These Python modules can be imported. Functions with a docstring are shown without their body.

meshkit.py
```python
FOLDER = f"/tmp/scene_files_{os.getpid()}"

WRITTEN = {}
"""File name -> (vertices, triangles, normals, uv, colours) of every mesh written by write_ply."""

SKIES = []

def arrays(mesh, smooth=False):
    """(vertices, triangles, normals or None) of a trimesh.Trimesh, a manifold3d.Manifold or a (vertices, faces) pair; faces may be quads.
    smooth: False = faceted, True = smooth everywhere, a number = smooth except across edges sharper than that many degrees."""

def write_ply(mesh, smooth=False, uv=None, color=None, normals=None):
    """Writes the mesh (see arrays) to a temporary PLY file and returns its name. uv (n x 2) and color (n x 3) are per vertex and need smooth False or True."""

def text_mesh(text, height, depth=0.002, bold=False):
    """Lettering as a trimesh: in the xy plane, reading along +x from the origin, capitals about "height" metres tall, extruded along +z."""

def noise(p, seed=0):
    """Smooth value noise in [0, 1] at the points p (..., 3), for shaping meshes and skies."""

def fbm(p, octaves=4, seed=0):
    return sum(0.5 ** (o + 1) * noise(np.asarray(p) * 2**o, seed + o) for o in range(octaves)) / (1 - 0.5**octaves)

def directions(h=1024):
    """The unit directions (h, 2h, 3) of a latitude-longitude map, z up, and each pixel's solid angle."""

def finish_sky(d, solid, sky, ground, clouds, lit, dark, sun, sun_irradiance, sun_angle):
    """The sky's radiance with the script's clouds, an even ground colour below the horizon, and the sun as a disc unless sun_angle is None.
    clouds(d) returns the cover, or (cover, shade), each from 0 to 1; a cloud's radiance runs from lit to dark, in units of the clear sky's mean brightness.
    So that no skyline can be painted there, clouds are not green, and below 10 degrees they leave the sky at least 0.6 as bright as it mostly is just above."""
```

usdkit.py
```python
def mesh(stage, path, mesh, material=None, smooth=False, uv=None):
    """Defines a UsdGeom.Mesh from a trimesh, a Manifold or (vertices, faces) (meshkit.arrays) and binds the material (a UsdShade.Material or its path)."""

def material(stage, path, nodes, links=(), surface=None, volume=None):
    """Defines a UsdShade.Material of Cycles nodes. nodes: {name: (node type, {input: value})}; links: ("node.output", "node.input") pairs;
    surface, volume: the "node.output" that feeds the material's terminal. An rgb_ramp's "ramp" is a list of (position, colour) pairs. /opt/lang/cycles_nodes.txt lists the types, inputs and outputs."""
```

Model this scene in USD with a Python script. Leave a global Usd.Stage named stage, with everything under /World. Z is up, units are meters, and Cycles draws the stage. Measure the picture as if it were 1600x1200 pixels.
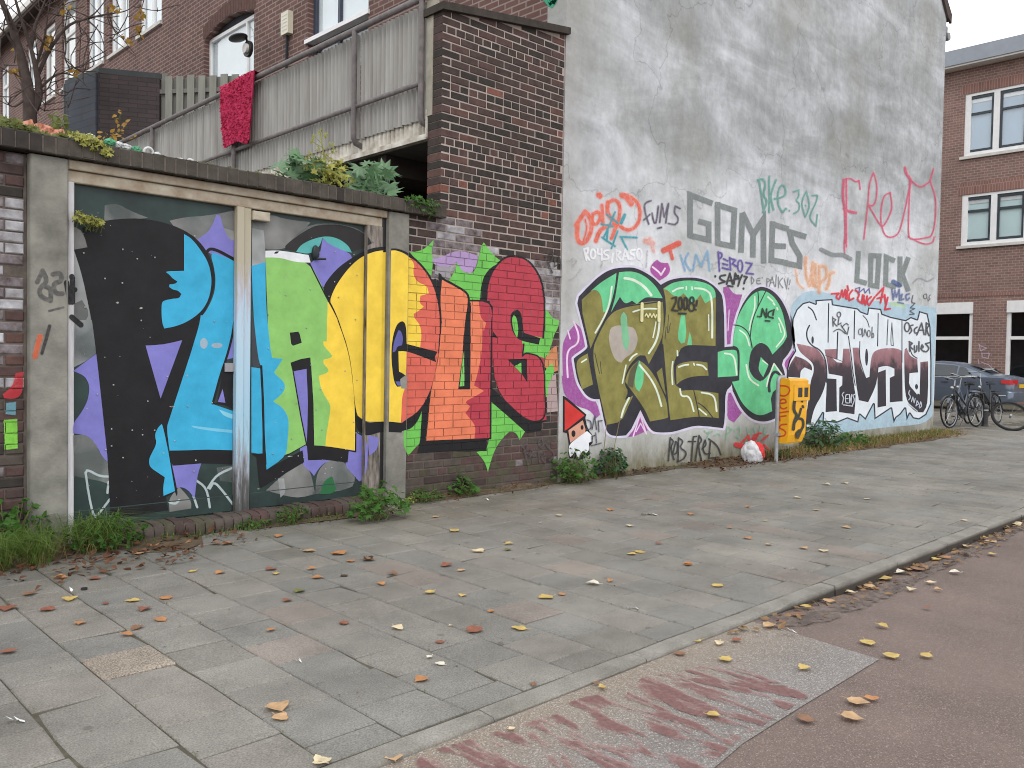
import math, random
import numpy as np, trimesh
import shapely
from shapely.geometry import Polygon, LineString, Point, box as sbox, MultiPolygon
from shapely.ops import unary_union
from shapely import affinity
import usdkit, meshkit
from pxr import Usd, UsdGeom, UsdLux, UsdShade, Gf, Sdf

stage = Usd.Stage.CreateInMemory()
UsdGeom.SetStageUpAxis(stage, UsdGeom.Tokens.z)
UsdGeom.Xform.Define(stage, '/World')
UsdGeom.Scope.Define(stage, '/World/Looks')

# ------------------------------------------------------------------ camera
FPX = 1321.6                                  # focal length in photo pixels (1600 wide)
YAW, PITCH, ROLL = 0.768247, -0.0306903, 0.0172782
CAMH = 1.335
_fw = np.array([math.sin(YAW)*math.cos(PITCH), math.cos(YAW)*math.cos(PITCH), math.sin(PITCH)])
_r0 = np.cross(_fw, [0, 0, 1]); _r0 /= np.linalg.norm(_r0); _u0 = np.cross(_r0, _fw)
_rt = _r0*math.cos(ROLL) + _u0*math.sin(ROLL); _up = -_r0*math.sin(ROLL) + _u0*math.cos(ROLL)
CAM = np.array([0, 0, CAMH])
cam = UsdGeom.Camera.Define(stage, '/World/camera')
cam.CreateProjectionAttr('perspective')
cam.CreateHorizontalApertureAttr(36.0); cam.CreateVerticalApertureAttr(27.0)
cam.CreateFocalLengthAttr(36.0*FPX/1600)
cam.CreateClippingRangeAttr(Gf.Vec2f(0.05, 2000))
_m = Gf.Matrix4d(*[float(v) for v in (*_rt, 0, *_up, 0, *(-_fw), 0, *CAM, 1)])
UsdGeom.Xformable(cam).AddTransformOp().Set(_m)
cam.CreateExposureAttr(0.18)

# ------------------------------------------------------------------ sky and sun (overcast)
SUN_EL, SUN_AZ = math.radians(48), math.radians(215)     # direction towards the sun, azimuth = atan2(x, y)
dome = UsdLux.DomeLight.Define(stage, '/World/sky')
usdkit.material(stage, '/World/Looks/sky_look', {
    'sky': ('sky_texture', {'sky_type': 'single_scattering', 'sun_disc': False, 'sun_elevation': SUN_EL, 'sun_rotation': SUN_AZ, 'sun_direction': (math.sin(SUN_AZ)*math.cos(SUN_EL), math.cos(SUN_AZ)*math.cos(SUN_EL), math.sin(SUN_EL))}),
    'tc': ('texture_coordinate', {}),
    'n': ('noise_texture', {'scale': 2.2, 'detail': 4.0, 'roughness': 0.55}),
    'cr': ('rgb_ramp', {'ramp': [(0.25, (13.0, 13.1, 13.5)), (0.75, (14.8, 14.9, 15.1))]}),
    'mx': ('mix_color', {'blend_type': 'mix', 'fac': 0.94, 'use_clamp': False, 'use_clamp_result': False}),
    'bg': ('background_shader', {'strength': 0.10})},
    [('tc.generated', 'n.vector'), ('n.fac', 'cr.fac'), ('sky.color', 'mx.a'), ('cr.color', 'mx.b'), ('mx.result', 'bg.color')], surface='bg.background')
UsdShade.MaterialBindingAPI.Apply(dome.GetPrim()).Bind(UsdShade.Material.Get(stage, '/World/Looks/sky_look'))
dome.GetPrim().SetCustomDataByKey('kind', 'structure'); dome.GetPrim().SetCustomDataByKey('label', 'pale white overcast sky above the rooftops'); dome.GetPrim().SetCustomDataByKey('category', 'sky')
sun = UsdLux.DistantLight.Define(stage, '/World/sun')
sun.CreateNormalizeAttr(True) if hasattr(sun, 'CreateNormalizeAttr') else None
sun.CreateIntensityAttr(0.22); sun.CreateAngleAttr(25.0); sun.CreateColorAttr(Gf.Vec3f(1.0, 0.97, 0.92))
_sd = np.array([math.sin(SUN_AZ)*math.cos(SUN_EL), math.cos(SUN_AZ)*math.cos(SUN_EL), math.sin(SUN_EL)])
_sx = np.cross([0, 0, 1], _sd); _sx /= np.linalg.norm(_sx); _sy = np.cross(_sd, _sx)
UsdGeom.Xformable(sun).AddTransformOp().Set(Gf.Matrix4d(*[float(v) for v in (*_sx, 0, *_sy, 0, *_sd, 0, 0, 0, 40, 1)]))

# ------------------------------------------------------------------ photo pixel -> place
def ray(px, py):
    return _fw + _rt*(px-800)/FPX - _up*(py-600)/FPX
def onY(px, py, Y):
    d = ray(px, py); return CAM + d*((Y-CAM[1])/d[1])
def onX(px, py, X):
    d = ray(px, py); return CAM + d*((X-CAM[0])/d[0])
def onZ(px, py, Z=0.0):
    d = ray(px, py); return CAM + d*((Z-CAMH)/d[2])
def proj(p):
    d = np.asarray(p, float)-CAM; z = d @ _fw
    return np.stack([800+FPX*(d @ _rt)/z, 600-FPX*(d @ _up)/z], -1), z
def lin(r, g, b, k=1.0):
    o = []
    for c in (r, g, b):
        c /= 255.0
        o.append(k*(c/12.92 if c <= 0.04045 else ((c+0.055)/1.055)**2.4))
    return tuple(o)

# ------------------------------------------------------------------ things, parts, names
_used, _loc = {}, {}
def numbered(parent, name):
    k = (parent, name); n = _used.get(k, 0); _used[k] = n+1
    return name if n == 0 else f'{name}_{n:03d}'
def tag(p, label=None, cat=None, group=None, kind=None):
    for k, v in (('label', label), ('category', cat), ('group', group), ('kind', kind)):
        if v: p.SetCustomDataByKey(k, v)
    return p
def thing(name, label, cat, loc=(0, 0, 0), group=None, rotz=0):
    path = '/World/'+numbered('/World', name)
    x = UsdGeom.Xform.Define(stage, path); x.AddTranslateOp().Set(Gf.Vec3d(*[float(v) for v in loc]))
    if rotz: x.AddRotateZOp().Set(float(math.degrees(rotz)))
    _loc[path] = np.array(loc, float) if not rotz else None
    tag(x.GetPrim(), label, cat, group)
    return path
def part(parent, name, mesh, mat, label=None, kind=None, smooth=False, local=False):
    """a mesh given in world coordinates (or local=True) as a child of a thing or part"""
    path = parent+'/'+numbered(parent, name)
    v, f = mesh if isinstance(mesh, tuple) else (np.asarray(mesh.vertices), np.asarray(mesh.faces))
    base = _loc.get(parent)
    if not local and base is not None: v = np.asarray(v)-base
    if parent in _loc: _loc[path] = base
    usdkit.mesh(stage, path, (v, f), mat, smooth=smooth)
    tag(stage.GetPrimAtPath(path), label, kind=kind)
    return path
def solo(name, mesh, mat, label=None, cat=None, group=None, kind=None, smooth=False):
    path = '/World/'+numbered('/World', name)
    v, f = mesh if isinstance(mesh, tuple) else (np.asarray(mesh.vertices), np.asarray(mesh.faces))
    v = np.asarray(v, float); base = np.array([v[:, 0].mean(), v[:, 1].mean(), v[:, 2].min()])
    m = usdkit.mesh(stage, path, (v-base, f), mat, smooth=smooth)
    UsdGeom.Xformable(m).AddTranslateOp().Set(Gf.Vec3d(*map(float, base)))
    tag(stage.GetPrimAtPath(path), label, cat, group, kind)
    return path
def copy_of(src, name, loc, rotz, label, cat, group=None, tilt=None, scale=None):
    path = '/World/'+numbered('/World', name)
    x = UsdGeom.Xform.Define(stage, path)
    x.GetPrim().GetReferences().AddInternalReference(src)
    x.ClearXformOpOrder()
    x.AddTranslateOp(opSuffix='c').Set(Gf.Vec3d(*map(float, loc))); x.AddRotateZOp(opSuffix='c').Set(math.degrees(rotz))
    if tilt: x.AddRotateYOp(opSuffix='c').Set(tilt[1]); x.AddRotateXOp(opSuffix='c').Set(tilt[0])
    if scale: x.AddScaleOp(opSuffix='c').Set(Gf.Vec3f(scale, scale, scale))
    x.GetPrim().SetInstanceable(True)
    tag(x.GetPrim(), label, cat, group)
    return path

# ------------------------------------------------------------------ mesh helpers
class MB:
    def __init__(s): s.v, s.f, s.n = [], [], 0
    def add(s, v, f):
        v = np.asarray(v, float).reshape(-1, 3); f = np.asarray(f, int)
        if f.size == 0: return s
        if f.shape[1] == 4: f = np.vstack([f[:, [0, 1, 2]], f[:, [0, 2, 3]]])
        s.v.append(v); s.f.append(f+s.n); s.n += len(v); return s
    def box(s, x0, x1, y0, y1, z0, z1):
        return s.add(*boxm(x0, x1, y0, y1, z0, z1))
    def tube(s, pts, r, n=8, closed=False):
        return s.add(*tube(pts, r, n, closed))
    def mesh(s): return (np.vstack(s.v), np.vstack(s.f))
    def empty(s): return s.n == 0
_BF = np.array([[0, 3, 2, 1], [4, 5, 6, 7], [0, 1, 5, 4], [1, 2, 6, 5], [2, 3, 7, 6], [3, 0, 4, 7]])
def boxm(x0, x1, y0, y1, z0, z1):
    v = np.array([[x0, y0, z0], [x1, y0, z0], [x1, y1, z0], [x0, y1, z0], [x0, y0, z1], [x1, y0, z1], [x1, y1, z1], [x0, y1, z1]], float)
    return v, np.vstack([_BF[:, [0, 1, 2]], _BF[:, [0, 2, 3]]])
def prism(quad, depth):
    """a quad (4 points) pushed along depth into a closed block"""
    q = np.asarray(quad, float); v = np.vstack([q, q+np.asarray(depth, float)])
    return v, np.vstack([_BF[:, [0, 1, 2]], _BF[:, [0, 2, 3]]])
def bev(x0, x1, y0, y1, z0, z1, c=0.004, ax='y-'):
    """box whose visible face (ax) has a chamfered border"""
    b, t = {'y-': ((x0, x1, z0, z1), None), 'z+': ((x0, x1, y0, y1), None), 'x-': ((y0, y1, z0, z1), None)}[ax]
    a0, a1, b0, b1 = b
    ring = lambda i: [(a0+i, b0+i), (a1-i, b0+i), (a1-i, b1-i), (a0+i, b1-i)]
    if ax == 'y-': lev = [(0, y1), (0, y0+c), (c, y0)]; mk = lambda a, bb, d: (a, d, bb)
    elif ax == 'z+': lev = [(0, z0), (0, z1-c), (c, z1)]; mk = lambda a, bb, d: (a, bb, d)
    else: lev = [(0, x1), (0, x0+c), (c, x0)]; mk = lambda a, bb, d: (d, a, bb)
    v = [mk(a, bb, d) for i, d in lev for a, bb in ring(i)]
    f = []
    for l in (0, 4):
        for k in range(4):
            k2 = (k+1) % 4; f += [(l+k, l+k2, l+4+k2), (l+k, l+4+k2, l+4+k)]
    f += [(8, 9, 10), (8, 10, 11)]
    return np.array(v, float), np.array(f)
def tube(pts, r, n=8, closed=False):
    p = np.asarray(pts, float); k = len(p)
    r = np.broadcast_to(np.asarray(r, float), k)
    t = np.gradient(p, axis=0) if not closed else np.roll(p, -1, 0)-np.roll(p, 1, 0)
    t /= np.maximum(np.linalg.norm(t, axis=1, keepdims=True), 1e-9)
    ref = np.array([0, 0, 1.0]) if abs(t[0][2]) < 0.9 else np.array([1.0, 0, 0])
    a = np.cross(t[0], ref); a /= np.linalg.norm(a)
    V = []
    for i in range(k):
        a = a-t[i]*(a @ t[i]); a /= max(np.linalg.norm(a), 1e-9); b = np.cross(t[i], a)
        ang = np.linspace(0, 2*np.pi, n, endpoint=False)
        V.append(p[i]+r[i]*(np.cos(ang)[:, None]*a+np.sin(ang)[:, None]*b))
    V = np.vstack(V); F = []
    for i in range(k if closed else k-1):
        j = (i+1) % k
        for q in range(n):
            q2 = (q+1) % n; F += [(i*n+q, i*n+q2, j*n+q2), (i*n+q, j*n+q2, j*n+q)]
    if not closed:
        c0, c1 = len(V), len(V)+1; V = np.vstack([V, p[0], p[-1]])
        for q in range(n):
            q2 = (q+1) % n; F += [(c0, q2, q), (c1, (k-1)*n+q, (k-1)*n+q2)]
    return V, np.array(F)
def grid(P):
    P = np.asarray(P, float); h, w = P.shape[:2]
    i = np.arange(h*w).reshape(h, w)
    f = np.stack([i[:-1, :-1], i[:-1, 1:], i[1:, 1:], i[1:, :-1]], -1).reshape(-1, 4)
    return P.reshape(-1, 3), np.vstack([f[:, [0, 1, 2]], f[:, [0, 2, 3]]])
def polys(g):
    if g.is_empty: return []
    if g.geom_type == 'Polygon': return [g]
    return [p for q in getattr(g, 'geoms', []) for p in polys(q)]
def tri(g):
    """triangulated 2D polygon(s)"""
    V, F, n = [], [], 0
    for p in polys(g):
        if p.area < 1e-9: continue
        try: v, f = trimesh.creation.triangulate_polygon(p, engine='earcut')
        except Exception: continue
        if len(f) == 0: continue
        V.append(v); F.append(np.asarray(f)+n); n += len(v)
    return (np.vstack(V), np.vstack(F)) if V else (np.zeros((0, 2)), np.zeros((0, 3), int))

# ------------------------------------------------------------------ materials
L = '/World/Looks/'
_mats = {}
def mat(name, col, var=0.18, scale=6.0, rough=0.8, bump=0.0, bscale=60.0, spec=0.3, metal=0.0, stretch=None, detail=4.0, dark=None, trans=0.0, island=0.0, dist=0.004):
    if name in _mats: return _mats[name]
    col = np.array(col, float)
    lo = np.array(dark, float) if dark is not None else col*(1-var)
    n = {'g': ('geometry', {}), 'm': ('mapping', {'scale': stretch or (1, 1, 1)}),
         'n': ('noise_texture', {'scale': scale, 'detail': detail, 'roughness': 0.62}),
         'r': ('rgb_ramp', {'ramp': [(0.30, tuple(lo)), (0.70, tuple(np.clip(col*(1+var), 0, 0.95)))]}),
         'p': ('principled_bsdf', {'roughness': rough, 'specular_ior_level': spec, 'metallic': metal})}
    l = [('g.position', 'm.vector'), ('m.vector', 'n.vector'), ('n.fac', 'r.fac')]
    last = 'r.color'
    if island:
        n['ih'] = ('hsv', {'hue': 0.5, 'saturation': 1.0, 'fac': 1.0}); n['im'] = ('map_range', {'from_min': 0.0, 'from_max': 1.0, 'to_min': 1-island, 'to_max': 1+island})
        l += [('g.random_per_island', 'im.value'), ('im.result', 'ih.value'), (last, 'ih.color')]; last = 'ih.color'
    l.append((last, 'p.base_color'))
    if bump:
        n['bn'] = ('noise_texture', {'scale': bscale, 'detail': 3.0}); n['b'] = ('bump', {'strength': bump, 'distance': dist})
        l += [('g.position', 'bn.vector'), ('bn.fac', 'b.height'), ('b.normal', 'p.normal')]
    surf = 'p.BSDF'
    if trans:
        n['t'] = ('translucent_bsdf', {}); n['mx'] = ('mix_closure', {'fac': trans})
        l += [(last, 't.color'), ('p.BSDF', 'mx.closure1'), ('t.BSDF', 'mx.closure2')]; surf = 'mx.closure'
    _mats[name] = usdkit.material(stage, L+name, n, l, surface=surf)
    return _mats[name]
PK = 1.0
def paint(rgb, alpha=1.0, k=1.0, patch=0.0, rough=0.55, var=0.11, ps=34.0, soft=False):
    """spray paint: its colour, worn in fine specks; alpha < 1 lets the wall through in patches"""
    name = 'paint_%02x%02x%02x_%d_%d' % (*rgb, round(alpha*100), round(patch*100))
    if name in _mats: return _mats[name]
    c = np.array(lin(*rgb, k=k*PK)); c = c*0.95+0.05*float(c @ np.array([0.25, 0.6, 0.15]))
    n = {'g': ('geometry', {}), 'n': ('noise_texture', {'scale': 5.0, 'detail': 2.0 if soft else 5.0, 'roughness': 0.45 if soft else 0.65}),
         'r': ('rgb_ramp', {'ramp': [(0.3, tuple(c*(1-var)*0.95)), (0.7, tuple(np.clip(c*(1+var)+0.004, 0, 0.92)))]}),
         'bn': ('noise_texture', {'scale': 130.0, 'detail': 2.0}), 'b': ('bump', {'strength': 0.25, 'distance': 0.003}),
         'p': ('principled_bsdf', {'roughness': rough, 'specular_ior_level': 0.25})}
    l = [('g.position', 'n.vector'), ('n.fac', 'r.fac'), ('r.color', 'p.base_color'), ('g.position', 'bn.vector'), ('bn.fac', 'b.height'), ('b.normal', 'p.normal')]
    surf = 'p.BSDF'
    if alpha < 1 or patch:
        n['t'] = ('transparent_bsdf', {}); n['mx'] = ('mix_closure', {})
        n['an'] = ('noise_texture', {'scale': ps, 'detail': 1.5 if soft else 4.0, 'roughness': 0.4 if soft else 0.7})
        n['ar'] = ('map_range', {'from_min': 0.36, 'from_max': 0.60, 'to_min': max(0, alpha-patch), 'to_max': alpha, 'clamp': True})
        l += [('g.position', 'an.vector'), ('an.fac', 'ar.value'), ('ar.result', 'mx.fac'), ('t.BSDF', 'mx.closure1'), ('p.BSDF', 'mx.closure2')]; surf = 'mx.closure'
    _mats[name] = usdkit.material(stage, L+name, n, l, surface=surf)
    return _mats[name]
def brick_tex(name, c1, c2, mortar, bw, rh, axes, msize=0.018, rough=0.85, stain=0.3):
    """coursed brickwork for walls too far off to tell the bricks apart; axes: which of x, y runs along the wall"""
    if name in _mats: return _mats[name]
    n = {'g': ('geometry', {}), 's': ('separate_xyz', {}), 'c': ('combine_xyz', {'z': 0.0}),
         'bt': ('brick_texture', {'offset': 0.5, 'scale': 1.0, 'brick_width': bw, 'row_height': rh, 'mortar_size': msize*0.5, 'mortar_smooth': 0.1, 'color1': c1, 'color2': c2, 'mortar': mortar}),
         'n': ('noise_texture', {'scale': 0.9, 'detail': 6.0, 'roughness': 0.7}), 'nr': ('map_range', {'from_min': 0.3, 'from_max': 0.7, 'to_min': 1-stain, 'to_max': 1.15, 'clamp': True}),
         'h': ('hsv', {'hue': 0.5, 'saturation': 1.0, 'fac': 1.0}), 'b': ('bump', {'strength': 0.6, 'distance': 0.006, 'invert': True}),
         'p': ('principled_bsdf', {'roughness': rough, 'specular_ior_level': 0.25})}
    l = [('g.position', 's.vector'), ('s.'+axes, 'c.x'), ('s.z', 'c.y'), ('c.vector', 'bt.vector'), ('g.position', 'n.vector'), ('n.fac', 'nr.value'), ('nr.result', 'h.value'),
         ('bt.color', 'h.color'), ('h.color', 'p.base_color'), ('bt.fac', 'b.height'), ('b.normal', 'p.normal')]
    _mats[name] = usdkit.material(stage, L+name, n, l, surface='p.BSDF')
    return _mats[name]
def glass(name='window_glass', tint=(0.92, 0.95, 0.96), ior=2.1):
    if name in _mats: return _mats[name]
    r0 = ((ior-1)/(ior+1))**2
    _mats[name] = usdkit.material(stage, L+name, {'f': ('layer_weight', {'blend': 0.5}), 'w': ('math', {'math_type': 'power', 'value2': 4.0}), 'a': ('math', {'math_type': 'multiply_add', 'value2': 1-r0, 'value3': r0}), 't': ('transparent_bsdf', {'color': tint}), 'g': ('glossy_bsdf', {'color': (1, 1, 1), 'roughness': 0.02}), 'mx': ('mix_closure', {})},
        [('f.facing', 'w.value1'), ('w.value', 'a.value1'), ('a.value', 'mx.fac'), ('t.BSDF', 'mx.closure1'), ('g.BSDF', 'mx.closure2')], surface='mx.closure')
    return _mats[name]

# ================================================================== large structure
rng = np.random.default_rng(7); R = random.Random(11)
W = 6.165                                   # the street wall's face
XG, XE, XP = 6.665, 17.468, 4.985           # gable corner, gable end, left edge of the brick pier
XB = 5.005                                  # balcony front
XR = 34.0                                   # facade across the side street
KERB_Y = 2.366

def struct(name, mesh, m, label, cat='ground'):
    return solo(name, mesh, m, label, cat, kind='structure')

# ---- ground, road
M_soil = mat('soil', lin(92, 80, 66), 0.35, 9, 0.95, 0.6, 70, 0.1)
struct('ground', (np.array([[-300, -300, -0.13], [300, -300, -0.13], [300, 300, -0.13], [-300, 300, -0.13]], float), np.array([[0, 1, 2], [0, 2, 3]])),
       mat('far_ground', lin(120, 115, 108), 0.15, 2, 0.95), 'flat grey ground reaching out beyond the street')

def asphalt(name, base, speck, sp_amt, blot=None):
    c = np.array(base)
    n = {'g': ('geometry', {}), 'n': ('noise_texture', {'scale': 1.3, 'detail': 6.0, 'roughness': 0.65}), 'r': ('rgb_ramp', {'ramp': [(0.3, tuple(c*0.8)), (0.7, tuple(c*1.16))]}),
         'v': ('voronoi_texture', {'scale': 260.0, 'feature': 'f1'}), 'vs': ('separate_color', {}), 'vm': ('map_range', {'from_min': 1-sp_amt, 'from_max': 1-sp_amt*0.5, 'clamp': True}),
         'w': ('noise_texture', {'scale': 170.0, 'detail': 3.0}), 'wm': ('map_range', {'from_min': 0.35, 'from_max': 0.7, 'to_min': 0.74, 'to_max': 1.22, 'clamp': True}), 'h': ('hsv', {'hue': 0.5, 'saturation': 1.0, 'fac': 1.0}),
         'mx': ('mix_color', {'blend_type': 'mix', 'b': speck}), 'b': ('bump', {'strength': 0.7, 'distance': 0.004}), 'p': ('principled_bsdf', {'roughness': 0.82, 'specular_ior_level': 0.3})}
    l = [('g.position', 'n.vector'), ('n.fac', 'r.fac'), ('g.position', 'v.vector'), ('v.color', 'vs.color'), ('vs.r', 'vm.value'), ('vm.result', 'mx.fac'),
         ('g.position', 'w.vector'), ('w.fac', 'wm.value'), ('wm.result', 'h.value'), ('h.color', 'mx.a'), ('mx.result', 'p.base_color'), ('w.fac', 'b.height'), ('b.normal', 'p.normal')]
    if blot is not None:
        n.update({'bm': ('mapping', {'scale': (1.6, 5.0, 1), 'rotation': (0, 0, 0.55)}), 'bn': ('noise_texture', {'scale': 1.5, 'detail': 3.0, 'roughness': 0.5, 'distortion': 0.5}), 'br': ('map_range', {'from_min': 0.53, 'from_max': 0.57, 'to_min': 0.0, 'to_max': 0.85, 'clamp': True}),
                  'sx': ('separate_xyz', {}), 'xr': ('map_range', {'from_min': 2.9, 'from_max': 2.4, 'to_min': 0, 'to_max': 1, 'clamp': True}), 'yr': ('map_range', {'from_min': 2.05, 'from_max': 1.75, 'to_min': 0, 'to_max': 1, 'clamp': True}),
                  'm1': ('math', {'math_type': 'multiply'}), 'm2': ('math', {'math_type': 'multiply'}), 'bx': ('mix_color', {'blend_type': 'mix', 'b': blot})})
        l += [('g.position', 'bm.vector'), ('bm.vector', 'bn.vector'), ('bn.fac', 'br.value'), ('g.position', 'sx.vector'), ('sx.x', 'xr.value'), ('sx.y', 'yr.value'), ('xr.result', 'm1.value1'), ('yr.result', 'm1.value2'),
              ('m1.value', 'm2.value1'), ('br.result', 'm2.value2'), ('m2.value', 'bx.fac'), ('r.color', 'bx.a'), ('bx.result', 'h.color')]
    else: l.append(('r.color', 'h.color'))
    return usdkit.material(stage, L+name, n, l, surface='p.BSDF')
ROAD_Z = -0.022
def rz(x): return np.interp(x, [3.95, 5.2], [-0.022, -0.08])       # the road falls away from the kerb top towards the side street
def settle(v): v = np.array(v, float); v[:, 2] += rz(v[:, 0])-ROAD_Z; return v
def sheet(x0, x1, y0, y1, z): return (np.array([[x0, y0, z], [x1, y0, z], [x1, y1, z], [x0, y1, z]], float), np.array([[0, 1, 2], [0, 2, 3]]))
struct('road', (lambda V, F: (settle(V), F))(*grid(np.array([[(x, y, ROAD_Z) for x in (-40, 3.95, 5.2, 120)] for y in (-40, 2.30)]))), asphalt('red_asphalt', lin(112, 98, 92), lin(146, 132, 125), 0.10), 'worn reddish brown asphalt cycle road below the kerb', 'road')
pq = [onZ(*q, ROAD_Z+0.004) for q in [(1223, 984), (1374, 1030), (1250, 1105), (1160, 1162), (1010, 1290), (560, 1290), (300, 1290)]]
pq = [(p[0], p[1]) for p in pq] + [(-0.6, 2.258), (pq[0][0], 2.258)]
v2, f2 = tri(Polygon(pq).buffer(0))
v2d, f2d = v2, f2
def patch_mat():
    n = {'g': ('geometry', {}), 'n': ('noise_texture', {'scale': 1.5, 'detail': 6.0, 'roughness': 0.65}), 'r': ('rgb_ramp', {'ramp': [(0.3, lin(116, 110, 106)), (0.7, lin(134, 130, 127))]}),
         's': ('separate_xyz', {}), 'km': ('map_range', {'from_min': 1.75, 'from_max': 2.2, 'to_min': 0, 'to_max': 0.8, 'clamp': True}), 'kx': ('mix_color', {'blend_type': 'mix', 'b': lin(136, 124, 110)}),
         'v': ('voronoi_texture', {'scale': 240.0, 'feature': 'f1'}), 'vs': ('separate_color', {}), 'vm': ('map_range', {'from_min': 0.86, 'from_max': 0.95, 'to_min': 0, 'to_max': 0.7, 'clamp': True}), 'mx': ('mix_color', {'blend_type': 'mix', 'b': lin(184, 180, 174)}),
         'w': ('noise_texture', {'scale': 150.0, 'detail': 3.0}), 'wm': ('map_range', {'from_min': 0.35, 'from_max': 0.7, 'to_min': 0.7, 'to_max': 1.25, 'clamp': True}), 'h': ('hsv', {'hue': 0.5, 'saturation': 1.0, 'fac': 1.0}), 'b': ('bump', {'strength': 0.7, 'distance': 0.004}), 'p': ('principled_bsdf', {'roughness': 0.82, 'specular_ior_level': 0.3})}
    l = [('g.position', 'n.vector'), ('n.fac', 'r.fac'), ('g.position', 's.vector'), ('s.y', 'km.value'), ('km.result', 'kx.fac'), ('r.color', 'kx.a'), ('g.position', 'w.vector'), ('w.fac', 'wm.value'), ('wm.result', 'h.value'), ('kx.result', 'h.color'),
         ('g.position', 'v.vector'), ('v.color', 'vs.color'), ('vs.r', 'vm.value'), ('vm.result', 'mx.fac'), ('h.color', 'mx.a'), ('mx.result', 'p.base_color'), ('w.fac', 'b.height'), ('b.normal', 'p.normal')]
    return usdkit.material(stage, L+'patch_asphalt', n, l, surface='p.BSDF')
struct('asphalt_patch', (np.c_[v2, np.full(len(v2), ROAD_Z+0.004)], f2), patch_mat(), 'worn grey asphalt patch beside the kerb in the foreground', 'road patch')
# remnants of the red surface on the patch
def blot(pts):
    q = [onZ(1000+x/2.6667, 800+y/2.6667, ROAD_Z+0.006)[:2] for x, y in pts]; g = Polygon([tuple(a) for a in q]).buffer(0); out = []
    for p in polys(g):
        c = np.array(p.segmentize(0.02).exterior.coords); d = 0.035*(meshkit.fbm(np.c_[c*16, np.zeros(len(c))], 3)-0.5); e = 0.035*(meshkit.fbm(np.c_[c*16, np.ones(len(c))*7.7], 3)-0.5)
        out.append(Polygon(np.c_[c[:, 0]+d, c[:, 1]+e]).buffer(0))
    return unary_union(out)
bl_ = unary_union([blot(p) for p in ([(100, 720), (210, 700), (290, 678), (360, 690), (430, 715), (480, 740), (400, 740), (350, 765), (260, 760), (200, 770), (310, 790), (260, 795), (150, 770), (40, 780), (60, 740)], [(100, 790), (200, 790), (250, 812), (180, 825), (90, 820), (30, 800)], [(465, 645), (510, 648), (530, 678), (480, 668)], [(60, 860), (150, 870), (185, 888), (120, 890)], [(150, 840), (215, 850), (200, 870), (150, 860)], [(250, 880), (330, 870), (430, 880), (380, 892), (290, 898)], [(-40, 900), (60, 905), (140, 975), (90, 970), (20, 950), (-60, 960)], [(-60, 980), (40, 985), (70, 1010), (0, 1030), (-70, 1020)], [(550, 815), (600, 850), (640, 880), (570, 860)], [(330, 1040), (420, 970), (480, 955), (500, 975), (420, 1030), (350, 1060)],
    [(-140, 940), (-90, 920), (-60, 940), (-110, 975), (-170, 985)], [(-260, 1010), (-180, 975), (-140, 1000), (-200, 1050), (-280, 1060)], [(-120, 1020), (-40, 1040), (20, 1090), (-60, 1100), (-150, 1060)], [(-330, 1100), (-250, 1075), (-230, 1110), (-300, 1140)], [(-200, 820), (-130, 800), (-60, 830), (-20, 850), (-120, 850), (-190, 870)], [(-420, 1010), (-360, 990), (-300, 1010), (-380, 1040)], [(60, 1040), (140, 1060), (220, 1100), (120, 1110), (40, 1080)], [(500, 800), (560, 770), (600, 760), (560, 800), (510, 830)])])
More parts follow.
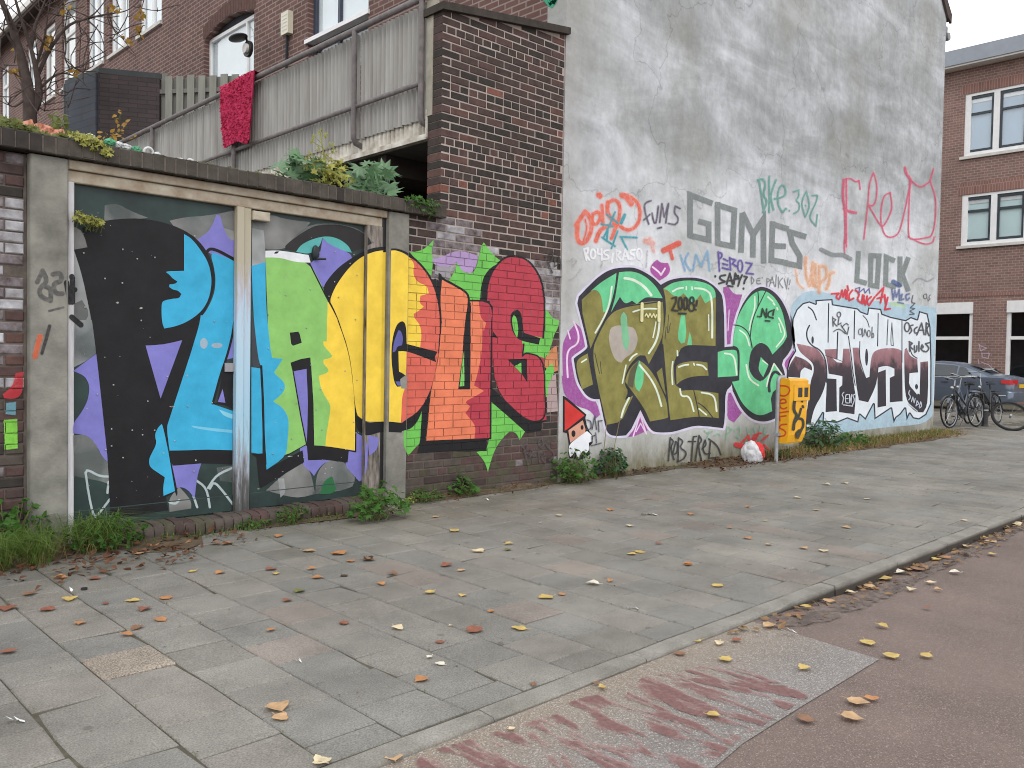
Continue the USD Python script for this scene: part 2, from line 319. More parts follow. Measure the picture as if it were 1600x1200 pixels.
bl_ = bl_.buffer(0.10).union(Polygon([tuple(onZ(x, y, ROAD_Z)[:2]) for x, y in ((900, 1110), (1100, 1060), (1180, 1080), (1100, 1190), (900, 1230), (600, 1260), (660, 1180))]).buffer(0)).intersection(Polygon(pq).buffer(0).buffer(-0.02)); v2, f2 = tri(bl_)
_a, _b = onZ(1109, 1054, 0), onZ(1182, 1079, 0); _ang = math.atan2(_b[1]-_a[1], _b[0]-_a[0])
struct('red_coating', (np.c_[v2, np.full(len(v2), ROAD_Z+0.008)], f2), usdkit.material(stage, L+'red_coating_look', {'g': ('geometry', {}), 'm1': ('mapping', {'rotation': (0, 0, -_ang)}), 'm2': ('mapping', {'scale': (2.6, 8.5, 1)}), 'n': ('noise_texture', {'scale': 1.25, 'detail': 7.0, 'roughness': 0.62, 'distortion': 0.35}), 'r': ('map_range', {'from_min': 0.49, 'from_max': 0.57, 'to_min': 0.0, 'to_max': 0.88, 'clamp': True}),
    'n2': ('noise_texture', {'scale': 60.0, 'detail': 3.0}), 'c': ('rgb_ramp', {'ramp': [(0.3, lin(98, 72, 70)), (0.7, lin(124, 92, 89))]}), 'p': ('principled_bsdf', {'roughness': 0.75, 'specular_ior_level': 0.3}), 't': ('transparent_bsdf', {}), 'mx': ('mix_closure', {})},
    [('g.position', 'm1.vector'), ('m1.vector', 'm2.vector'), ('m2.vector', 'n.vector'), ('n.fac', 'r.value'), ('r.result', 'mx.fac'), ('g.position', 'n2.vector'), ('n2.fac', 'c.fac'), ('c.color', 'p.base_color'), ('t.BSDF', 'mx.closure1'), ('p.BSDF', 'mx.closure2')], surface='mx.closure'), 'dark red remnants of coating on the grey asphalt patch', 'road coating')
gd = Polygon([tuple(onZ(x, y, ROAD_Z)[:2]) for x, y in ((1195, 990), (1225, 985), (1300, 965), (1400, 915), (1500, 868), (1600, 820), (1600, 806), (1500, 852), (1400, 895), (1300, 938), (1200, 980))]).buffer(-0.01)
c = np.array(gd.segmentize(0.03).exterior.coords); gd = Polygon(np.c_[c[:, 0], c[:, 1]+0.10*(meshkit.fbm(np.c_[c*9, np.zeros(len(c))], 3)-0.5)]).buffer(0).intersection(sbox(2, 0, 40, 2.261)); gd = MultiPolygon([q for a_, b_ in ((2, 3.95), (3.95, 5.2), (5.2, 40)) for q in polys(gd.intersection(sbox(a_, 0, b_, 3)))]); v2, f2 = tri(gd)
struct('gutter_dirt', (settle(np.c_[v2, np.full(len(v2), ROAD_Z+0.0095)]), f2), paint((84, 74, 68), 0.85, patch=0.85, ps=16.0, rough=0.95, var=0.2), 'dark dirt collected in the gutter along the kerb', 'dirt')

# ---- pavement: tiles in courses across the footway, every second course shifted by half a tile
pav = thing('pavement', 'grey concrete tile footway between the painted walls and the kerb', 'pavement'); tag(stage.GetPrimAtPath(pav), kind='structure')
bed = MB(); bed.add(*sheet(-8, 17.6, KERB_Y, W+0.3, -0.0095)); bed.add(*sheet(17.6, 60, KERB_Y, 40, -0.0095))
part(pav, 'bed', bed.mesh(), mat('tile_joint', lin(84, 80, 68), 0.3, 12, 0.95))
def tile_mat(name, c, big=0.0):
    c = np.array(c)
    n = {'g': ('geometry', {}), 'n': ('noise_texture', {'scale': 2.2, 'detail': 7.0, 'roughness': 0.7}), 'r': ('rgb_ramp', {'ramp': [(0.28, tuple(c*0.74)), (0.5, tuple(c)), (0.75, tuple(c*1.2))]}),
         'w': ('noise_texture', {'scale': 140.0, 'detail': 3.0, 'roughness': 0.7}), 'wm': ('map_range', {'from_min': 0.3, 'from_max': 0.72, 'to_min': 0.60-big, 'to_max': 1.30+big, 'clamp': True}), 'h': ('hsv', {'hue': 0.5, 'saturation': 1.0, 'fac': 1.0}),
         'o': ('object_info', {}), 'om': ('map_range', {'from_min': 0.0, 'from_max': 1.0, 'to_min': 0.95, 'to_max': 1.05}), 'mm': ('math', {'math_type': 'multiply'}),
         's': ('separate_xyz', {}), 'ym': ('map_range', {'from_min': 4.6, 'from_max': 6.2, 'to_min': 0, 'to_max': 0.75, 'clamp': True}), 'gn': ('noise_texture', {'scale': 1.7, 'detail': 4.0}), 'gm': ('map_range', {'from_min': 0.35, 'from_max': 0.65, 'clamp': True}), 'gg': ('math', {'math_type': 'multiply'}),
         'mx': ('mix_color', {'blend_type': 'mix', 'b': lin(92, 87, 70)}), 'b': ('bump', {'strength': 0.6, 'distance': 0.003}),
         'sv': ('voronoi_texture', {'scale': 7.0, 'feature': 'f1'}), 'sc': ('separate_color', {}), 'sd': ('map_range', {'from_min': 0.16, 'from_max': 0.10, 'to_min': 0, 'to_max': 1, 'clamp': True}), 'sp': ('math', {'math_type': 'greater_than', 'value2': 0.90}), 'sm': ('math', {'math_type': 'multiply'}), 'sk': ('math', {'math_type': 'multiply', 'value2': 0.55}), 'sx': ('mix_color', {'blend_type': 'mix', 'b': lin(84, 82, 78)}),
         'bn': ('noise_texture', {'scale': 0.9, 'detail': 6.0, 'roughness': 0.7}), 'bm': ('map_range', {'from_min': 0.3, 'from_max': 0.7, 'to_min': 0.78, 'to_max': 1.16}), 'bh': ('hsv', {'hue': 0.5, 'saturation': 1.0, 'fac': 1.0}), 'p': ('principled_bsdf', {'roughness': 0.85, 'specular_ior_level': 0.25})}
    l = [('g.position', 'n.vector'), ('n.fac', 'r.fac'), ('g.position', 'w.vector'), ('w.fac', 'wm.value'), ('o.random', 'om.value'), ('om.result', 'mm.value1'), ('wm.result', 'mm.value2'), ('mm.value', 'h.value'), ('r.color', 'h.color'),
         ('g.position', 's.vector'), ('s.y', 'ym.value'), ('g.position', 'gn.vector'), ('gn.fac', 'gm.value'), ('ym.result', 'gg.value1'), ('gm.result', 'gg.value2'), ('gg.value', 'mx.fac'), ('h.color', 'mx.a'), ('g.position', 'sv.vector'), ('sv.color', 'sc.color'), ('sv.distance', 'sd.value'), ('sc.r', 'sp.value1'), ('sp.value', 'sm.value1'), ('sd.result', 'sm.value2'), ('sm.value', 'sk.value1'), ('sk.value', 'sx.fac'), ('mx.result', 'sx.a'), ('g.position', 'bn.vector'), ('bn.fac', 'bm.value'), ('bm.result', 'bh.value'), ('sx.result', 'bh.color'), ('bh.color', 'p.base_color'), ('w.fac', 'b.height'), ('b.normal', 'p.normal')]
    return usdkit.material(stage, L+name, n, l, surface='p.BSDF')
TM = [tile_mat('tile_grey', lin(130, 127, 121)), tile_mat('tile_cool', lin(126, 124, 119)), tile_mat('tile_warm', lin(132, 128, 121)), tile_mat('tile_dark', lin(122, 119, 113)), tile_mat('tile_pink', lin(134, 126, 119)), tile_mat('tile_gravel', lin(146, 136, 124), 0.35)]
tiles = []
TP = 0.3015
gravel_at = onZ(225, 1015)[:2]; pinks = [onZ(*q)[:2] for q in [(487, 948), (896, 883), (1010, 835), (675, 893), (1120, 790), (1240, 890), (1060, 820), (640, 885), (1330, 870)]]
for k in range(-22, 64):
    x0 = 2.085+TP*k
    off = 0.0 if k % 2 else TP/2
    y = KERB_Y+0.006
    first = True
    while y < W-0.06:
        d = (off if first and off else TP); first = False
        y1 = min(y+d, W-0.03)
        cx, cy = x0+TP/2, (y+y1)/2
        q, z = proj((cx, cy, 0))
        seen = z > 0.3 and -60 < q[0] < 1660 and q[1] < 1260
        tiles.append((d*TP/z**2*abs(CAMH/np.hypot(cx, cy)) if seen else 1e-12, x0, y, x0+TP, y1))
        y = y1
for k in range(55):                                    # beyond the gable end the footway turns into the side street
    for j in range(0, 12):
        x0 = 17.6+TP*k; y = W-0.03+TP*j+(0 if k % 2 else TP/2)
        if x0 < 26: tiles.append((1e-9*(100-j-k), x0, y, x0+TP, y+TP))
tiles.sort(reverse=True)
rest = [MB() for _ in TM]
for i, (_, x0, y0, x1, y1) in enumerate(tiles):
    g = 0.0018+0.0012*R.random(); h = max(-0.003, min(0.003, R.gauss(0, 0.0016))); c = ((x0+x1)/2, (y0+y1)/2)
    v, f = bev(x0+g, x1-g, y0+g, y1-g, -0.05, h, 0.006, 'z+')
    ta, tb = (max(-0.009, min(0.009, R.gauss(0, 0.005))) for _ in range(2)); v[:, 2] += (v[:, 2] > -0.02)*((v[:, 0]-c[0])*ta+(v[:, 1]-c[1])*tb)
    if R.random() < 0.22:
        q = R.randrange(4); e = R.uniform(0.012, 0.032); v[8+q, :2] += (np.array(c)-v[8+q, :2])*e/0.15; v[4+q, :2] += (np.array(c)-v[4+q, :2])*e*0.35/0.15; v[4+q, 2] -= 0.006
    m = R.choices(range(5), (6, 5, 4, 2, 0.15))[0]
    if x0 < gravel_at[0] < x1 and y0 < gravel_at[1] < y1: m = 5
    if any(x0 < p[0] < x1 and y0 < p[1] < y1 for p in pinks): m = 4
    if i < 300: part(pav, 'paving_tile', (v, f), TM[m])
    else: rest[m].add(v, f)
allrest = MB()
for m, b in enumerate(rest):
    if not b.empty(): part(pav, 'far_paving_tiles', b.mesh(), TM[m], kind='stuff')

kerb = thing('kerb', 'row of worn grey concrete kerb stones along the footway', 'kerb'); tag(stage.GetPrimAtPath(kerb), kind='structure')
def kerb_mat():
    n = {'g': ('geometry', {}), 'n': ('noise_texture', {'scale': 3.0, 'detail': 7.0, 'roughness': 0.7}), 'r': ('rgb_ramp', {'ramp': [(0.3, lin(112, 109, 102)), (0.7, lin(150, 147, 140))]}), 's': ('separate_xyz', {}), 'm': ('map_range', {'from_min': -0.012, 'from_max': -0.035, 'to_min': 0, 'to_max': 1.0, 'clamp': True}), 'x': ('mix_color', {'blend_type': 'mix', 'b': lin(66, 61, 55)}),
         'w': ('noise_texture', {'scale': 140.0, 'detail': 3.0, 'roughness': 0.7}), 'wm': ('map_range', {'from_min': 0.3, 'from_max': 0.72, 'to_min': 0.68, 'to_max': 1.24, 'clamp': True}), 'h': ('hsv', {'hue': 0.5, 'saturation': 1.0, 'fac': 1.0}), 'b': ('bump', {'strength': 0.6, 'distance': 0.004}), 'p': ('principled_bsdf', {'roughness': 0.88, 'specular_ior_level': 0.2})}
    return usdkit.material(stage, L+'kerb_concrete', n, [('g.position', 'n.vector'), ('n.fac', 'r.fac'), ('g.position', 's.vector'), ('s.z', 'm.value'), ('m.result', 'x.fac'), ('r.color', 'x.a'), ('g.position', 'w.vector'), ('w.fac', 'wm.value'), ('wm.result', 'h.value'), ('x.result', 'h.color'), ('h.color', 'p.base_color'), ('w.fac', 'b.height'), ('b.normal', 'p.normal')], surface='p.BSDF')
M_kerb = kerb_mat()
kx = 2.129-0.934*5
while kx < 45:
    n = 8; xs = np.linspace(kx+0.003, kx+0.931, n)
    prof = np.array([(2.262, -0.14), (2.262, -0.06), (2.263, -0.010), (2.270, 0.0), (2.356, 0.003), (2.363, -0.008), (2.363, -0.14)])
    P = np.zeros((n, len(prof), 3)); dy, dz = R.gauss(0, 0.0025), R.gauss(0, 0.002)
    for i, x in enumerate(xs):
        e = 0.006 if i in (0, n-1) else 0
        P[i, :, 0] = x; P[i, :, 1] = prof[:, 0]+dy+e*(prof[:, 0] < 2.28)+rng.normal(0, 0.0012, len(prof)); P[i, :, 2] = prof[:, 1]+dz-e*(prof[:, 1] > -0.03)*0.5+rng.normal(0, 0.0010, len(prof))
    P[0, :, 0] += 0; v, f = grid(P)
    for ring in (list(range(len(prof))), list(range((n-1)*len(prof), n*len(prof)))):
        f = np.vstack([f, [(ring[0], ring[i], ring[i+1]) for i in range(1, len(prof)-1)]])
    if kx < 30: part(kerb, 'kerb_stone', (v, f), M_kerb, smooth=22)
    kx += 0.934
part(kerb, 'kerb_bed', boxm(-8, 45, 2.285, 2.355, -0.145, -0.02), M_soil)

# ---- brick pier at the balcony: every brick a block of its own, mortar set back
BH = 0.0735
M_mort = usdkit.material(stage, L+'mortar', {'g': ('geometry', {}), 's': ('separate_xyz', {}), 'n': ('noise_texture', {'scale': 2.2, 'detail': 6.0, 'roughness': 0.7}), 'nm': ('map_range', {'from_min': 0.3, 'from_max': 0.7, 'to_min': -0.25, 'to_max': 0.25}), 'z': ('map_range', {'from_min': 0.0, 'from_max': 2.6, 'to_min': 0.0, 'to_max': 1.0, 'clamp': True}), 'a': ('math', {'math_type': 'add'}),
    'r': ('rgb_ramp', {'ramp': [(0.1, lin(86, 78, 70)), (0.35, lin(112, 100, 95)), (0.75, lin(146, 135, 128)), (1.0, lin(170, 158, 150))]}), 'f': ('noise_texture', {'scale': 120.0}), 'b': ('bump', {'strength': 0.6, 'distance': 0.004}), 'p': ('principled_bsdf', {'roughness': 0.95, 'specular_ior_level': 0.1})},
    [('g.position', 's.vector'), ('g.position', 'n.vector'), ('n.fac', 'nm.value'), ('s.z', 'z.value'), ('z.result', 'a.value1'), ('nm.result', 'a.value2'), ('a.value', 'r.fac'), ('r.color', 'p.base_color'), ('g.position', 'f.vector'), ('f.fac', 'b.height'), ('b.normal', 'p.normal')], surface='p.BSDF')
M_mort_dark = mat('mortar_dark', lin(96, 88, 82), 0.3, 14, 0.95, 0.6, 120, 0.1)
def bk(name, r, g, b, var=0.2, sc=16, dark=None):
    return mat(name, lin(r, g, b), var, sc, 0.9, 0.5, 90, 0.15, dark=dark and lin(*dark))
BM = {'d1': bk('brick_dark', 74, 62, 59), 'd2': bk('brick_umber', 68, 59, 56), 'd3': bk('brick_plum', 84, 67, 64), 'd4': bk('brick_black', 58, 54, 51),
      'r1': bk('brick_red', 116, 78, 68), 'r2': bk('brick_rust', 92, 70, 65), 'w1': bk('brick_whitened', 126, 119, 122, 0.25, 14, (74, 63, 62)), 'w2': bk('brick_chalky', 178, 178, 182, 0.12, 9, (118, 112, 114)),
      'g1': bk('brick_mossy', 78, 74, 62), 'g2': bk('brick_damp', 82, 74, 69), 'l1': bk('brick_lilac', 124, 108, 128, 0.25, 9, (84, 72, 76))}
pier = thing('brick_pier_wall', 'dark brick end wall with pale joints between the garage doors and the plaster gable', 'wall', (5.6, W, 0))
PTOP = [onY(688, 8, W)[2], onY(890, 50, W)[2]]
ptop = lambda x: PTOP[0]+(PTOP[1]-PTOP[0])*(x-XP)/(XG-XP)
pier_bricks = []                                          # (x0, x1, z0, z1, front y)
nrow = int(5.6/BH)
XL0 = 4.616
for r in range(nrow):
    z0 = r*BH; xs = XL0 if z0 < 2.60 else XP
    hdr = (r % 7 == 3) or (2.6 < z0 < 3.3 and R.random() < 0.35)
    bl = 0.113 if hdr else 0.226
    x = xs-(bl/2 if r % 2 else 0)-(0 if z0 < 2.60 else R.choice([0, 0.0]))
    while x < XG-0.03:
        x1 = x+bl
        a, b = max(x, xs), min(x1, XG-0.012)
        if b-a > 0.03 and z0+BH < ptop(a)+0.015:
            if not (z0 > 4.85 and a < XP+0.1 and R.random() < 0.5): pier_bricks.append((a+0.0042, b-0.0042, z0+0.0042, z0+BH-0.0042, W+max(-0.003, min(0.0022, R.gauss(0, 0.0018)))))
        x = x1
def pier_mat(x, z):
    wn = float(meshkit.fbm(np.array([x*2.2, z*2.4, 3.0]), 3))
    if z < 0.55: return R.choices(['d2', 'g1', 'g2', 'd3', 'w1'], [3, 4 if z < 0.3 else 1, 3, 4, 0.4])[0]
    if 1.55 < z < 2.75 and x > 4.95 and wn > 0.44+0.35*abs(z-2.1)-(0.05 if x > 5.6 else 0): return R.choice(['w1', 'w1', 'w2', 'l1' if x < 5.6 and z < 2.2 else 'w1'])
    if 2.5 < z < 3.2 and R.random() < 0.12: return R.choice(['r1', 'r2'])
    return R.choices(['d1', 'd2', 'd3', 'd4', 'r2', 'r1'], [6, 6, 3, 4, 0.8, 0.12])[0]
def area_px(x0, x1, z0, z1, y):
    q, zz = proj([(x0, y, z0), (x1, y, z1)]); m = q.mean(0)
    vis = -20 < m[0] < 1620 and -20 < m[1] < 1220
    return abs(np.prod(q[1]-q[0]))*vis
pier_bricks.sort(key=lambda b: -area_px(*b))
extra = {}
for i, (x0, x1, z0, z1, y) in enumerate(pier_bricks):
    deep = W+0.2 if (z0 > 2.6 and x0 < XP+0.02) else W+0.06
    v, f = bev(x0, x1, y, deep, z0, z1, 0.006, 'y-')
    v[8:12] += np.clip(rng.normal(0, 0.0010, (4, 3)), -0.0016, 0.0016)
    k = pier_mat((x0+x1)/2, (z0+z1)/2)
    if i < 300: part(pier, 'brick', (v, f), BM[k])
    else: extra.setdefault(k, MB()).add(v, f)
for k, b in extra.items(): part(pier, 'smaller_bricks', b.mesh(), BM[k], kind='stuff')
core = MB(); core.box(XL0, XP+0.012, W+0.005, W+0.16, 0, 2.62); core.box(XP+0.012, XG-0.008, W+0.005, W+0.195, 0, PTOP[0]-0.10)
core.add(*prism([(XP+0.012, W+0.005, PTOP[0]-0.0995), (XG-0.008, W+0.005, PTOP[0]-0.0995), (XG-0.008, W+0.005, PTOP[1]-0.03), (XP+0.012, W+0.005, PTOP[0]-0.03)], (0, 0.19, 0)))
part(pier, 'mortar', core.mesh(), M_mort)
M_cop = mat('coping_dark', lin(76, 71, 65), 0.3, 9, 0.9, 0.7, 60, 0.2)
q0 = (XP-0.03, W-0.05, PTOP[0]-0.045); q1 = (XG+0.02, W-0.05, PTOP[1]-0.045)
part(pier, 'coping', prism([q0, q1, (q1[0], q1[1], q1[2]+0.07), (q0[0], q0[1], q0[2]+0.07)], (0, 0.3, 0)), mat('ledge_dark', lin(62, 57, 52), 0.3, 9, 0.9, 0.7, 60, 0.2))

# ---- the row house: plaster gable on the street, brick rear wall along its yard
house = thing('row_house', 'tall brick row house with a grey plastered gable covered in graffiti', 'house', (XG, W, 0))
def plaster():
    n = {'g': ('geometry', {}), 's': ('separate_xyz', {}), 'm1': ('mapping', {'scale': (0.5, 1, 1.6), 'rotation': (0, -0.45, 0)}), 'a': ('noise_texture', {'scale': 0.95, 'detail': 8.0, 'roughness': 0.66, 'distortion': 0.5}),
         'm2': ('mapping', {'scale': (1.7, 1, 0.8)}), 'b': ('noise_texture', {'scale': 1.7, 'detail': 8.0, 'roughness': 0.7}),
         'mix': ('mix_float', {'fac': 0.35, 'use_clamp': False}), 'zr': ('map_range', {'from_min': 2.3, 'from_max': 4.6, 'to_min': 0.16, 'to_max': -0.07, 'clamp': True}), 'ad': ('math', {'math_type': 'add'}),
         'r': ('rgb_ramp', {'ramp': [(0.28, lin(136, 138, 137)), (0.42, lin(163, 166, 168)), (0.54, lin(194, 197, 201)), (0.66, lin(218, 220, 224))]}),
         'lm': ('map_range', {'from_min': XG+0.55, 'from_max': XG+0.12, 'to_min': -0.15, 'to_max': 0.95, 'clamp': True}), 'ln': ('math', {'math_type': 'multiply'}), 'lx': ('mix_color', {'blend_type': 'mix', 'b': lin(150, 146, 140)}),
         'dm': ('map_range', {'from_min': 0.75, 'from_max': 0.05, 'to_min': 0.0, 'to_max': 1.9, 'clamp': False}), 'dn': ('math', {'math_type': 'multiply', 'use_clamp': True}), 'dx': ('mix_color', {'blend_type': 'mix', 'b': lin(118, 114, 92)}),
         'f': ('noise_texture', {'scale': 9.0, 'detail': 9.0, 'roughness': 0.72}), 'bp': ('bump', {'strength': 0.55, 'distance': 0.010}), 'p': ('principled_bsdf', {'roughness': 0.9, 'specular_ior_level': 0.2}),
         'fm': ('map_range', {'from_min': 0.3, 'from_max': 0.7, 'to_min': 0.86, 'to_max': 1.08}), 'fh': ('hsv', {'hue': 0.5, 'saturation': 1.0, 'fac': 1.0}), 'w1': ('noise_texture', {'scale': 0.7, 'detail': 4.0}), 'wx': ('mix_color', {'blend_type': 'mix', 'b': lin(146, 147, 138)}), 'wm': ('map_range', {'from_min': 0.46, 'from_max': 0.70, 'to_min': 0, 'to_max': 0.55, 'clamp': True}),
         'dv': ('vector_math', {'math_type': 'add'}), 'dn2': ('noise_texture', {'scale': 1.8, 'detail': 5.0}), 'cv': ('voronoi_texture', {'scale': 0.42, 'feature': 'distance_to_edge'}), 'cm': ('map_range', {'from_min': 0.0, 'from_max': 0.006, 'to_min': 0.72, 'to_max': 1.0, 'clamp': True}), 'cc': ('math', {'math_type': 'multiply'})}
    l = [('g.position', 's.vector'), ('g.position', 'm1.vector'), ('m1.vector', 'a.vector'), ('g.position', 'm2.vector'), ('m2.vector', 'b.vector'), ('a.fac', 'mix.a'), ('b.fac', 'mix.b'), ('s.z', 'zr.value'), ('mix.result', 'ad.value1'), ('zr.result', 'ad.value2'), ('ad.value', 'r.fac'),
         ('s.x', 'lm.value'), ('lm.result', 'ln.value1'), ('b.fac', 'ln.value2'), ('ln.value', 'lx.fac'), ('r.color', 'lx.a'), ('s.z', 'dm.value'), ('dm.result', 'dn.value1'), ('b.fac', 'dn.value2'), ('dn.value', 'dx.fac'), ('lx.result', 'wx.a'), ('g.position', 'w1.vector'), ('w1.fac', 'wm.value'), ('wm.result', 'wx.fac'), ('wx.result', 'dx.a'), ('dx.result', 'fh.color'), ('f.fac', 'fm.value'), ('g.position', 'dn2.vector'), ('g.position', 'dv.vector1'), ('dn2.color', 'dv.vector2'), ('dv.vector', 'cv.vector'), ('cv.distance', 'cm.value'), ('cm.result', 'cc.value1'), ('fm.result', 'cc.value2'), ('cc.value', 'fh.value'), ('fh.color', 'p.base_color'),
         ('g.position', 'f.vector'), ('f.fac', 'bp.height'), ('bp.normal', 'p.normal')]
    return usdkit.material(stage, L+'plaster', n, l, surface='p.BSDF')
M_plaster = plaster()
def wall_X(poly, X, th):
    v, f = tri(poly); k = len(v); b = MB()
    b.add(np.c_[np.full(k, X), v], f); b.add(np.c_[np.full(k, X+th), v], f[:, ::-1])
    for p in polys(poly):
        for ring in (p.exterior, *p.interiors):
            c = np.array(ring.coords)
            for a, d in zip(c[:-1], c[1:]): b.add([[X, *a], [X, *d], [X+th, *d], [X+th, *a]], [[0, 1, 2], [0, 2, 3]])
    return b.mesh()
def wall_Y(poly, Y, th):
    v, f = wall_X(poly, Y, th); return v[:, [1, 0, 2]], f[:, ::-1]
part(house, 'plaster_gable', wall_Y(Polygon([(XG, -0.1), (XE, -0.1), (XE, 8.15), ((XG+XE)/2, 13.0), (XG, 10.4)]), W, 0.28), M_plaster)
M_hbrick = brick_tex('house_brick', lin(110, 80, 74), lin(92, 69, 64), lin(136, 122, 116), 0.226, 0.0735, 'y')
# windows of the rear wall: (y0, y1, z0, z1)
def rect(px0, py0, px1, py1, X=XG): a, b = onX(px0, py0, X), onX(px1, py1, X); return a, b
big = (9.85, 11.45, 5.35, 7.6); arch = (13.15, 15.05, 5.88, 6.98)
tallw = [(17.0, 18.2, 7.85, 10.0), (18.75, 19.9, 7.85, 10.0), (20.3, 21.42, 7.85, 10.0), (22.25, 23.3, 7.85, 10.0), (23.85, 24.8, 7.85, 9.75), (25.48, 26.45, 7.9, 9.75), (28.3, 29.2, 7.85, 9.7)]
wallp = sbox(W+0.285, 0, 34, 10.4)
ac = [(arch[0]+(arch[1]-arch[0])*t, arch[3]+0.16*math.sin(math.pi*t)) for t in np.linspace(0, 1, 13)]
archp = Polygon([(arch[0], arch[2]), *ac, (arch[1], arch[2])])
for w in [big, *tallw]: wallp = wallp.difference(sbox(w[0], w[2], w[1], w[3]))
wallp = wallp.difference(archp)
part(house, 'rear_wall', wall_X(wallp, XG+0.001, 0.3), M_hbrick)
M_white = mat('white_paint', lin(222, 222, 222), 0.06, 5, 0.5, 0, spec=0.4); M_navy = mat('navy_frame', lin(52, 58, 72), 0.1, 5, 0.45, spec=0.4)
M_blind = mat('pale_blind', lin(222, 228, 230), 0.06, 1.5, 0.8); M_room = mat('dark_room', lin(46, 48, 52), 0.3, 2, 0.9)
M_panel = mat('white_panel', lin(205, 203, 198), 0.1, 3, 0.6); M_sill = mat('sill_stone', lin(190, 188, 182), 0.12, 6, 0.7)
M_lintel = brick_tex('lintel_brick', lin(122, 76, 68), lin(100, 64, 58), lin(140, 122, 114), 0.0735, 0.25, 'y')
def window_X(owner, y0, y1, z0, z1, X, sgn, mf, back, mull=(), rails=(), sill=True, fw=0.06, deep=0.10, wname='window'):
    """a window in a wall whose outside looks towards -x"""
    b = MB(); x0, x1 = X+deep, X+deep+0.05
    b.box(x0, x1, y0, y0+fw, z0, z1); b.box(x0, x1, y1-fw, y1, z0, z1); b.box(x0, x1, y0+fw, y1-fw, z1-fw, z1); b.box(x0, x1, y0+fw, y1-fw, z0, z0+fw)
    for m in mull: b.box(x0+0.002, x1-0.002, m-fw*0.45, m+fw*0.45, z0+fw, z1-fw)
    for r_ in rails: b.box(x0+0.004, x1-0.004, y0+fw, y1-fw, r_-fw*0.45, r_+fw*0.45)
    f = part(owner, wname, b.mesh(), mf)
    part(f, 'pane', (np.array([[x0+0.03, y0+fw, z0+fw], [x0+0.03, y1-fw, z0+fw], [x0+0.03, y1-fw, z1-fw], [x0+0.03, y0+fw, z1-fw]]), np.array([[0, 2, 1], [0, 3, 2]])), glass())
    part(f, 'curtain', boxm(x1+0.012, x1+0.03, y0, y1, z0, z1), back)
    if sill: part(f, 'sill', boxm(X-0.05, X+deep-0.003, y0-0.04, y1+0.04, z0-0.07, z0-0.003), M_sill if sill is True else sill)
    return f
f = window_X(house, *big, XG, 1, M_navy, M_blind, mull=(10.75,), rails=(6.05,), sill=False)
part(f, 'ledge', boxm(XG-0.03, XG+0.098, big[0]-0.03, big[1]+0.05, 6.0, 6.06), M_white)
part(f, 'lower_panel', boxm(XG+0.16, XG+0.19, big[0]+0.06, big[1]-0.06, big[2]+0.06, 5.98), M_navy)
wv, wf = tri(archp); b = MB()
f = window_X(house, arch[0], arch[1], arch[2], arch[3]+0.02, XG, 1, M_white, M_blind, mull=(13.62,), fw=0.06)
part(f, 'top_board', wall_X(archp.intersection(sbox(0, arch[3]+0.021, 99, 99)), XG+0.12, 0.03), M_room)
for t in tallw:
    f = window_X(house, *t, XG, 1, M_white, M_blind if t[0] < 22 or t[0] > 25 else M_panel, mull=((t[0]+t[1])/2,) if t[0] < 21.5 else (), rails=(9.15,) if t[0] > 22 else (), fw=0.09, deep=0.06)
for t in [big, *tallw]:
    if t is big: part(house, 'lintel', boxm(XG-0.003, XG+0.02, t[0]-0.1, t[1]+0.1, t[3], t[3]+0.25), M_lintel)
arcm = MB()
for i in range(20):
    t = (i+0.5)/20; a = arch[0]-0.05+(arch[1]-arch[0]+0.1)*t; z = arch[3]+0.165*math.sin(math.pi*t)
    arcm.add(*prism([(XG-0.004, a-0.044, z+0.005), (XG-0.004, a+0.044, z+0.005), (XG-0.004, a+0.046, z+0.23), (XG-0.004, a-0.046, z+0.23)], (0.03, 0, 0)))
part(house, 'window_arch', arcm.mesh(), BM['r2'])
M_tile_roof = mat('roof_tiles', lin(72, 62, 58), 0.25, 5, 0.85)
ridge = ((XG+XE)/2, 13.0)
rb = MB()
for (xa, za, xb_, zb) in ((XG-0.35, 10.12, ridge[0], 13.2), (XE+0.22, 8.05, ridge[0], 13.2)):
    rb.add(*prism([(xa, W-0.02, za), (xb_, W-0.02, zb), (xb_, 34, zb), (xa, 34, za)], (0, 0, 0.12)))
part(house, 'roof', rb.mesh(), M_tile_roof)
part(house, 'gutter', boxm(XG-0.42, XG-0.36, W, 34, 10.2, 10.36), M_panel)
part(house, 'front_wall', boxm(XE-0.3, XE-0.002, W+0.285, 34, 0, 8.1), M_hbrick)
part(house, 'back_wall', boxm(XG+0.31, XE-0.31, 33.7, 34, 0, 10), M_hbrick)
part(house, 'floor', boxm(XG+0.31, XE-0.31, W+0.3, 33.6, 4.4, 4.5), M_room)
gx = XE
g = MB(); g.tube([(gx+0.10, W-0.03, 7.72), (gx+0.10, W+6, 7.72)], 0.075, 10); g.box(gx+0.004, gx+0.15, W+0.02, W+0.16, 7.80, 7.92)
part(house, 'front_gutter', g.mesh(), mat('zinc', lin(128, 130, 130), 0.15, 8, 0.5, metal=0.3))
part(house, 'verge_board', prism([(gx-0.02, W-0.045, 8.05), (gx+0.16, W-0.045, 7.98), (gx+0.16, W-0.045, 8.16), (gx-1.2, W-0.045, 9.25), (gx-1.2, W-0.045, 9.05)][:4], (0, 0.04, 0)), M_tile_roof)
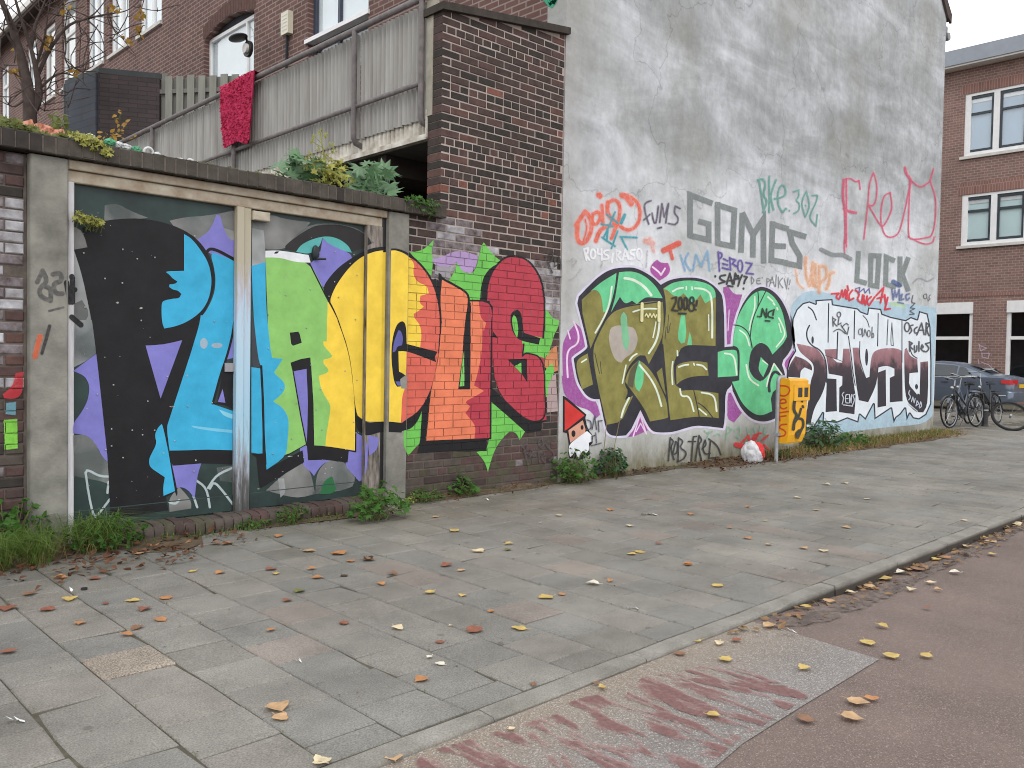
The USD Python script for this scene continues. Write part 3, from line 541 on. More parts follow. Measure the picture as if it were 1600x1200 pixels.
# things fixed to the rear wall
a = onX(453, 38, XG)
bx = MB(); bx.box(XG-0.09, XG-0.002, a[1]-0.10, a[1]+0.12, a[2]-0.17, a[2]+0.17)
jb = thing('junction_box', 'small cream junction box on the brick wall between two windows', 'box', (XG-0.05, a[1], a[2]-0.17))
part(jb, 'cover', bx.mesh(), mat('cream_plastic', lin(206, 200, 180), 0.06, 5, 0.5)); ls = MB()
for k in range(5): ls.box(XG-0.094, XG-0.09, a[1]-0.07, a[1]+0.09, a[2]-0.11+k*0.055, a[2]-0.09+k*0.055)
part(jb, 'louvre', ls.mesh(), M_panel)
part(jb, 'cable', tube([(XG-0.03, a[1]+0.03, a[2]-0.17), (XG-0.03, a[1]+0.05, a[2]-0.8), (XG-0.03, a[1]+0.05, 5.0)], 0.02), M_room)
c = onX(386, 76, XG-0.35); d = onX(372, 59, XG-0.45)
lp = thing('wall_lamp', 'black curved wall lamp in front of the arched window', 'lamp', (c[0], c[1], c[2]-0.2))
M_black = mat('black_metal', (0.014, 0.014, 0.015), 0.2, 8, 0.45, spec=0.5)
part(lp, 'backplate', (lambda t: (t.vertices+np.array([c[0]+0.02, c[1], c[2]]), t.faces))(trimesh.creation.cylinder(0.125, 0.05, sections=24, transform=trimesh.transformations.rotation_matrix(math.pi/2, [0, 1, 0]))), M_black)
part(lp, 'reflector', (lambda t: (t.vertices+np.array([c[0]-0.02, c[1], c[2]]), t.faces))(trimesh.creation.cylinder(0.075, 0.05, sections=24, transform=trimesh.transformations.rotation_matrix(math.pi/2, [0, 1, 0]))), M_panel)
part(lp, 'arm', tube([c+(0, 0, 0.10), c+(0, 0.04, 0.22), (c+d)/2+(0, 0, 0.12), d], [0.018, 0.018, 0.016, 0.014]), M_black)
s_ = trimesh.creation.icosphere(2, 0.17); s_.apply_scale((0.7, 1.35, 0.24))
part(lp, 'shade', (s_.vertices+d, s_.faces), M_black)

# ---- balcony along the rear wall
M_corr = mat('corrugated_sheet', lin(158, 157, 153), 0.16, 7, 0.7, 0.2, 40, 0.3, stretch=(1, 1, 0.10), dark=lin(134, 131, 127))
M_pipe = mat('weathered_pipe', lin(104, 98, 97), 0.3, 12, 0.6, 0.3, 90, 0.4)
M_wpaint = mat('weathered_white', lin(204, 201, 192), 0.14, 6, 0.65, 0.3, 60, 0.3, dark=lin(150, 140, 126))
bal = thing('balcony', 'concrete balcony with corrugated grey sheets behind steel rails', 'balcony', (XB, W+0.3, 3.38))
BY0, BY1 = 6.42, 15.4
posts = [6.44, 7.575, 8.93, 10.30, 11.64, 12.98, 14.3]
bounds = [6.43, 7.575, 10.30, 11.64, 12.98, 15.4]
for a_, b_ in zip(bounds[:-1], bounds[1:]):
    n = int((b_-a_-0.02)/0.0726*8); ys = np.linspace(a_+0.008, b_-0.008, n)
    P = np.zeros((2, n, 3)); P[:, :, 0] = XB+0.03+0.019*np.sin(ys/0.0726*2*np.pi); P[:, :, 1] = ys; P[0, :, 2] = 3.60+0.004*np.sin(ys*40); P[1, :, 2] = 4.69
    part(bal, 'corrugated_panel', grid(P), M_corr, smooth=True)
n = int((11.5-6.32)/0.0726*8); ys = np.linspace(6.32, 11.5, n); P = np.zeros((2, n, 3)); P[:, :, 0] = XB+0.055+0.017*np.sin(ys/0.0726*2*np.pi); P[:, :, 1] = ys; P[0, :, 2] = 3.455; P[1, :, 2] = 3.62
part(bal, 'fascia_sheet', grid(P), M_wpaint, smooth=True)
part(bal, 'top_rail', tube([(XB-0.035, 6.30, 4.72), (XB-0.035, BY1, 4.70)], 0.032, 10), M_pipe, smooth=40)
part(bal, 'middle_rail', tube([(XB-0.025, 6.44, 3.93), (XB-0.025, BY1, 3.92)], 0.024, 10), M_pipe, smooth=40)
for y in (6.44, 7.575, 10.30, 12.98):
    z0 = 3.55
    part(bal, 'post', tube([(XB+0.06, y, z0-0.02), (XB-0.02, y, z0), (XB-0.045, y, z0+0.05), (XB-0.045, y, 3.9), (XB-0.045, y, 4.70)], 0.030, 10), M_pipe, smooth=40)
part(bal, 'bottom_angle', boxm(XB-0.01, XB+0.05, 6.30, BY1, 3.395, 3.445), M_wpaint)
part(bal, 'end_board', boxm(XB-0.02, XB+0.05, 6.30, 6.40, 3.60, 4.80), mat('end_timber', lin(150, 145, 132), 0.2, 8, 0.8))
part(bal, 'end_trim', boxm(XB-0.03, XB+0.03, 6.372, 6.385, 3.40, 3.66), M_wpaint)
part(bal, 'slab', boxm(XB+0.08, XG-0.01, 6.37, BY1, 3.40, 3.58), mat('slab_concrete', lin(88, 86, 84), 0.25, 3, 0.9))
for y in np.arange(7.2, 9.1, 1.3): part(bal, 'beam', boxm(XB+0.1, XG-0.02, y, y+0.14, 3.2, 3.397), mat('dark_timber', lin(58, 52, 48), 0.25, 4, 0.9))
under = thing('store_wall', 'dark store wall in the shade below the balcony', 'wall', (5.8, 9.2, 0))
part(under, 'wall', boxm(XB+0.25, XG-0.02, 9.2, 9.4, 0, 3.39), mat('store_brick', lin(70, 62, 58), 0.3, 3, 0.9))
part(under, 'door', boxm(XB+0.5, XB+1.4, 9.16, 9.197, 2.0, 3.2), M_navy)

# red rug over the top rail
rv = []
ny, nz = 34, 26
y0, y1 = onX(398, 121, XB-0.10)[1], onX(345, 143, XB-0.10)[1]
for j in range(nz):
    t = j/(nz-1); row = []
    for i in range(ny):
        u = i/(ny-1)
        y = y0+(y1-y0)*u*(1-0.16*t*t)+0.05*t
        zt = 4.765; ln_ = 0.83-0.05*u+0.03*math.sin(u*9)
        if t < 0.16: a = (0.16-t)/0.16; x = XB-0.06+0.08*a; z = zt-0.05*a
        else: x = XB-0.105-0.022*t*math.sin(u*15+t*2)-0.010*math.sin(u*6)-0.015*t; z = zt-(t-0.16)/0.84*ln_
        row.append((x, y, z))
    rv.append(row)
rv = np.array(rv); b = MB(); b.add(*grid(rv)); b.add(*grid(rv+np.array([0.012, 0, 0])))
rug = thing('rug', 'shaggy crimson rug hung over the balcony top rail', 'rug', (XB-0.07, 10.3, 3.95))
M_rug = mat('rug_crimson', lin(184, 58, 92), 0.22, 30, 0.95, 0.8, 70, 0.1)
part(rug, 'cloth', b.mesh(), M_rug, smooth=True)
tf = MB()
for _ in range(2600):
    i, j = rng.random()*(ny-1), 4+rng.random()*(nz-5); i0, j0 = int(i), int(j)
    p = rv[j0, i0]*(1-(j-j0))+rv[min(j0+1, nz-1), i0]*(j-j0); p = p+(rv[j0, min(i0+1, ny-1)]-rv[j0, i0])*(i-i0)
    d = np.array([-0.012-0.016*rng.random(), rng.normal(0, 0.012), -0.012+rng.normal(0, 0.012)]); s = np.array([0, rng.normal(0, 0.006), rng.normal(0, 0.006)])
    tf.add([p+s, p-s, p+d], [[0, 1, 2]])
part(rug, 'pile', tf.mesh(), M_rug, kind='stuff')

# ---- garage front: pillars, doors, coping
gar = thing('garage_front', 'old garage front with painted steel doors, concrete pillars and a brick coping', 'garage', (3.0, W, 0))
M_conc = mat('pillar_concrete', lin(136, 134, 126), 0.18, 4, 0.92, 0.6, 80, 0.15, dark=lin(104, 103, 97))
def pillar(x0, x1, zt, lab=None):
    v, f = [], None
    n = 12; zs = np.linspace(-0.1, zt, n); prof = [(x0, W+0.02), (x0, W-0.032), (x0+0.014, W-0.045), (x1-0.014, W-0.045), (x1, W-0.032), (x1, W+0.05)]
    P = np.array([[(px_+rng.normal(0, 0.0012), py_+rng.normal(0, 0.0012), z) for px_, py_ in prof] for z in zs])
    v, f = grid(P); f = np.vstack([f, [((n-1)*6, (n-1)*6+i, (n-1)*6+i+1) for i in range(1, 5)]])
    return part(gar, 'pillar', (v, f), M_conc, lab, smooth=40)
pillar(1.562, 1.795, 2.60); pillar(4.392, 4.612, 2.60)
LBR = []
for r in range(36):
    z0 = r*0.0722
    if z0 > 2.56: break
    for k in range(-4, 14):
        x1 = 1.545-k*0.226+(0.113 if r % 2 else 0); x0 = x1-0.226; x1 = min(x1, 1.548)
        if x1-x0 < 0.03: continue
        LBR.append((x0+0.005, x1-0.005, z0+0.005, z0+0.0672))
lrest = {}
for (x0, x1, z0, z1) in LBR:
    z = z0; wn = R.random()
    if z > 2.25: k = R.choice(['d4', 'd3', 'd1', 'w1'])
    elif z > 1.05: k = R.choices(['w2', 'w1', 'r2', 'l1', 'd3'], [6, 4, 1.0, 0.15, 0.8])[0]
    else: k = R.choices(['d3', 'd4', 'w1', 'd1', 'g2'], [4, 3, 1 if z > 0.5 else 0.3, 3, 2])[0]
    v, f = bev(x0, x1, W+0.012+R.gauss(0, 0.003), W+0.06, z0, z1, 0.007, 'y-'); v[8:12] += np.clip(rng.normal(0, 0.0010, (4, 3)), -0.0016, 0.0016)
    if x1 > 1.0: part(gar, 'brick', (v, f), BM[k])
    else: lrest.setdefault(k, MB()).add(v, f)
for k, b in lrest.items(): part(gar, 'smaller_bricks', b.mesh(), BM[k], kind='stuff')
part(gar, 'mortar', boxm(-1.3, 1.56, W+0.021, W+0.2, -0.1, 2.60), M_mort_dark)
for k in range(80):
    x0 = -1.276+k*0.0785
    if x0 > 4.95: break
    v, f = bev(x0+0.0018, x0+0.0767, W-0.085+R.gauss(0, 0.0018), W+0.16, 2.612+R.gauss(0, 0.002), 2.728+R.gauss(0, 0.0025), 0.007, 'y-')
    part(gar, 'coping_brick', (v, f), M_cop if R.random() < 0.86 else BM['d4'])
part(gar, 'coping_mortar', boxm(-1.27, 4.97, W-0.0805, W+0.155, 2.616, 2.718), M_mort_dark)
M_cream = mat('cream_paint', lin(178, 171, 155), 0.12, 6, 0.6, 0.3, 60, 0.3, dark=lin(140, 120, 98))
part(gar, 'lintel', bev(1.80, 4.386, W-0.02, W+0.15, 2.545, 2.607, 0.006, 'y-'), M_cream)
part(gar, 'door_head', bev(1.80, 4.35, W+0.005, W+0.15, 2.462, 2.542, 0.006, 'y-'), M_cream)
M_post = mat('post_pale', lin(196, 195, 198), 0.12, 5, 0.55, 0.3, 70, 0.3, stretch=(3, 3, 0.4), dark=lin(160, 156, 158))
part(gar, 'door_frame', bev(1.797, 1.838, W-0.012, W+0.1, 0.02, 2.462, 0.004, 'y-'), M_post)
def zoned_post():
    n = {'g': ('geometry', {}), 's': ('separate_xyz', {}), 'm': ('mapping', {'scale': (9, 9, 0.9)}), 'n': ('noise_texture', {'scale': 3.0, 'detail': 6.0, 'roughness': 0.7}), 'nm': ('map_range', {'from_min': 0.3, 'from_max': 0.7, 'to_min': -0.13, 'to_max': 0.13}), 'a': ('math', {'math_type': 'add'}),
         'z': ('map_range', {'from_min': 0.0, 'from_max': 2.5, 'to_min': 0, 'to_max': 1}),
         'r': ('rgb_ramp', {'ramp': [(0.0, lin(70, 70, 68)), (0.13, lin(92, 92, 92)), (0.2, lin(148, 150, 158)), (0.3, lin(158, 194, 212)), (0.62, lin(176, 200, 216)), (0.70, lin(178, 178, 190)), (0.78, lin(172, 165, 146)), (1.0, lin(172, 164, 142))]}), 'p': ('principled_bsdf', {'roughness': 0.5, 'specular_ior_level': 0.35})}
    return usdkit.material(stage, L+'post_zoned', n, [('g.position', 's.vector'), ('g.position', 'm.vector'), ('m.vector', 'n.vector'), ('n.fac', 'nm.value'), ('s.z', 'z.value'), ('z.result', 'a.value1'), ('nm.result', 'a.value2'), ('a.value', 'r.fac'), ('r.color', 'p.base_color')], surface='p.BSDF')
M_zp = zoned_post()
part(gar, 'centre_post', bev(2.998, 3.058, W-0.006, W+0.12, 0.03, 2.462, 0.004, 'y-'), M_zp)
part(gar, 'door_stile', bev(3.062, 3.122, W+0.012, W+0.12, 0.06, 2.462, 0.004, 'y-'), M_zp)
M_rpost = mat('post_flaking', lin(138, 130, 122), 0.25, 7, 0.7, 0.5, 60, 0.25, stretch=(4, 4, 0.7), dark=lin(52, 46, 42))
part(gar, 'door_frame', bev(4.19, 4.352, W+0.0, W+0.1, 0.02, 2.462, 0.005, 'y-'), M_rpost)
part(gar, 'rebate', boxm(4.353, 4.391, W+0.010, W+0.1, 0.02, 2.54), M_black)
M_door = mat('door_green', lin(40, 60, 56), 0.3, 3, 0.5, 0.25, 30, 0.4, dark=lin(30, 40, 40))
DY = W+0.045
for (x0, x1) in ((1.842, 2.994), (3.126, 4.187)):
    d_ = part(gar, 'door_leaf', boxm(x0, x1, DY, DY+0.05, 0.10, 2.46), M_door)
    part(d_, 'bottom_rail', bev(x0+0.004, x1-0.004, DY-0.012, DY-0.0005, 0.11, 0.235, 0.003, 'y-'), M_door)
    rv_ = MB()
    for _ in range(26):
        x, z = R.uniform(x0+0.05, x1-0.05), R.uniform(0.3, 2.35)
        s = trimesh.creation.icosphere(1, 0.006); rv_.add(s.vertices*(1, 0.5, 1)+np.array([x, DY-0.006, z]), s.faces)
    ch = MB()
    for _ in range(34):
        x, z = R.uniform(x0+0.03, x1-0.03), 0.26+2.1*R.random()**1.5; r0_ = R.choice([0.002, 0.003, 0.004, 0.005, 0.009]); a_ = R.random()*6; lg = R.choice([1, 1, 1.5, 3])
        pts = [(x+r0_*lg*math.cos(t+a_)*R.uniform(0.5, 1), z+r0_*math.sin(t+a_)*R.uniform(0.5, 1)) for t in np.linspace(0, 5.4, 6)]
        ch.add([(px_, DY-0.0028, pz_) for px_, pz_ in pts], [(0, i_, i_+1) for i_ in range(1, 5)])
    part(d_, 'paint_chips', ch.mesh(), mat('chip', lin(176, 176, 172), 0.35, 60, 0.6, dark=lin(70, 74, 74)), kind='stuff')
    part(d_, 'rivets', rv_.mesh(), mat('rivet', lin(150, 150, 150), 0.3, 40, 0.4), kind='stuff')
q = onY(413, 337, W); part(gar, 'door_closer', bev(3.126, 3.27, W-0.012, W+0.04, 2.375, 2.445, 0.006, 'y-'), M_cream)
q0, q1 = onY(350, 567, DY), onY(368, 581, DY); part(gar, 'latch', bev(q0[0], q1[0], DY-0.02, DY-0.007, q1[2], q0[2], 0.003, 'y-'), mat('latch_steel', lin(150, 148, 152), 0.15, 20, 0.4, metal=0.4))
c = onY(492, 395, DY); hb = MB()
hb.add(*(lambda s: (s.vertices*(0.034, 0.022, 0.062)+np.array([c[0], DY-0.012, c[2]]), s.faces))(trimesh.creation.icosphere(3, 1.0))); hb.tube([(c[0]-0.01, DY-0.05, c[2]-0.055), (c[0]+0.07, DY-0.055, c[2]-0.048)], 0.009)
part(gar, 'door_handle', hb.mesh(), mat('handle_dark', lin(50, 56, 58), 0.2, 20, 0.4, metal=0.5), smooth=40)
for k in range(32):
    x0 = 1.95+k*0.0735
    if x0 > 4.30: break
    prof = [(W+0.03, 0.0), (W-0.165, 0.0), (W-0.175, 0.05), (W-0.165, 0.088), (W-0.14, 0.106), (W-0.09, 0.112), (W+0.03, 0.112)]
    g_ = R.gauss(0, 0.004); P = np.array([[(x, y+g_, z+g_) for y, z in prof] for x in (x0+0.004, x0+0.010, x0+0.064, x0+0.070)]); P[[0, 3], 1:6, 1] += 0.006
    v, f = grid(P); f = np.vstack([f, [(0, i, i+1) for i in range(1, 6)], [(21, 21+i, 21+i+1) for i in range(1, 6)]])
    part(gar, 'threshold_brick', (v, f), BM[R.choice(['d3', 'g2', 'd1', 'g1', 'g2'])], smooth=40)
part(gar, 'threshold_mortar', boxm(1.94, 4.33, W-0.155, W+0.02, -0.02, 0.095), M_mort_dark)
part(gar, 'roof_slab', boxm(-1.3, 4.95, W+0.205, 11.5, 2.45, 2.60), mat('roof_felt', lin(72, 72, 66), 0.3, 4, 0.95))
part(gar, 'side_wall', boxm(-1.3, -1.1, W+0.21, 11.5, 0, 2.449), M_mort_dark)

# ---- brick building across the side street
rb_ = thing('office_building', 'three storey red brick building with wide white framed windows across the side street', 'building', (XR, 10, 0))
M_rbrick = brick_tex('far_brick', lin(134, 106, 98), lin(118, 93, 86), lin(152, 138, 131), 0.226, 0.095, 'y', stain=0.15)
M_rlin = brick_tex('far_lintel', lin(138, 102, 92), lin(122, 90, 82), lin(152, 134, 126), 0.09, 0.42, 'y', stain=0.15)
up = []
def yz(px, py): q = onX(px, py, XR); return q[1], q[2]
upper = (8.05, yz(1507, 200)[0], 9.08, yz(1508, 148)[1]); lower = (8.0, yz(1502, 345)[0], 5.78, yz(1504, 305)[1])
gl, gr = (yz(1520, 500)[0], 14.0, 0.75, yz(1520, 472)[1]), (6.9, yz(1573, 500)[0], 0.75, yz(1575, 470)[1])
fw_ = sbox(-2, 0, 26, 12.4)
for w in (upper, lower, gl, gr): fw_ = fw_.difference(sbox(w[0], w[2], w[1], w[3]))
for yb in (3.2, -0.8, 15.5): 
    for zz in (upper, lower): fw_ = fw_.difference(sbox(yb, zz[2], yb+3.1, zz[3]))
part(rb_, 'wall', wall_X(fw_, XR, 0.35), M_rbrick)
M_dframe = mat('dark_sash', lin(52, 62, 68), 0.1, 5, 0.4, spec=0.4)
M_blind_u = mat('blue_grey_blind', lin(168, 186, 202), 0.06, 1, 0.8); M_blind_l = mat('aqua_blind', lin(208, 226, 226), 0.05, 1, 0.8)
for zz, bl in ((upper, M_blind_u), (lower, M_blind_l)):
    for ya in (zz[0], 3.2, -0.8, 15.5):
        w0, w1 = (zz[0], zz[1]) if ya == zz[0] else (ya, ya+3.1)
        fr = MB(); F = 0.10
        fr.box(XR+0.03, XR+0.13, w0, w1, zz[3]-F, zz[3]); fr.box(XR+0.03, XR+0.13, w0, w1, zz[2], zz[2]+F*1.5)
        for yy in np.linspace(w0, w1, 4): fr.box(XR+0.025, XR+0.14, min(max(yy-0.10, w0), w1-0.2), min(max(yy-0.10, w0), w1-0.2)+0.2, zz[2]+F*1.5, zz[3]-F)
        win = part(rb_, 'window', fr.mesh(), M_white)
        ys = np.linspace(w0, w1, 4)
        for a_, b_ in zip(ys[:-1], ys[1:]):
            sa = MB(); y0_, y1_ = a_+0.11, b_-0.11; z0_, z1_ = zz[2]+0.16, zz[3]-0.11; zm = z0_+(z1_-z0_)*0.66
            sa.box(XR+0.06, XR+0.12, y0_, y0_+0.07, z0_, z1_); sa.box(XR+0.06, XR+0.12, y1_-0.07, y1_, z0_, z1_)
            for q in (z0_, zm, z1_-0.09): sa.box(XR+0.062, XR+0.118, y0_+0.07, y1_-0.07, q, q+0.09)
            part(win, 'sash', sa.mesh(), M_dframe)
            part(win, 'pane', (np.array([[XR+0.09, y0_+0.07, z0_+0.05], [XR+0.09, y1_-0.07, z0_+0.05], [XR+0.09, y1_-0.07, z1_-0.05], [XR+0.09, y0_+0.07, z1_-0.05]]), np.array([[0, 2, 1], [0, 3, 2]])), glass())
            part(win, 'blind', boxm(XR+0.125, XR+0.138, y0_, y1_, z0_, z1_), bl)
            part(win, 'blind_box', boxm(XR+0.108, XR+0.124, y0_+0.08, y1_-0.08, z1_-0.24, z1_-0.11), M_white)
        part(win, 'sill', boxm(XR-0.09, XR+0.028, w0-0.12, w1+0.12, zz[2]-0.09, zz[2]+0.01), M_sill)
        part(rb_, 'lintel', boxm(XR-0.004, XR+0.02, w0-0.15, w1+0.15, zz[3]+0.003, zz[3]+0.42), M_rlin)
for w in (gl, gr):
    fr = MB(); fr.box(XR+0.03, XR+0.16, w[0], w[0]+0.12, w[2], w[3]-0.42); fr.box(XR+0.03, XR+0.16, w[1]-0.12, w[1], w[2], w[3]-0.42)
    zm = yz(1545, 528)[1]
    fr.box(XR+0.032, XR+0.15, w[0]+0.12, w[1]-0.12, zm-0.06, zm+0.06); fr.box(XR+0.032, XR+0.15, w[0]+0.12, w[1]-0.12, w[2], w[2]+0.12)
    win = part(rb_, 'window', fr.mesh(), M_white)
    part(win, 'shutter_box', boxm(XR-0.05, XR+0.2, w[0], w[1], w[3]-0.42, w[3]), M_white)
    part(win, 'pane', (np.array([[XR+0.09, w[0]+0.1, w[2]+0.1], [XR+0.09, w[1]-0.1, w[2]+0.1], [XR+0.09, w[1]-0.1, w[3]-0.42], [XR+0.09, w[0]+0.1, w[3]-0.42]]), np.array([[0, 2, 1], [0, 3, 2]])), glass('shop_glass', ior=1.5))
    part(win, 'sill', boxm(XR-0.09, XR+0.025, w[0]-0.08, w[1]+0.08, w[2]-0.1, w[2]-0.003), M_sill)
part(rb_, 'interior', boxm(XR+2.5, XR+2.6, -1.5, 25.5, 0.1, 4.3), M_room); part(rb_, 'ceiling', boxm(XR+0.36, XR+2.5, -1.5, 25.5, 4.32, 4.4), M_room)
zl = yz(1530, 459)[1]
part(rb_, 'string_course', boxm(XR-0.02, XR+0.1, -2, 26, zl-0.09, zl+0.02), M_rlin)
part(rb_, 'roof_edge', boxm(XR-0.55, XR+0.4, -2.5, 26.5, 12.40, 12.95), mat('roof_fascia', lin(140, 146, 154), 0.08, 3, 0.6))
part(rb_, 'soffit', boxm(XR-0.5, XR+0.3, -2.4, 26.4, 12.33, 12.397), M_panel)
part(rb_, 'end_wall', boxm(XR+0.36, XR+14, -2, -1.7, 0, 12.39), M_rbrick)
part(rb_, 'roof', boxm(XR+0.41, XR+14, -2.5, 26.5, 12.6, 12.8), M_room)

# ---- shed and board fence on the garage roof
zS = onX(366, 117, 6.6)[2]
def shed():
    z = zS; pA = onZ(155, 113, z); pB = onZ(250, 122, z); pC = onZ(104, 132, z)
    # squared up: the long side follows pB, the short side is put at a right angle as far as the picture allows
    t = thing('garden_shed', 'small flat roofed shed clad in dark slate rising beyond the garage', 'shed', (pA[0], pA[1], 0.0))
    m1 = brick_tex('slate_a', lin(76, 67, 67), lin(66, 59, 60), lin(58, 52, 53), 0.26, 0.075, 'x', 0.010); m2 = brick_tex('slate_b', lin(74, 78, 86), lin(68, 72, 80), lin(60, 63, 69), 0.9, 0.12, 'y', 0.010)
    zz = np.array([0, 0, 1.0]); base = 0.0
    def wall(a, b, m, lab=None):
        n = np.cross(b-a, zz); n /= np.linalg.norm(n)
        part(t, 'wall', prism([(a[0], a[1], base), (b[0], b[1], base), (b[0], b[1], z-0.02), (a[0], a[1], z-0.02)], -0.06*n*np.sign(n[1] or 1)), m, lab)
    wall(pA, pB, m1); wall(pC, pA, m2)
    pD = pB+pC-pA
    part(t, 'back_wall', prism([(pB[0], pB[1], base), (pD[0], pD[1], base), (pD[0], pD[1], z-0.02), (pB[0], pB[1], z-0.02)], (0.04, 0.04, 0)), m1)
    ctr = (pA+pB+pC+pD)/4; e = lambda p: p+(p-ctr)*0.04
    q = [e(pA), e(pB), e(pD), e(pC)]
    part(t, 'roof', prism([(p[0], p[1], z-0.015) for p in q], (0, 0, 0.09)), mat('roof_trim', lin(60, 66, 66), 0.2, 6, 0.7))
    part(t, 'downpipe', tube([(pC[0]-0.02, pC[1]-0.06, z-0.02), (pC[0]-0.02, pC[1]-0.06, base)], 0.045, 10), M_black)
    return pA, pB, z
pA, pB, zS = shed()
end = onX(366, 117, 6.6); d = end-pB; d[2] = 0; d /= np.linalg.norm(d); nrm = np.array([-d[1], d[0], 0]); nrm = nrm if nrm[1] < 0 else -nrm
fen = thing('board_fence', 'grey wooden fence of alternating upright boards beside the slate shed', 'fence', (pB[0], pB[1], 3.6))
M_board = mat('grey_board', lin(134, 134, 126), 0.18, 4, 0.9, 0.4, 30, 0.15, stretch=(3, 3, 0.3)); M_board2 = mat('grey_board_back', lin(112, 112, 106), 0.18, 4, 0.9, 0.4, 30, 0.15, stretch=(3, 3, 0.3))
x = 0.03; i = 0; end = onX(366, 117, 6.6); LF = float(np.dot(end-pB, d))
wb = LF/13.5
while x < LF:
    a_ = pB+d*x; b_ = pB+d*(x+(wb*1.25 if i % 2 else wb*1.05)); off = nrm*(0.05 if i % 2 else 0.0)
    z1 = zS+(0.0 if i else 0.09)-(0.02 if i % 2 == 0 else 0)+R.gauss(0, 0.012)
    part(fen, 'board', prism([(*(a_+off)[:2], 3.6), (*(b_+off)[:2], 3.6), (*(b_+off)[:2], z1), (*(a_+off)[:2], z1)], -nrm*0.02), M_board if i % 2 else M_board2)
    x += wb; i += 1
for zr in (zS-0.28, 4.0): part(fen, 'rail', prism([(*(pB+nrm*0.02)[:2], zr), (*(end+nrm*0.02)[:2], zr), (*(end+nrm*0.02)[:2], zr+0.07), (*(pB+nrm*0.02)[:2], zr+0.07)], nrm*0.025), M_board2)
#@@PAINT
# ================================================================== graffiti: flat paint on the doors, pillar, bricks and plaster
CR = {'A': (100, 300, 16/3), 'B': (100, 500, 16/3), 'C': (100, 650, 16/3), 'D': (350, 300, 16/3), 'E': (350, 500, 16/3), 'F': (350, 650, 16/3), 'G': (600, 330, 16/3), 'H': (600, 500, 16/3), 'I': (600, 630, 16/3),
      'Q': (860, 260, 16/3), 'J': (860, 400, 16/3), 'K': (860, 560, 16/3), 'L': (1050, 420, 16/3), 'M': (1050, 560, 16/3), 'T': (1100, 260, 16/3), 'U': (1200, 230, 16/3),
      'N': (1220, 420, 1600/260), 'O': (1220, 540, 1600/260), 'V': (1360, 430, 20/3), 'X': (0, 230, 3.6364), 'Y': (0, 550, 3.0)}
def px(c, pts):
    x0, y0, s = CR[c]; return [(x0+a/s, y0+b/s) for a, b in pts]
def chaikin(p, closed, n=2, lim=52):
    """rounds a traced line; bends sharper than lim degrees stay sharp"""
    p = [np.array(q, float) for q in p]
    for it in range(n):
        out = []; m = len(p)
        for i in range(m):
            if not closed and i in (0, m-1): out.append(p[i]); continue
            a, b, c = p[i-1], p[i], p[(i+1) % m]; u, v = b-a, c-b
            lu, lv = np.linalg.norm(u), np.linalg.norm(v)
            if lu < 1e-6 or lv < 1e-6: continue
            ang = math.degrees(math.acos(np.clip(u @ v/lu/lv, -1, 1)))
            if ang > lim or ang < 3: out.append(b)
            else: out += [b-u*0.25, b+v*0.25]
        p = out; lim = 60
    return p
def poly(*segs, smooth=True):
    """segs: crop letter, points, crop letter, points ..."""
    pts = []
    for c, p in zip(segs[::2], segs[1::2]): pts += px(c, p)
    if smooth: pts = chaikin(pts, True)
    g = Polygon([tuple(q) for q in pts])
    return g if g.is_valid else g.buffer(0)
def ell(c, cx, cy, rx, ry):
    return poly(c, [(cx+rx*math.cos(t), cy+ry*math.sin(t)) for t in np.linspace(0, 2*math.pi, 18, endpoint=False)], smooth=False)
def stroke(c, pts, w, lim=100):
    q = chaikin(px(c, pts), False, 2, lim) if len(pts) > 2 else px(c, pts)
    return LineString([tuple(a) for a in q]).buffer(w/2/CR[c][2], quad_segs=4)
def roller(c, pts, w):
    return LineString(px(c, pts)).buffer(w/2/CR[c][2], cap_style='square', join_style='mitre')
def oval(c, cx, cy, rx, ry, w):
    return stroke(c, [(cx+rx*math.cos(t), cy+ry*math.sin(t)) for t in np.linspace(0.3, 2*math.pi+0.4, 16)], w)
def to_plane(g, Y):
    out = []
    for p in polys(g):
        ex = [(lambda q: (q[0], q[2]))(onY(x, y, Y)) for x, y in p.exterior.coords]
        ho = [[(lambda q: (q[0], q[2]))(onY(x, y, Y)) for x, y in r.coords] for r in p.interiors]
        t = Polygon(ex, ho); out.append(t if t.is_valid else t.buffer(0))
    return unary_union(out) if out else Polygon()
def lay(b, g, y):
    v, f = tri(g)
    if len(f): b.add(np.c_[v[:, 0], np.full(len(v), y), v[:, 1]], f)
FLAT = [(1.578, 1.779, 0.0, 2.59, W-0.045), (1.797, 1.838, 0.05, 2.46, W-0.012), (1.842, 2.994, 0.237, 2.459, DY), (1.846, 2.990, 0.113, 0.232, DY-0.012), (3.126, 4.187, 0.237, 2.459, DY), (3.130, 4.183, 0.113, 0.232, DY-0.012), (4.191, 4.351, 0.03, 2.455, W), (4.354, 4.390, 0.03, 2.4, W+0.010), (4.407, 4.597, 0.0, 2.59, W-0.045)]
_pb = [sbox(b[0]-0.001, b[2]-0.001, b[1]+0.001, b[3]+0.001) for b in pier_bricks]; _pt = shapely.STRtree(_pb)
_lb = [sbox(b[0]-0.001, b[2]-0.001, b[1]+0.001, b[3]+0.001) for b in LBR]; _lt = shapely.STRtree(_lb)
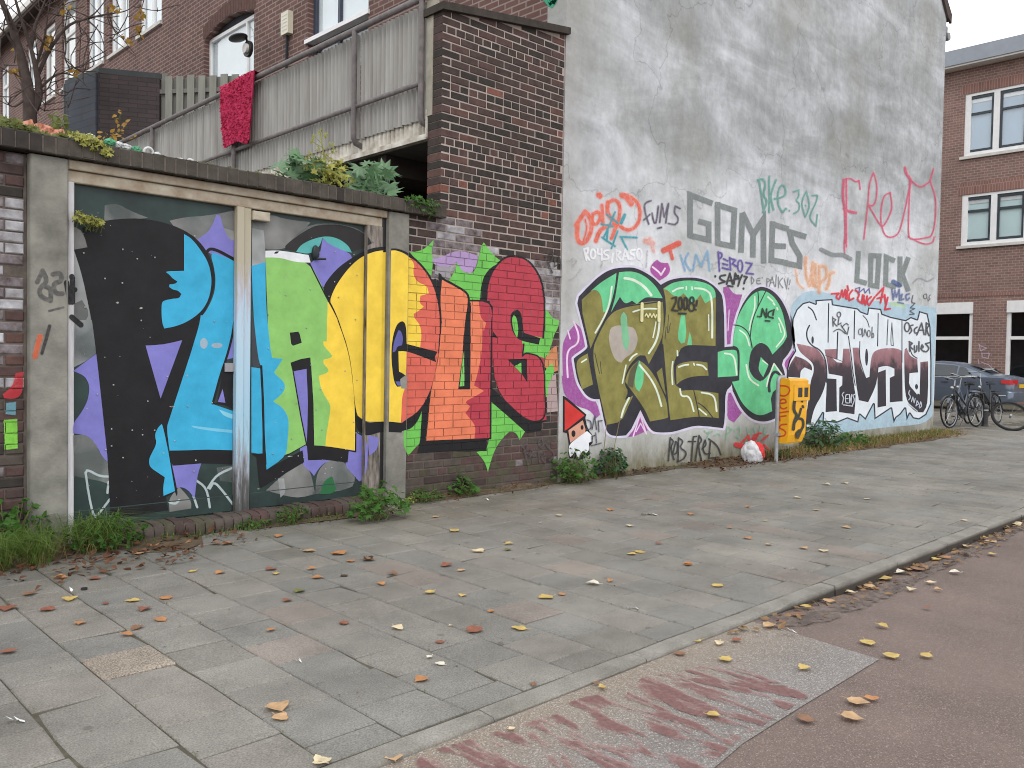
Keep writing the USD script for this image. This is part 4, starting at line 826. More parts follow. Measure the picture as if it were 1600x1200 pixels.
def lay_everywhere(b, g, off=0.0016, left=False):
    """paint that crosses doors, pillar and bricks follows each of those surfaces"""
    for (x0, x1, z0, z1, Y) in FLAT:
        lay(b, to_plane(g, Y-off).intersection(sbox(x0, z0, x1, z1)), Y-off)
    t = to_plane(g, W)
    if left:
        t = t.intersection(sbox(0.2, 0, 1.556, 2.6)); T, B, ys = _lt, _lb, [W+0.004]*len(LBR); mort = W+0.021
    else:
        t = t.intersection(sbox(4.618, 0.0, XG-0.01, 5)); T, B, ys = _pt, _pb, [q[4] for q in pier_bricks]; mort = W+0.005
    if t.is_empty: return
    idx = T.query(t); cut = []
    for i in idx:
        cut.append(B[i]); lay(b, t.intersection(B[i]), ys[i]-off-0.0014)
    lay(b, t.difference(unary_union(cut)) if cut else t, mort-off)
def visible(layers):
    out, cover = [], Polygon()
    for key, colour, g in reversed(layers):
        v = g.difference(cover).buffer(0); cover = unary_union([cover, g])
        if not v.is_empty: out.append((key, colour, v))
    return out[::-1]

# ------------------------------------------------ mural across doors, pillar and bricks
BLK, CYAN, GRN, YEL, PUR, ORG, COR, CRI, LIM, TEAL = (24, 24, 27), (44, 166, 208), (134, 190, 98), (236, 200, 52), (122, 118, 192), (226, 122, 84), (214, 98, 80), (178, 54, 70), (104, 188, 76), (82, 172, 170)
WHT = (222, 224, 228); GR1 = (124, 124, 122); GR2 = (158, 160, 160); GR3 = (104, 106, 104)
lay_ = []
def add(k, c, g): lay_.append((k, c, g))
bgk = 'bg'
# old grey buff paint under the letters
for c, g in ((GR2, poly('A', [(85, 490), (150, 690), (215, 1000), (250, 1200), (80, 1200)])), (GR3, poly('A', [(85, 930), (150, 900), (215, 1010), (160, 1110), (80, 1090)])), (GR2, poly('B', [(80, 0), (240, 0), (280, 270), (190, 340), (80, 395)])),
             (GR1, poly('A', [(85, 290), (150, 320), (200, 460), (85, 480)])), (GR1, poly('A', [(340, 110), (440, 95), (560, 160), (700, 215), (500, 240), (335, 240)])),
             (GR1, poly('A', [(880, 240), (1000, 210), (1220, 195), (1435, 150), (1435, 600), (1000, 400)])), (GR2, poly('A', [(1330, 300), (1435, 330), (1435, 420), (1370, 400)])),
             (GR1, poly('B', [(75, 960), (200, 950), (300, 1080), (380, 1200), (75, 1200)])), (GR1, poly('C', [(75, 400), (390, 400), (380, 570), (300, 540), (75, 500)])), (GR1, poly('C', [(870, 690), (960, 590), (1060, 700), (1060, 770), (880, 800)])),
             (GR1, poly('D', [(375, 180), (520, 230), (720, 250), (620, 400), (500, 480), (330, 480), (232, 330), (232, 245)])), (GR2, poly('D', [(232, 300), (330, 320), (345, 480), (345, 600), (232, 615)])),
             (GR3, poly('D', [(560, 400), (720, 250), (1100, 280), (1250, 420), (1060, 500), (800, 380)])),
             (GR1, poly('F', [(870, 360), (960, 360), (1040, 420), (1100, 520), (1060, 610), (760, 650), (770, 470)])), (GR1, poly('F', [(640, 390), (720, 450), (760, 650), (600, 690), (350, 620), (480, 500)])), (GR2, poly('F', [(450, 520), (500, 520), (515, 640), (470, 680)])), ((40, 104, 62), poly('F', [(830, 540), (900, 500), (940, 610), (900, 650), (800, 650)])),
             (GR3, poly('C', [(1270, 430), (1440, 410), (1440, 560), (1300, 540)]))):
    add(bgk, c, g)
for pts in ([(180, 480), (195, 445), (290, 500), (370, 505)], [(180, 470), (205, 650), (250, 860), (310, 790), (385, 690)], [(370, 550), (362, 640)], [(1100, 535), (1190, 600), (1215, 760)], [(1200, 600), (1270, 490), (1410, 430)], [(1215, 605), (1250, 545), (1320, 620), (1440, 780)], [(1080, 670), (1110, 760)], [(880, 720), (930, 735), (960, 700)]):
    add(bgk, (168, 182, 184), stroke('C', pts, 19, 140))
# violet, green and teal ground
for g in (poly('B', [(300, 260), (190, 340), (75, 425), (165, 460), (205, 520), (212, 590), (195, 680), (140, 780), (75, 860), (75, 945), (200, 960), (270, 1040), (330, 1160), (400, 1200), (420, 600)]), poly('C', [(300, 300), (360, 380), (390, 300)]),
          poly('A', [(1110, 395), (1195, 340), (1240, 270), (1268, 190), (1300, 195), (1330, 300), (1370, 390), (1440, 410), (1440, 590), (1200, 520)]), poly('B', [(660, 200), (990, 160), (805, 680)]),
          poly('A', [(1440, 960), (1400, 1200), (1440, 1200)]), poly('B', [(1405, 0), (1445, 0), (1440, 310), (1350, 330)]), poly('C', [(890, 405), (1145, 392), (1110, 500), (1088, 690), (1040, 620), (980, 590), (940, 600)]),
          poly('D', [(820, 380), (880, 440), (1050, 505), (1070, 560), (860, 810), (815, 790), (715, 600), (790, 530), (800, 420)]), poly('F', [(1090, 130), (1200, 200), (1195, 470), (1130, 550), (1080, 490), (1010, 420), (1030, 290)]),
          poly('F', [(630, 260), (710, 230), (710, 350), (980, 360), (870, 370), (800, 420), (750, 500), (720, 460), (650, 410)]), poly('E', [(1200, 960), (1290, 980), (1280, 1080), (1210, 1130)])):
    add(bgk, PUR, g)
add(bgk, (44, 42, 42), poly('D', [(510, 440), (720, 290), (850, 268), (1000, 275), (1130, 320), (1210, 380), (1230, 430), (1060, 510), (900, 500), (620, 495), (510, 480)]))
add(bgk, TEAL, poly('D', [(600, 500), (640, 440), (740, 390), (860, 365), (960, 390), (1040, 450), (1065, 505), (940, 480), (880, 440), (820, 380), (800, 450), (720, 520), (610, 500)]))
add(bgk, PUR, poly('D', [(822, 385), (880, 440), (1050, 508), (1060, 560), (1000, 600), (850, 800), (760, 640), (800, 520)]))
for g in (poly('G', [(215, 345), (330, 325), (410, 240), (395, 350), (410, 420), (390, 560), (430, 575), (330, 480)]), poly('G', [(530, 590), (580, 520), (610, 430), (640, 490), (690, 520), (740, 515), (770, 460), (790, 380), (812, 285), (830, 260), (880, 330), (945, 400), (1000, 420), (850, 760), (700, 760), (690, 680)]),
          poly('G', [(1325, 800), (1370, 840), (1400, 890), (1455, 910), (1455, 960), (1410, 1040), (1370, 1200), (1150, 1200), (1150, 1060), (1300, 1040)]), poly('H', [(1320, 0), (1460, 10), (1400, 130), (1370, 240), (1340, 320), (1160, 300), (1150, 190)]), poly('H', [(1325, 430), (1400, 360), (1425, 430), (1370, 520), (1360, 640), (1335, 650)]),
          poly('H', [(880, 660), (1190, 900), (1130, 1000), (1100, 940), (1050, 925), (1000, 970), (950, 1030), (910, 1110), (885, 1190), (865, 1270), (840, 1180), (770, 1100), (850, 1080), (880, 990)]), poly('H', [(330, 700), (270, 840), (165, 900), (160, 1050), (200, 1130), (270, 1050), (310, 1020)])):
    add(bgk, LIM, g)
for c, g in (((168, 140, 186), poly('G', [(400, 400), (470, 390), (560, 340), (650, 330), (780, 370), (770, 460), (720, 520), (640, 500), (600, 420), (540, 470), (420, 450)])), ((196, 128, 84), poly('H', [(1380, 250), (1440, 210), (1450, 420), (1400, 440), (1340, 400), (1335, 330)])), ((172, 150, 148), poly('H', [(1370, 480), (1430, 450), (1450, 760), (1360, 770), (1355, 600)])), ((150, 146, 150), poly('G', [(430, 460), (540, 450), (560, 560), (480, 545), (420, 520)]))):
    lay_.insert(40, (bgk, c, g))
# P
add('P', BLK, poly('A', [(150, 300), (220, 262), (340, 238), (560, 215), (760, 235), (900, 275), (1010, 322), (1110, 392), (1190, 490), (1240, 600), (1262, 740), (1235, 870), (1180, 990), (1140, 1045)], 'B', [(1110, 110), (860, 870), (870, 1090)], 'C', [(905, 430), (950, 640), (940, 670), (925, 635), (850, 675), (870, 785), (385, 860), (370, 420), (330, 40)], 'B', [(285, 420), (235, 0)], 'A', [(215, 1000), (150, 690), (88, 480), (195, 460)]))
add('P', PUR, poly('B', [(680, 213), (830, 205), (985, 168), (805, 655)]))
add('P', CYAN, poly('A', [(1000, 350), (1060, 385), (1130, 470), (1200, 580), (1230, 700), (1225, 820), (1190, 930), (1130, 1010), (1030, 1080), (930, 1120), (835, 1137), (815, 1080), (812, 930), (830, 905), (900, 890), (960, 885), (978, 850), (950, 820), (910, 815), (875, 790), (880, 770), (930, 765), (945, 745), (905, 720), (880, 690), (850, 668), (862, 660), (1000, 657)]))
add('P', CYAN, poly('C', [(815, 65), (830, 110), (868, 290), (925, 625), (830, 665), (825, 600), (840, 510), (780, 470), (720, 430), (705, 380), (720, 330), (775, 230), (755, 160), (780, 100)]))
# L
add('L', CYAN, poly('A', [(1235, 505), (1300, 525), (1440, 580), (1440, 950), (1395, 1200), (1105, 1200), (1140, 1045), (1190, 985), (1250, 860), (1265, 740), (1250, 620), (1225, 540)], 'B', []))
add('L', CYAN, poly('B', [(1140, -40), (1415, -40), (1370, 280), (1310, 440), (1238, 700), (1440, 770), (1440, 1085), (1200, 1082), (880, 1088), (855, 900), (870, 850), (1120, 80)]))
add('L', BLK, poly('C', [(868, 290), (1200, 280), (1446, 290), (1446, 405), (1150, 395), (905, 415)], smooth=False))
add('L', BLK, stroke('A', [(1190, 500), (1215, 470), (1290, 490), (1440, 575)], 26)); add('L', BLK, stroke('B', [(1425, -20), (1400, 150), (1350, 330), (1310, 440), (1240, 695)], 20))
add('L', BLK, poly('B', [(1320, 430), (1430, 430), (1443, 768), (1350, 708), (1235, 700), (1275, 685), (1345, 690), (1325, 575), (1280, 680)])); add('L', PUR, poly('B', [(1322, 575), (1345, 690), (1282, 682)]))
for cx_, cy_, rx_, ry_ in ((1165, 195, 32, 44), (1275, 212, 46, 22)): add('L', (150, 170, 186), ell('B', cx_, cy_, rx_, ry_))
add('L', (112, 190, 218), poly('B', [(1060, 880), (1230, 900), (1440, 920), (1440, 945), (1240, 925), (1080, 900)])); add('L', (132, 200, 220), poly('B', [(1290, 745), (1440, 800), (1440, 835), (1330, 800)]))
add('L', (60, 64, 70), poly('E', [(228, -20), (255, -20), (290, 300), (300, 400), (235, 388)])); add('L', CYAN, poly('E', [(228, 392), (315, 405), (322, 700), (320, 1118), (228, 1105)]))
# A
add('A', YEL, poly('D', [(850, 900), (905, 950), (950, 1050), (1000, 1200)], 'E', [(1020, 190), (1062, 370), (1088, 620), (1098, 790), (1095, 1088), (846, 1050), (760, 1045), (780, 500), (800, 0)]))
add('A', GRN, poly('D', [(345, 545), (460, 545), (720, 592), (850, 850), (866, 920)], 'E', [(858, 0), (857, 175), (825, 180), (832, 218), (882, 270), (902, 300), (885, 318), (830, 330), (825, 360), (872, 412), (865, 440), (790, 465), (800, 540), (830, 620), (880, 690), (888, 740), (870, 860), (850, 970), (846, 1050), (752, 1045), (745, 700), (720, 315), (555, 360), (575, 450), (680, 1005), (685, 1035), (520, 1130), (380, 1130), (365, 0)]))
add('A', CYAN, poly('D', [(230, 615), (345, 585), (350, 960), (375, 1200)], 'E', [(385, 220), (400, 315), (490, 325), (455, 380), (418, 435), (440, 465), (495, 510), (512, 560), (490, 610), (410, 680), (480, 722), (522, 780), (542, 850), (530, 1000)], 'F', [(520, 335), (355, 448), (335, 180), (330, 0)], 'E', [(325, 420), (300, 375), (280, 280), (250, 0)], 'D', [(240, 900)]))
add('A', BLK, stroke('E', [(310, 385), (322, 620), (332, 1000), (345, 1200)], 20)); add('A', BLK, poly('F', [(230, 318), (332, 310), (352, 448), (655, 285), (668, 385), (310, 600), (295, 590), (270, 345)], smooth=False))
add('A', WHT, poly('D', [(345, 490), (460, 485), (705, 525), (722, 588), (600, 585), (460, 545), (345, 545)])); add('A', BLK, poly('D', [(415, 512), (432, 493), (462, 495), (440, 516)]))
add('A', BLK, poly('E', [(548, 105), (620, 97), (632, 120), (648, 190), (575, 215), (560, 200)], smooth=False)); add('A', PUR, poly('E', [(575, 440), (590, 415), (690, 405), (705, 640), (700, 1040), (680, 1005)]))
add('A', BLK, poly('E', [(555, 355), (640, 325), (718, 312), (728, 400), (746, 700), (752, 1048), (1095, 1090), (1040, 1095), (1030, 1188), (840, 1165), (700, 1168), (690, 1040), (700, 700), (688, 407), (580, 428)], smooth=False)); add('A', BLK, stroke('E', [(578, 440), (640, 800), (682, 1010), (690, 1045)], 11))
add('A', BLK, stroke('E', [(520, 1130), (690, 1035)], 8))
add('A', BLK, stroke('D', [(715, 600), (850, 870), (950, 1050), (1000, 1195)], 12)); add('A', BLK, stroke('E', [(950, 0), (1020, 190), (1062, 370), (1088, 620), (1098, 790), (1097, 1098)], 11)); add('A', BLK, stroke('E', [(755, 1050), (900, 1062), (1097, 1098)], 11))
# G
add('G', COR, poly('G', [(180, 370), (260, 410), (310, 450), (370, 540), (425, 650), (458, 800), (468, 950), (452, 1180)], 'H', [(455, 280), (440, 345), (425, 440), (385, 590), (335, 690), (265, 780), (180, 830), (145, 862), (130, 700), (150, 300), (180, 100)]))
add('G', YEL, poly('D', [(880, 905), (920, 800), (1000, 680), (1080, 590), (1160, 530), (1260, 492), (1380, 485)], 'G', [(100, 325), (190, 360), (255, 440), (240, 510), (270, 590), (355, 620), (372, 685), (300, 705), (295, 765), (330, 795), (290, 830), (245, 855), (250, 890), (300, 950), (312, 1020), (300, 1130)], 'H', [(300, 230), (190, 200), (180, 550), (150, 640), (150, 680), (140, 860), (0, 845)], 'E', [(1200, 850), (1140, 820), (1098, 780), (1062, 370), (1020, 190)], 'D', [(1000, 1200), (950, 1050), (905, 950)]))
add('G', BLK, poly('D', [(822, 800), (870, 720), (950, 630), (1050, 558), (1150, 498), (1250, 462), (1350, 455), (1350, 478), (1260, 494), (1160, 532), (1080, 592), (1000, 682), (920, 802), (882, 905), (858, 900)]))
add('G', BLK, stroke('G', [(0, 335), (60, 318), (110, 318), (190, 348), (260, 402), (330, 470), (390, 560), (440, 680), (466, 820), (474, 960), (458, 1180)], 17))
add('G', BLK, poly('H', [(150, 8), (110, 30), (80, 110), (65, 200), (60, 300), (70, 420), (85, 520), (110, 557), (150, 552), (182, 520), (190, 470), (150, 440), (125, 430), (120, 260), (190, 258), (435, 352), (420, 310), (445, 265), (190, 200), (185, 60), (172, 20)]))
for g in (poly('H', [(120, 85), (140, 90), (162, 150), (150, 210), (110, 220), (98, 260), (72, 270), (82, 180)]), poly('H', [(95, 512), (175, 512), (150, 545), (115, 548)])): add('G', (92, 92, 160), g)
add('G', BLK, poly('E', [(1098, 790), (1150, 835), (1210, 858), (1330, 842), (1480, 856)], 'H', [(140, 862), (180, 835), (265, 785), (330, 700), (310, 775), (270, 860), (220, 910), (150, 925)], 'E', [(1480, 938), (1310, 928), (1210, 965), (1150, 950), (1102, 900)]))
# U
add('U', BLK, poly('H', [(385, 590), (360, 850), (345, 1005), (860, 988), (888, 990), (855, 1000), (855, 1092), (560, 1095), (275, 1110), (300, 1000), (315, 740)], smooth=False)); add('U', BLK, poly('G', [(395, 575), (430, 560), (452, 580), (458, 515), (480, 530), (475, 800), (450, 700)], smooth=False))
add('U', ORG, poly('G', [(480, 572), (560, 614), (695, 684), (700, 800), (722, 752), (905, 752), (903, 1000)], 'H', [(893, 200), (883, 982), (750, 988), (352, 1005), (387, 600), (432, 420), (447, 340), (458, 280), (480, 20)], 'G', [(482, 940), (472, 800), (470, 700)]))
add('U', CRI, poly('G', [(788, 752), (905, 752), (903, 1000)], 'H', [(893, 200), (883, 982), (752, 988), (762, 890), (730, 840), (678, 775), (715, 720), (680, 690), (690, 670), (770, 630), (830, 590), (750, 545), (790, 400), (815, 260), (820, 0)], 'G', [(830, 1000), (850, 930), (800, 890)]))
add('U', BLK, poly('G', [(695, 760), (722, 760), (720, 1200), (652, 1200), (672, 1000)], 'H', [(720, 0), (718, 578), (615, 578), (650, 330), (668, 80)], smooth=False)); add('U', (120, 196, 96), poly('H', [(665, 255), (668, 550), (628, 553), (648, 380)], smooth=False))
add('U', BLK, stroke('G', [(460, 525), (480, 558), (560, 602), (705, 682), (705, 790)], 18)); add('U', BLK, stroke('G', [(715, 745), (908, 747), (905, 1000)], 15)); add('U', BLK, stroke('H', [(900, -20), (894, 200), (886, 988)], 15))
# E
add('E', BLK, poly('G', [(798, 745), (805, 640), (830, 540), (885, 470), (940, 440), (900, 560), (880, 760)])); add('E', BLK, poly('H', [(893, 565), (1200, 855), (1355, 832), (1310, 862), (1310, 922), (1190, 942), (893, 682)], smooth=False))
ec = poly('G', [(848, 745), (855, 640), (880, 540), (930, 450), (1000, 390), (1080, 370), (1170, 394), (1240, 457), (1293, 545), (1323, 650), (1336, 820), (1325, 1052)], 'H', [(1325, 150), (1150, 112), (1148, 190), (1163, 205), (1150, 300), (1180, 272), (1330, 314), (1340, 600), (1352, 832), (1200, 853), (902, 575), (902, 0)], 'G', [(908, 750)])
add('E', CRI, ec)
add('E', BLK, stroke('G', [(850, 740), (856, 640), (882, 540), (932, 450), (1000, 388), (1080, 367), (1172, 391), (1243, 454), (1297, 545), (1327, 650), (1340, 820), (1327, 1055)], 16)); add('E', BLK, stroke('H', [(1165, 200), (1152, 300), (1180, 270), (1330, 312), (1340, 600), (1352, 832), (1200, 855), (1100, 765), (895, 570)], 13))
add('E', BLK, poly('G', [(1048, 880), (1068, 838), (1110, 818), (1142, 850), (1155, 930), (1162, 1012), (1302, 1058), (1290, 1112), (1160, 1085), (1105, 1060), (1062, 990)])); add('E', LIM, poly('G', [(1062, 892), (1085, 862), (1108, 900), (1120, 1000), (1108, 1056), (1075, 990)]))
add('E', BLK, poly('H', [(1030, 330), (1190, 322), (1192, 520), (1145, 450)], smooth=False)); add('E', LIM, poly('H', [(1085, 385), (1142, 355), (1145, 446)], smooth=False)); add('E', BLK, poly('H', [(905, 95), (948, 152), (902, 142)], smooth=False))
MURAL = thing('graffiti_mural', 'rainbow coloured PLAGUE letters painted across the garage doors and brick wall', 'graffiti', (4.0, W, 0.3))
NAMES = {BLK: 'black', CYAN: 'blue', GRN: 'green', YEL: 'yellow', PUR: 'violet', ORG: 'orange', COR: 'coral', CRI: 'crimson', LIM: 'lime', TEAL: 'teal'}
def put_mural(root, layers, place, labels, paints=None, first=BLK, bgname='background_paint'):
    grp = {}
    for k, c, g in visible(layers): grp.setdefault((k, c), []).append(g)
    par = {}
    for (k, c), gs in sorted(grp.items(), key=lambda t: (t[0][0] != 'bg', t[0][0], t[0][1] != first)):
        whole = unary_union(gs); pieces = sorted((q for q in polys(whole) if q.area > 1.5), key=lambda q: -q.area); b = MB()
        if not pieces: continue
        place(b, pieces[0])
        if b.empty(): continue
        m = (paints or {}).get(c) or paint(c if isinstance(c, tuple) else (128, 128, 128))
        if k == 'bg': part(root, bgname, b.mesh(), m)
        elif k not in par: par[k] = part(root, 'letter', b.mesh(), m, labels.get(k))
        else: part(par[k], 'fill', b.mesh(), m)
        for q in pieces[1:]:
            b = MB(); place(b, q)
            if not b.empty(): part(root if k == 'bg' else par[k], bgname if k == 'bg' else 'fill' if c != first else 'outline', b.mesh(), m)
put_mural(MURAL, lay_, lay_everywhere, {'P': 'black and blue letter P', 'L': 'blue letter L across the door joint', 'A': 'blue, green and yellow letter A', 'G': 'yellow and coral letter G over the pillar', 'U': 'orange and crimson letter U', 'E': 'crimson letter E'},
          {c: paint(c, 0.92, patch=0.75, ps=2.6, var=0.3, soft=True) for c in (GR1, GR2, GR3)})

# ------------------------------------------------ letters on the plaster
PY = W
def on_plaster(off):
    def f(b, g): lay(b, to_plane(g, PY-off).intersection(sbox(XG+0.01, 0, XE-0.005, 8)), PY-off)
    return f
OLV, MNT, MAG, LIL, DKB, HIL = (130, 124, 62), (96, 196, 138), (160, 78, 156), (206, 200, 220), (44, 44, 52), (214, 226, 208)
lay_ = []
recsil = unary_union([poly('J', [(215, 360), (300, 270), (400, 170), (500, 110), (600, 95), (700, 95), (780, 130), (860, 180), (920, 240), (980, 205), (1050, 185), (1150, 178), (1250, 185), (1330, 220), (1400, 280), (1445, 350), (1452, 760), (1520, 750), (1580, 765), (1580, 1040), (1520, 1050), (1510, 1080)], 'K', [(1455, 280), (1455, 500), (1440, 582), (1300, 565), (1200, 560), (1100, 590), (1020, 615), (900, 620), (830, 600), (750, 430), (650, 640), (540, 650), (480, 630), (455, 560), (410, 340), (350, 340), (300, 310), (265, 260), (225, 190), (195, 20)], 'J', [(195, 850), (305, 775), (310, 740), (250, 500)]),
    poly('L', [(505, 640), (515, 520), (560, 340), (640, 210), (700, 160), (760, 145), (850, 185), (925, 275), (975, 390), (1000, 500), (1010, 660), (910, 780), (945, 880), (945, 960)], 'M', [(945, 300), (900, 480), (820, 520), (740, 530), (650, 500), (570, 410), (520, 300), (495, 250)])])
for g in (poly('J', [(95, 760), (130, 660), (210, 560), (260, 600), (330, 800), (260, 1000), (320, 1200), (250, 1200), (110, 1130)]), poly('K', [(95, 150), (110, 310), (220, 400), (330, 430), (380, 500), (415, 470), (380, 340), (250, 230), (180, 100)]), poly('J', [(1440, 260), (1480, 250), (1530, 320), (1600, 320), (1560, 450), (1510, 740), (1440, 740), (1440, 350)]), poly('K', [(750, 430), (812, 600), (700, 650), (650, 655)]), poly('K', [(1450, 285), (1510, 285), (1600, 450), (1530, 535), (1470, 500)]), poly('L', [(1000, 665), (1020, 690), (960, 840), (900, 780)])): add('bg', MAG, g)
add('bg', LIL, recsil.buffer(3.6).difference(recsil))
for c, p_, w in (('J', [(195, 550), (238, 650), (230, 735), (150, 775), (135, 860), (145, 1010)], 15), ('J', [(145, 620), (165, 690)], 11), ('K', [(690, 650), (748, 470), (800, 630)], 11), ('K', [(715, 610), (752, 540), (795, 625)], 9), ('J', [(1490, 450), (1480, 620)], 8), ('K', [(750, 425), (815, 590), (860, 625)], 10)): add('bg', (226, 200, 226), stroke(c, p_, w))
add('R', DKB, recsil)
add('R', OLV, poly('J', [(245, 380), (330, 300), (430, 220), (550, 140), (560, 200), (530, 350), (480, 490), (400, 620), (338, 790)]))
add('R', MNT, poly('J', [(335, 293), (430, 212), (548, 143), (552, 260), (528, 370), (500, 450), (440, 470), (430, 350), (400, 290), (360, 280)]))
add('R', OLV, poly('J', [(480, 510), (560, 440), (600, 425), (760, 385), (935, 372), (945, 500), (940, 650), (905, 740), (820, 900), (790, 830), (735, 825), (640, 930), (610, 1060), (650, 1130), (620, 1200)], 'K', [(690, 310), (640, 420), (590, 528), (470, 553), (400, 250)], 'J', [(345, 800), (400, 640)]))
add('R', MNT, poly('J', [(572, 135), (680, 125), (780, 160), (870, 240), (920, 320), (935, 352), (880, 350), (800, 340), (755, 370), (720, 400), (680, 372), (640, 395), (612, 390), (580, 340), (550, 390), (505, 470), (540, 350), (560, 220)]))
add('R', DKB, stroke('J', [(560, 130), (550, 230), (530, 340), (480, 490), (400, 640), (335, 790)], 16)); add('R', DKB, stroke('J', [(480, 490), (560, 440), (680, 410), (790, 398), (930, 378)], 11))
add('R', OLV, poly('J', [(735, 868), (790, 900), (870, 1000), (930, 1120), (965, 1200)], 'K', [(990, 480), (970, 500), (830, 525), (790, 430), (700, 300), (640, 220), (620, 190), (660, 80)])); add('R', OLV, poly('J', [(885, 970), (930, 930), (962, 1160), (925, 1090)]))
add('R', (88, 86, 62), poly('J', [(735, 868), (760, 900), (700, 1000), (690, 1100), (640, 1080), (660, 950)])); add('R', MNT, poly('J', [(740, 870), (778, 950), (775, 1060), (740, 1130), (705, 1100), (702, 1000)]))
add('R', OLV, poly('J', [(215, 890), (240, 850), (310, 812), (355, 1070), (290, 1100), (265, 1112), (225, 980)]))
add('R', (172, 162, 152), poly('J', [(500, 600), (560, 575), (640, 585), (700, 600), (735, 690), (700, 800), (620, 850), (590, 890), (540, 870), (500, 770), (485, 680)])); add('R', (118, 184, 140), poly('J', [(582, 500), (610, 465), (640, 500), (640, 580), (662, 700), (640, 790), (605, 760), (590, 600)]))
add('E', OLV, poly('J', [(940, 270), (1010, 225), (1100, 205), (1200, 203), (1310, 228), (1370, 275), (1380, 340), (1376, 750), (1280, 745), (1150, 740), (1090, 765), (1075, 840), (1030, 870), (1030, 1060), (1060, 1090), (1095, 1060), (1090, 1110)], 'K', [(1090, 270), (1190, 260), (1400, 290), (1403, 498), (1340, 490), (1200, 485), (1100, 500), (1000, 515), (972, 300), (950, 50)], 'J', [(925, 730), (965, 500), (960, 350)]))
add('E', DKB, stroke('J', [(935, 740), (950, 900), (970, 1200)], 12)); add('E', DKB, stroke('K', [(945, 20), (965, 250), (990, 500)], 14))
add('E', MNT, poly('J', [(945, 275), (1010, 225), (1100, 205), (1200, 203), (1310, 228), (1370, 275), (1378, 340), (1290, 395), (1250, 320), (1220, 360), (1180, 390), (1110, 310), (1080, 340), (1020, 330), (980, 285)]))
add('E', DKB, poly('J', [(1075, 800), (1090, 765), (1150, 740), (1280, 745), (1378, 750), (1400, 1010), (1320, 1000), (1310, 885), (1200, 870), (1080, 890), (1045, 920), (1050, 1075), (1100, 1030), (1200, 1000), (1330, 1000), (1520, 1010), (1500, 1080), (1300, 1095), (1100, 1110), (1060, 1092), (1030, 1060), (1032, 868)]))
add('E', OLV, poly('J', [(1045, 922), (1080, 892), (1200, 872), (1308, 888), (1318, 998), (1200, 1000), (1100, 1030), (1052, 1072)]))
for g in (poly('J', [(1090, 490), (1120, 490), (1135, 640), (1120, 720), (1090, 730), (1060, 690), (1070, 600)]), poly('J', [(1160, 632), (1175, 680), (1180, 742), (1140, 742)])): add('E', MNT, g)
add('E', DKB, stroke('K', [(1190, 250), (1215, 350), (1240, 485)], 9)); add('E', DKB, stroke('K', [(1230, 370), (1290, 410), (1355, 495)], 9))
add('C', MNT, poly('J', [(1395, 800), (1450, 785), (1540, 780), (1560, 800), (1560, 1000), (1395, 1010)]))
add('C', MNT, poly('L', [(525, 480), (560, 370), (640, 240), (710, 185), (780, 180), (860, 240), (920, 350), (945, 470), (962, 585), (830, 722), (800, 650), (740, 613), (690, 650), (650, 720), (635, 830), (680, 910), (735, 940), (800, 890), (850, 790), (900, 850), (935, 930)], 'M', [(930, 200), (820, 300), (835, 440), (740, 482), (660, 450), (580, 370), (520, 240), (500, 195)], 'L', [(560, 930), (568, 700), (545, 650), (505, 640)]))
add('C', DKB, poly('L', [(740, 613), (800, 640), (840, 720), (880, 690), (962, 588), (1000, 660), (860, 780), (800, 890), (750, 937), (690, 920), (640, 820), (650, 700), (690, 640)])); add('C', MNT, poly('L', [(740, 735), (805, 800), (760, 902), (715, 842)]))
for p_, w in (([(515, 468), (570, 475), (620, 510), (650, 560), (668, 660)], 10), ([(712, 175), (722, 230), (715, 320)], 9), ([(785, 180), (740, 270), (690, 370), (660, 480), (652, 570)], 9), ([(812, 1020), (805, 960), (825, 890), (860, 850), (910, 890)], 24)): add('C', DKB, stroke('L', p_, w))
hl = []
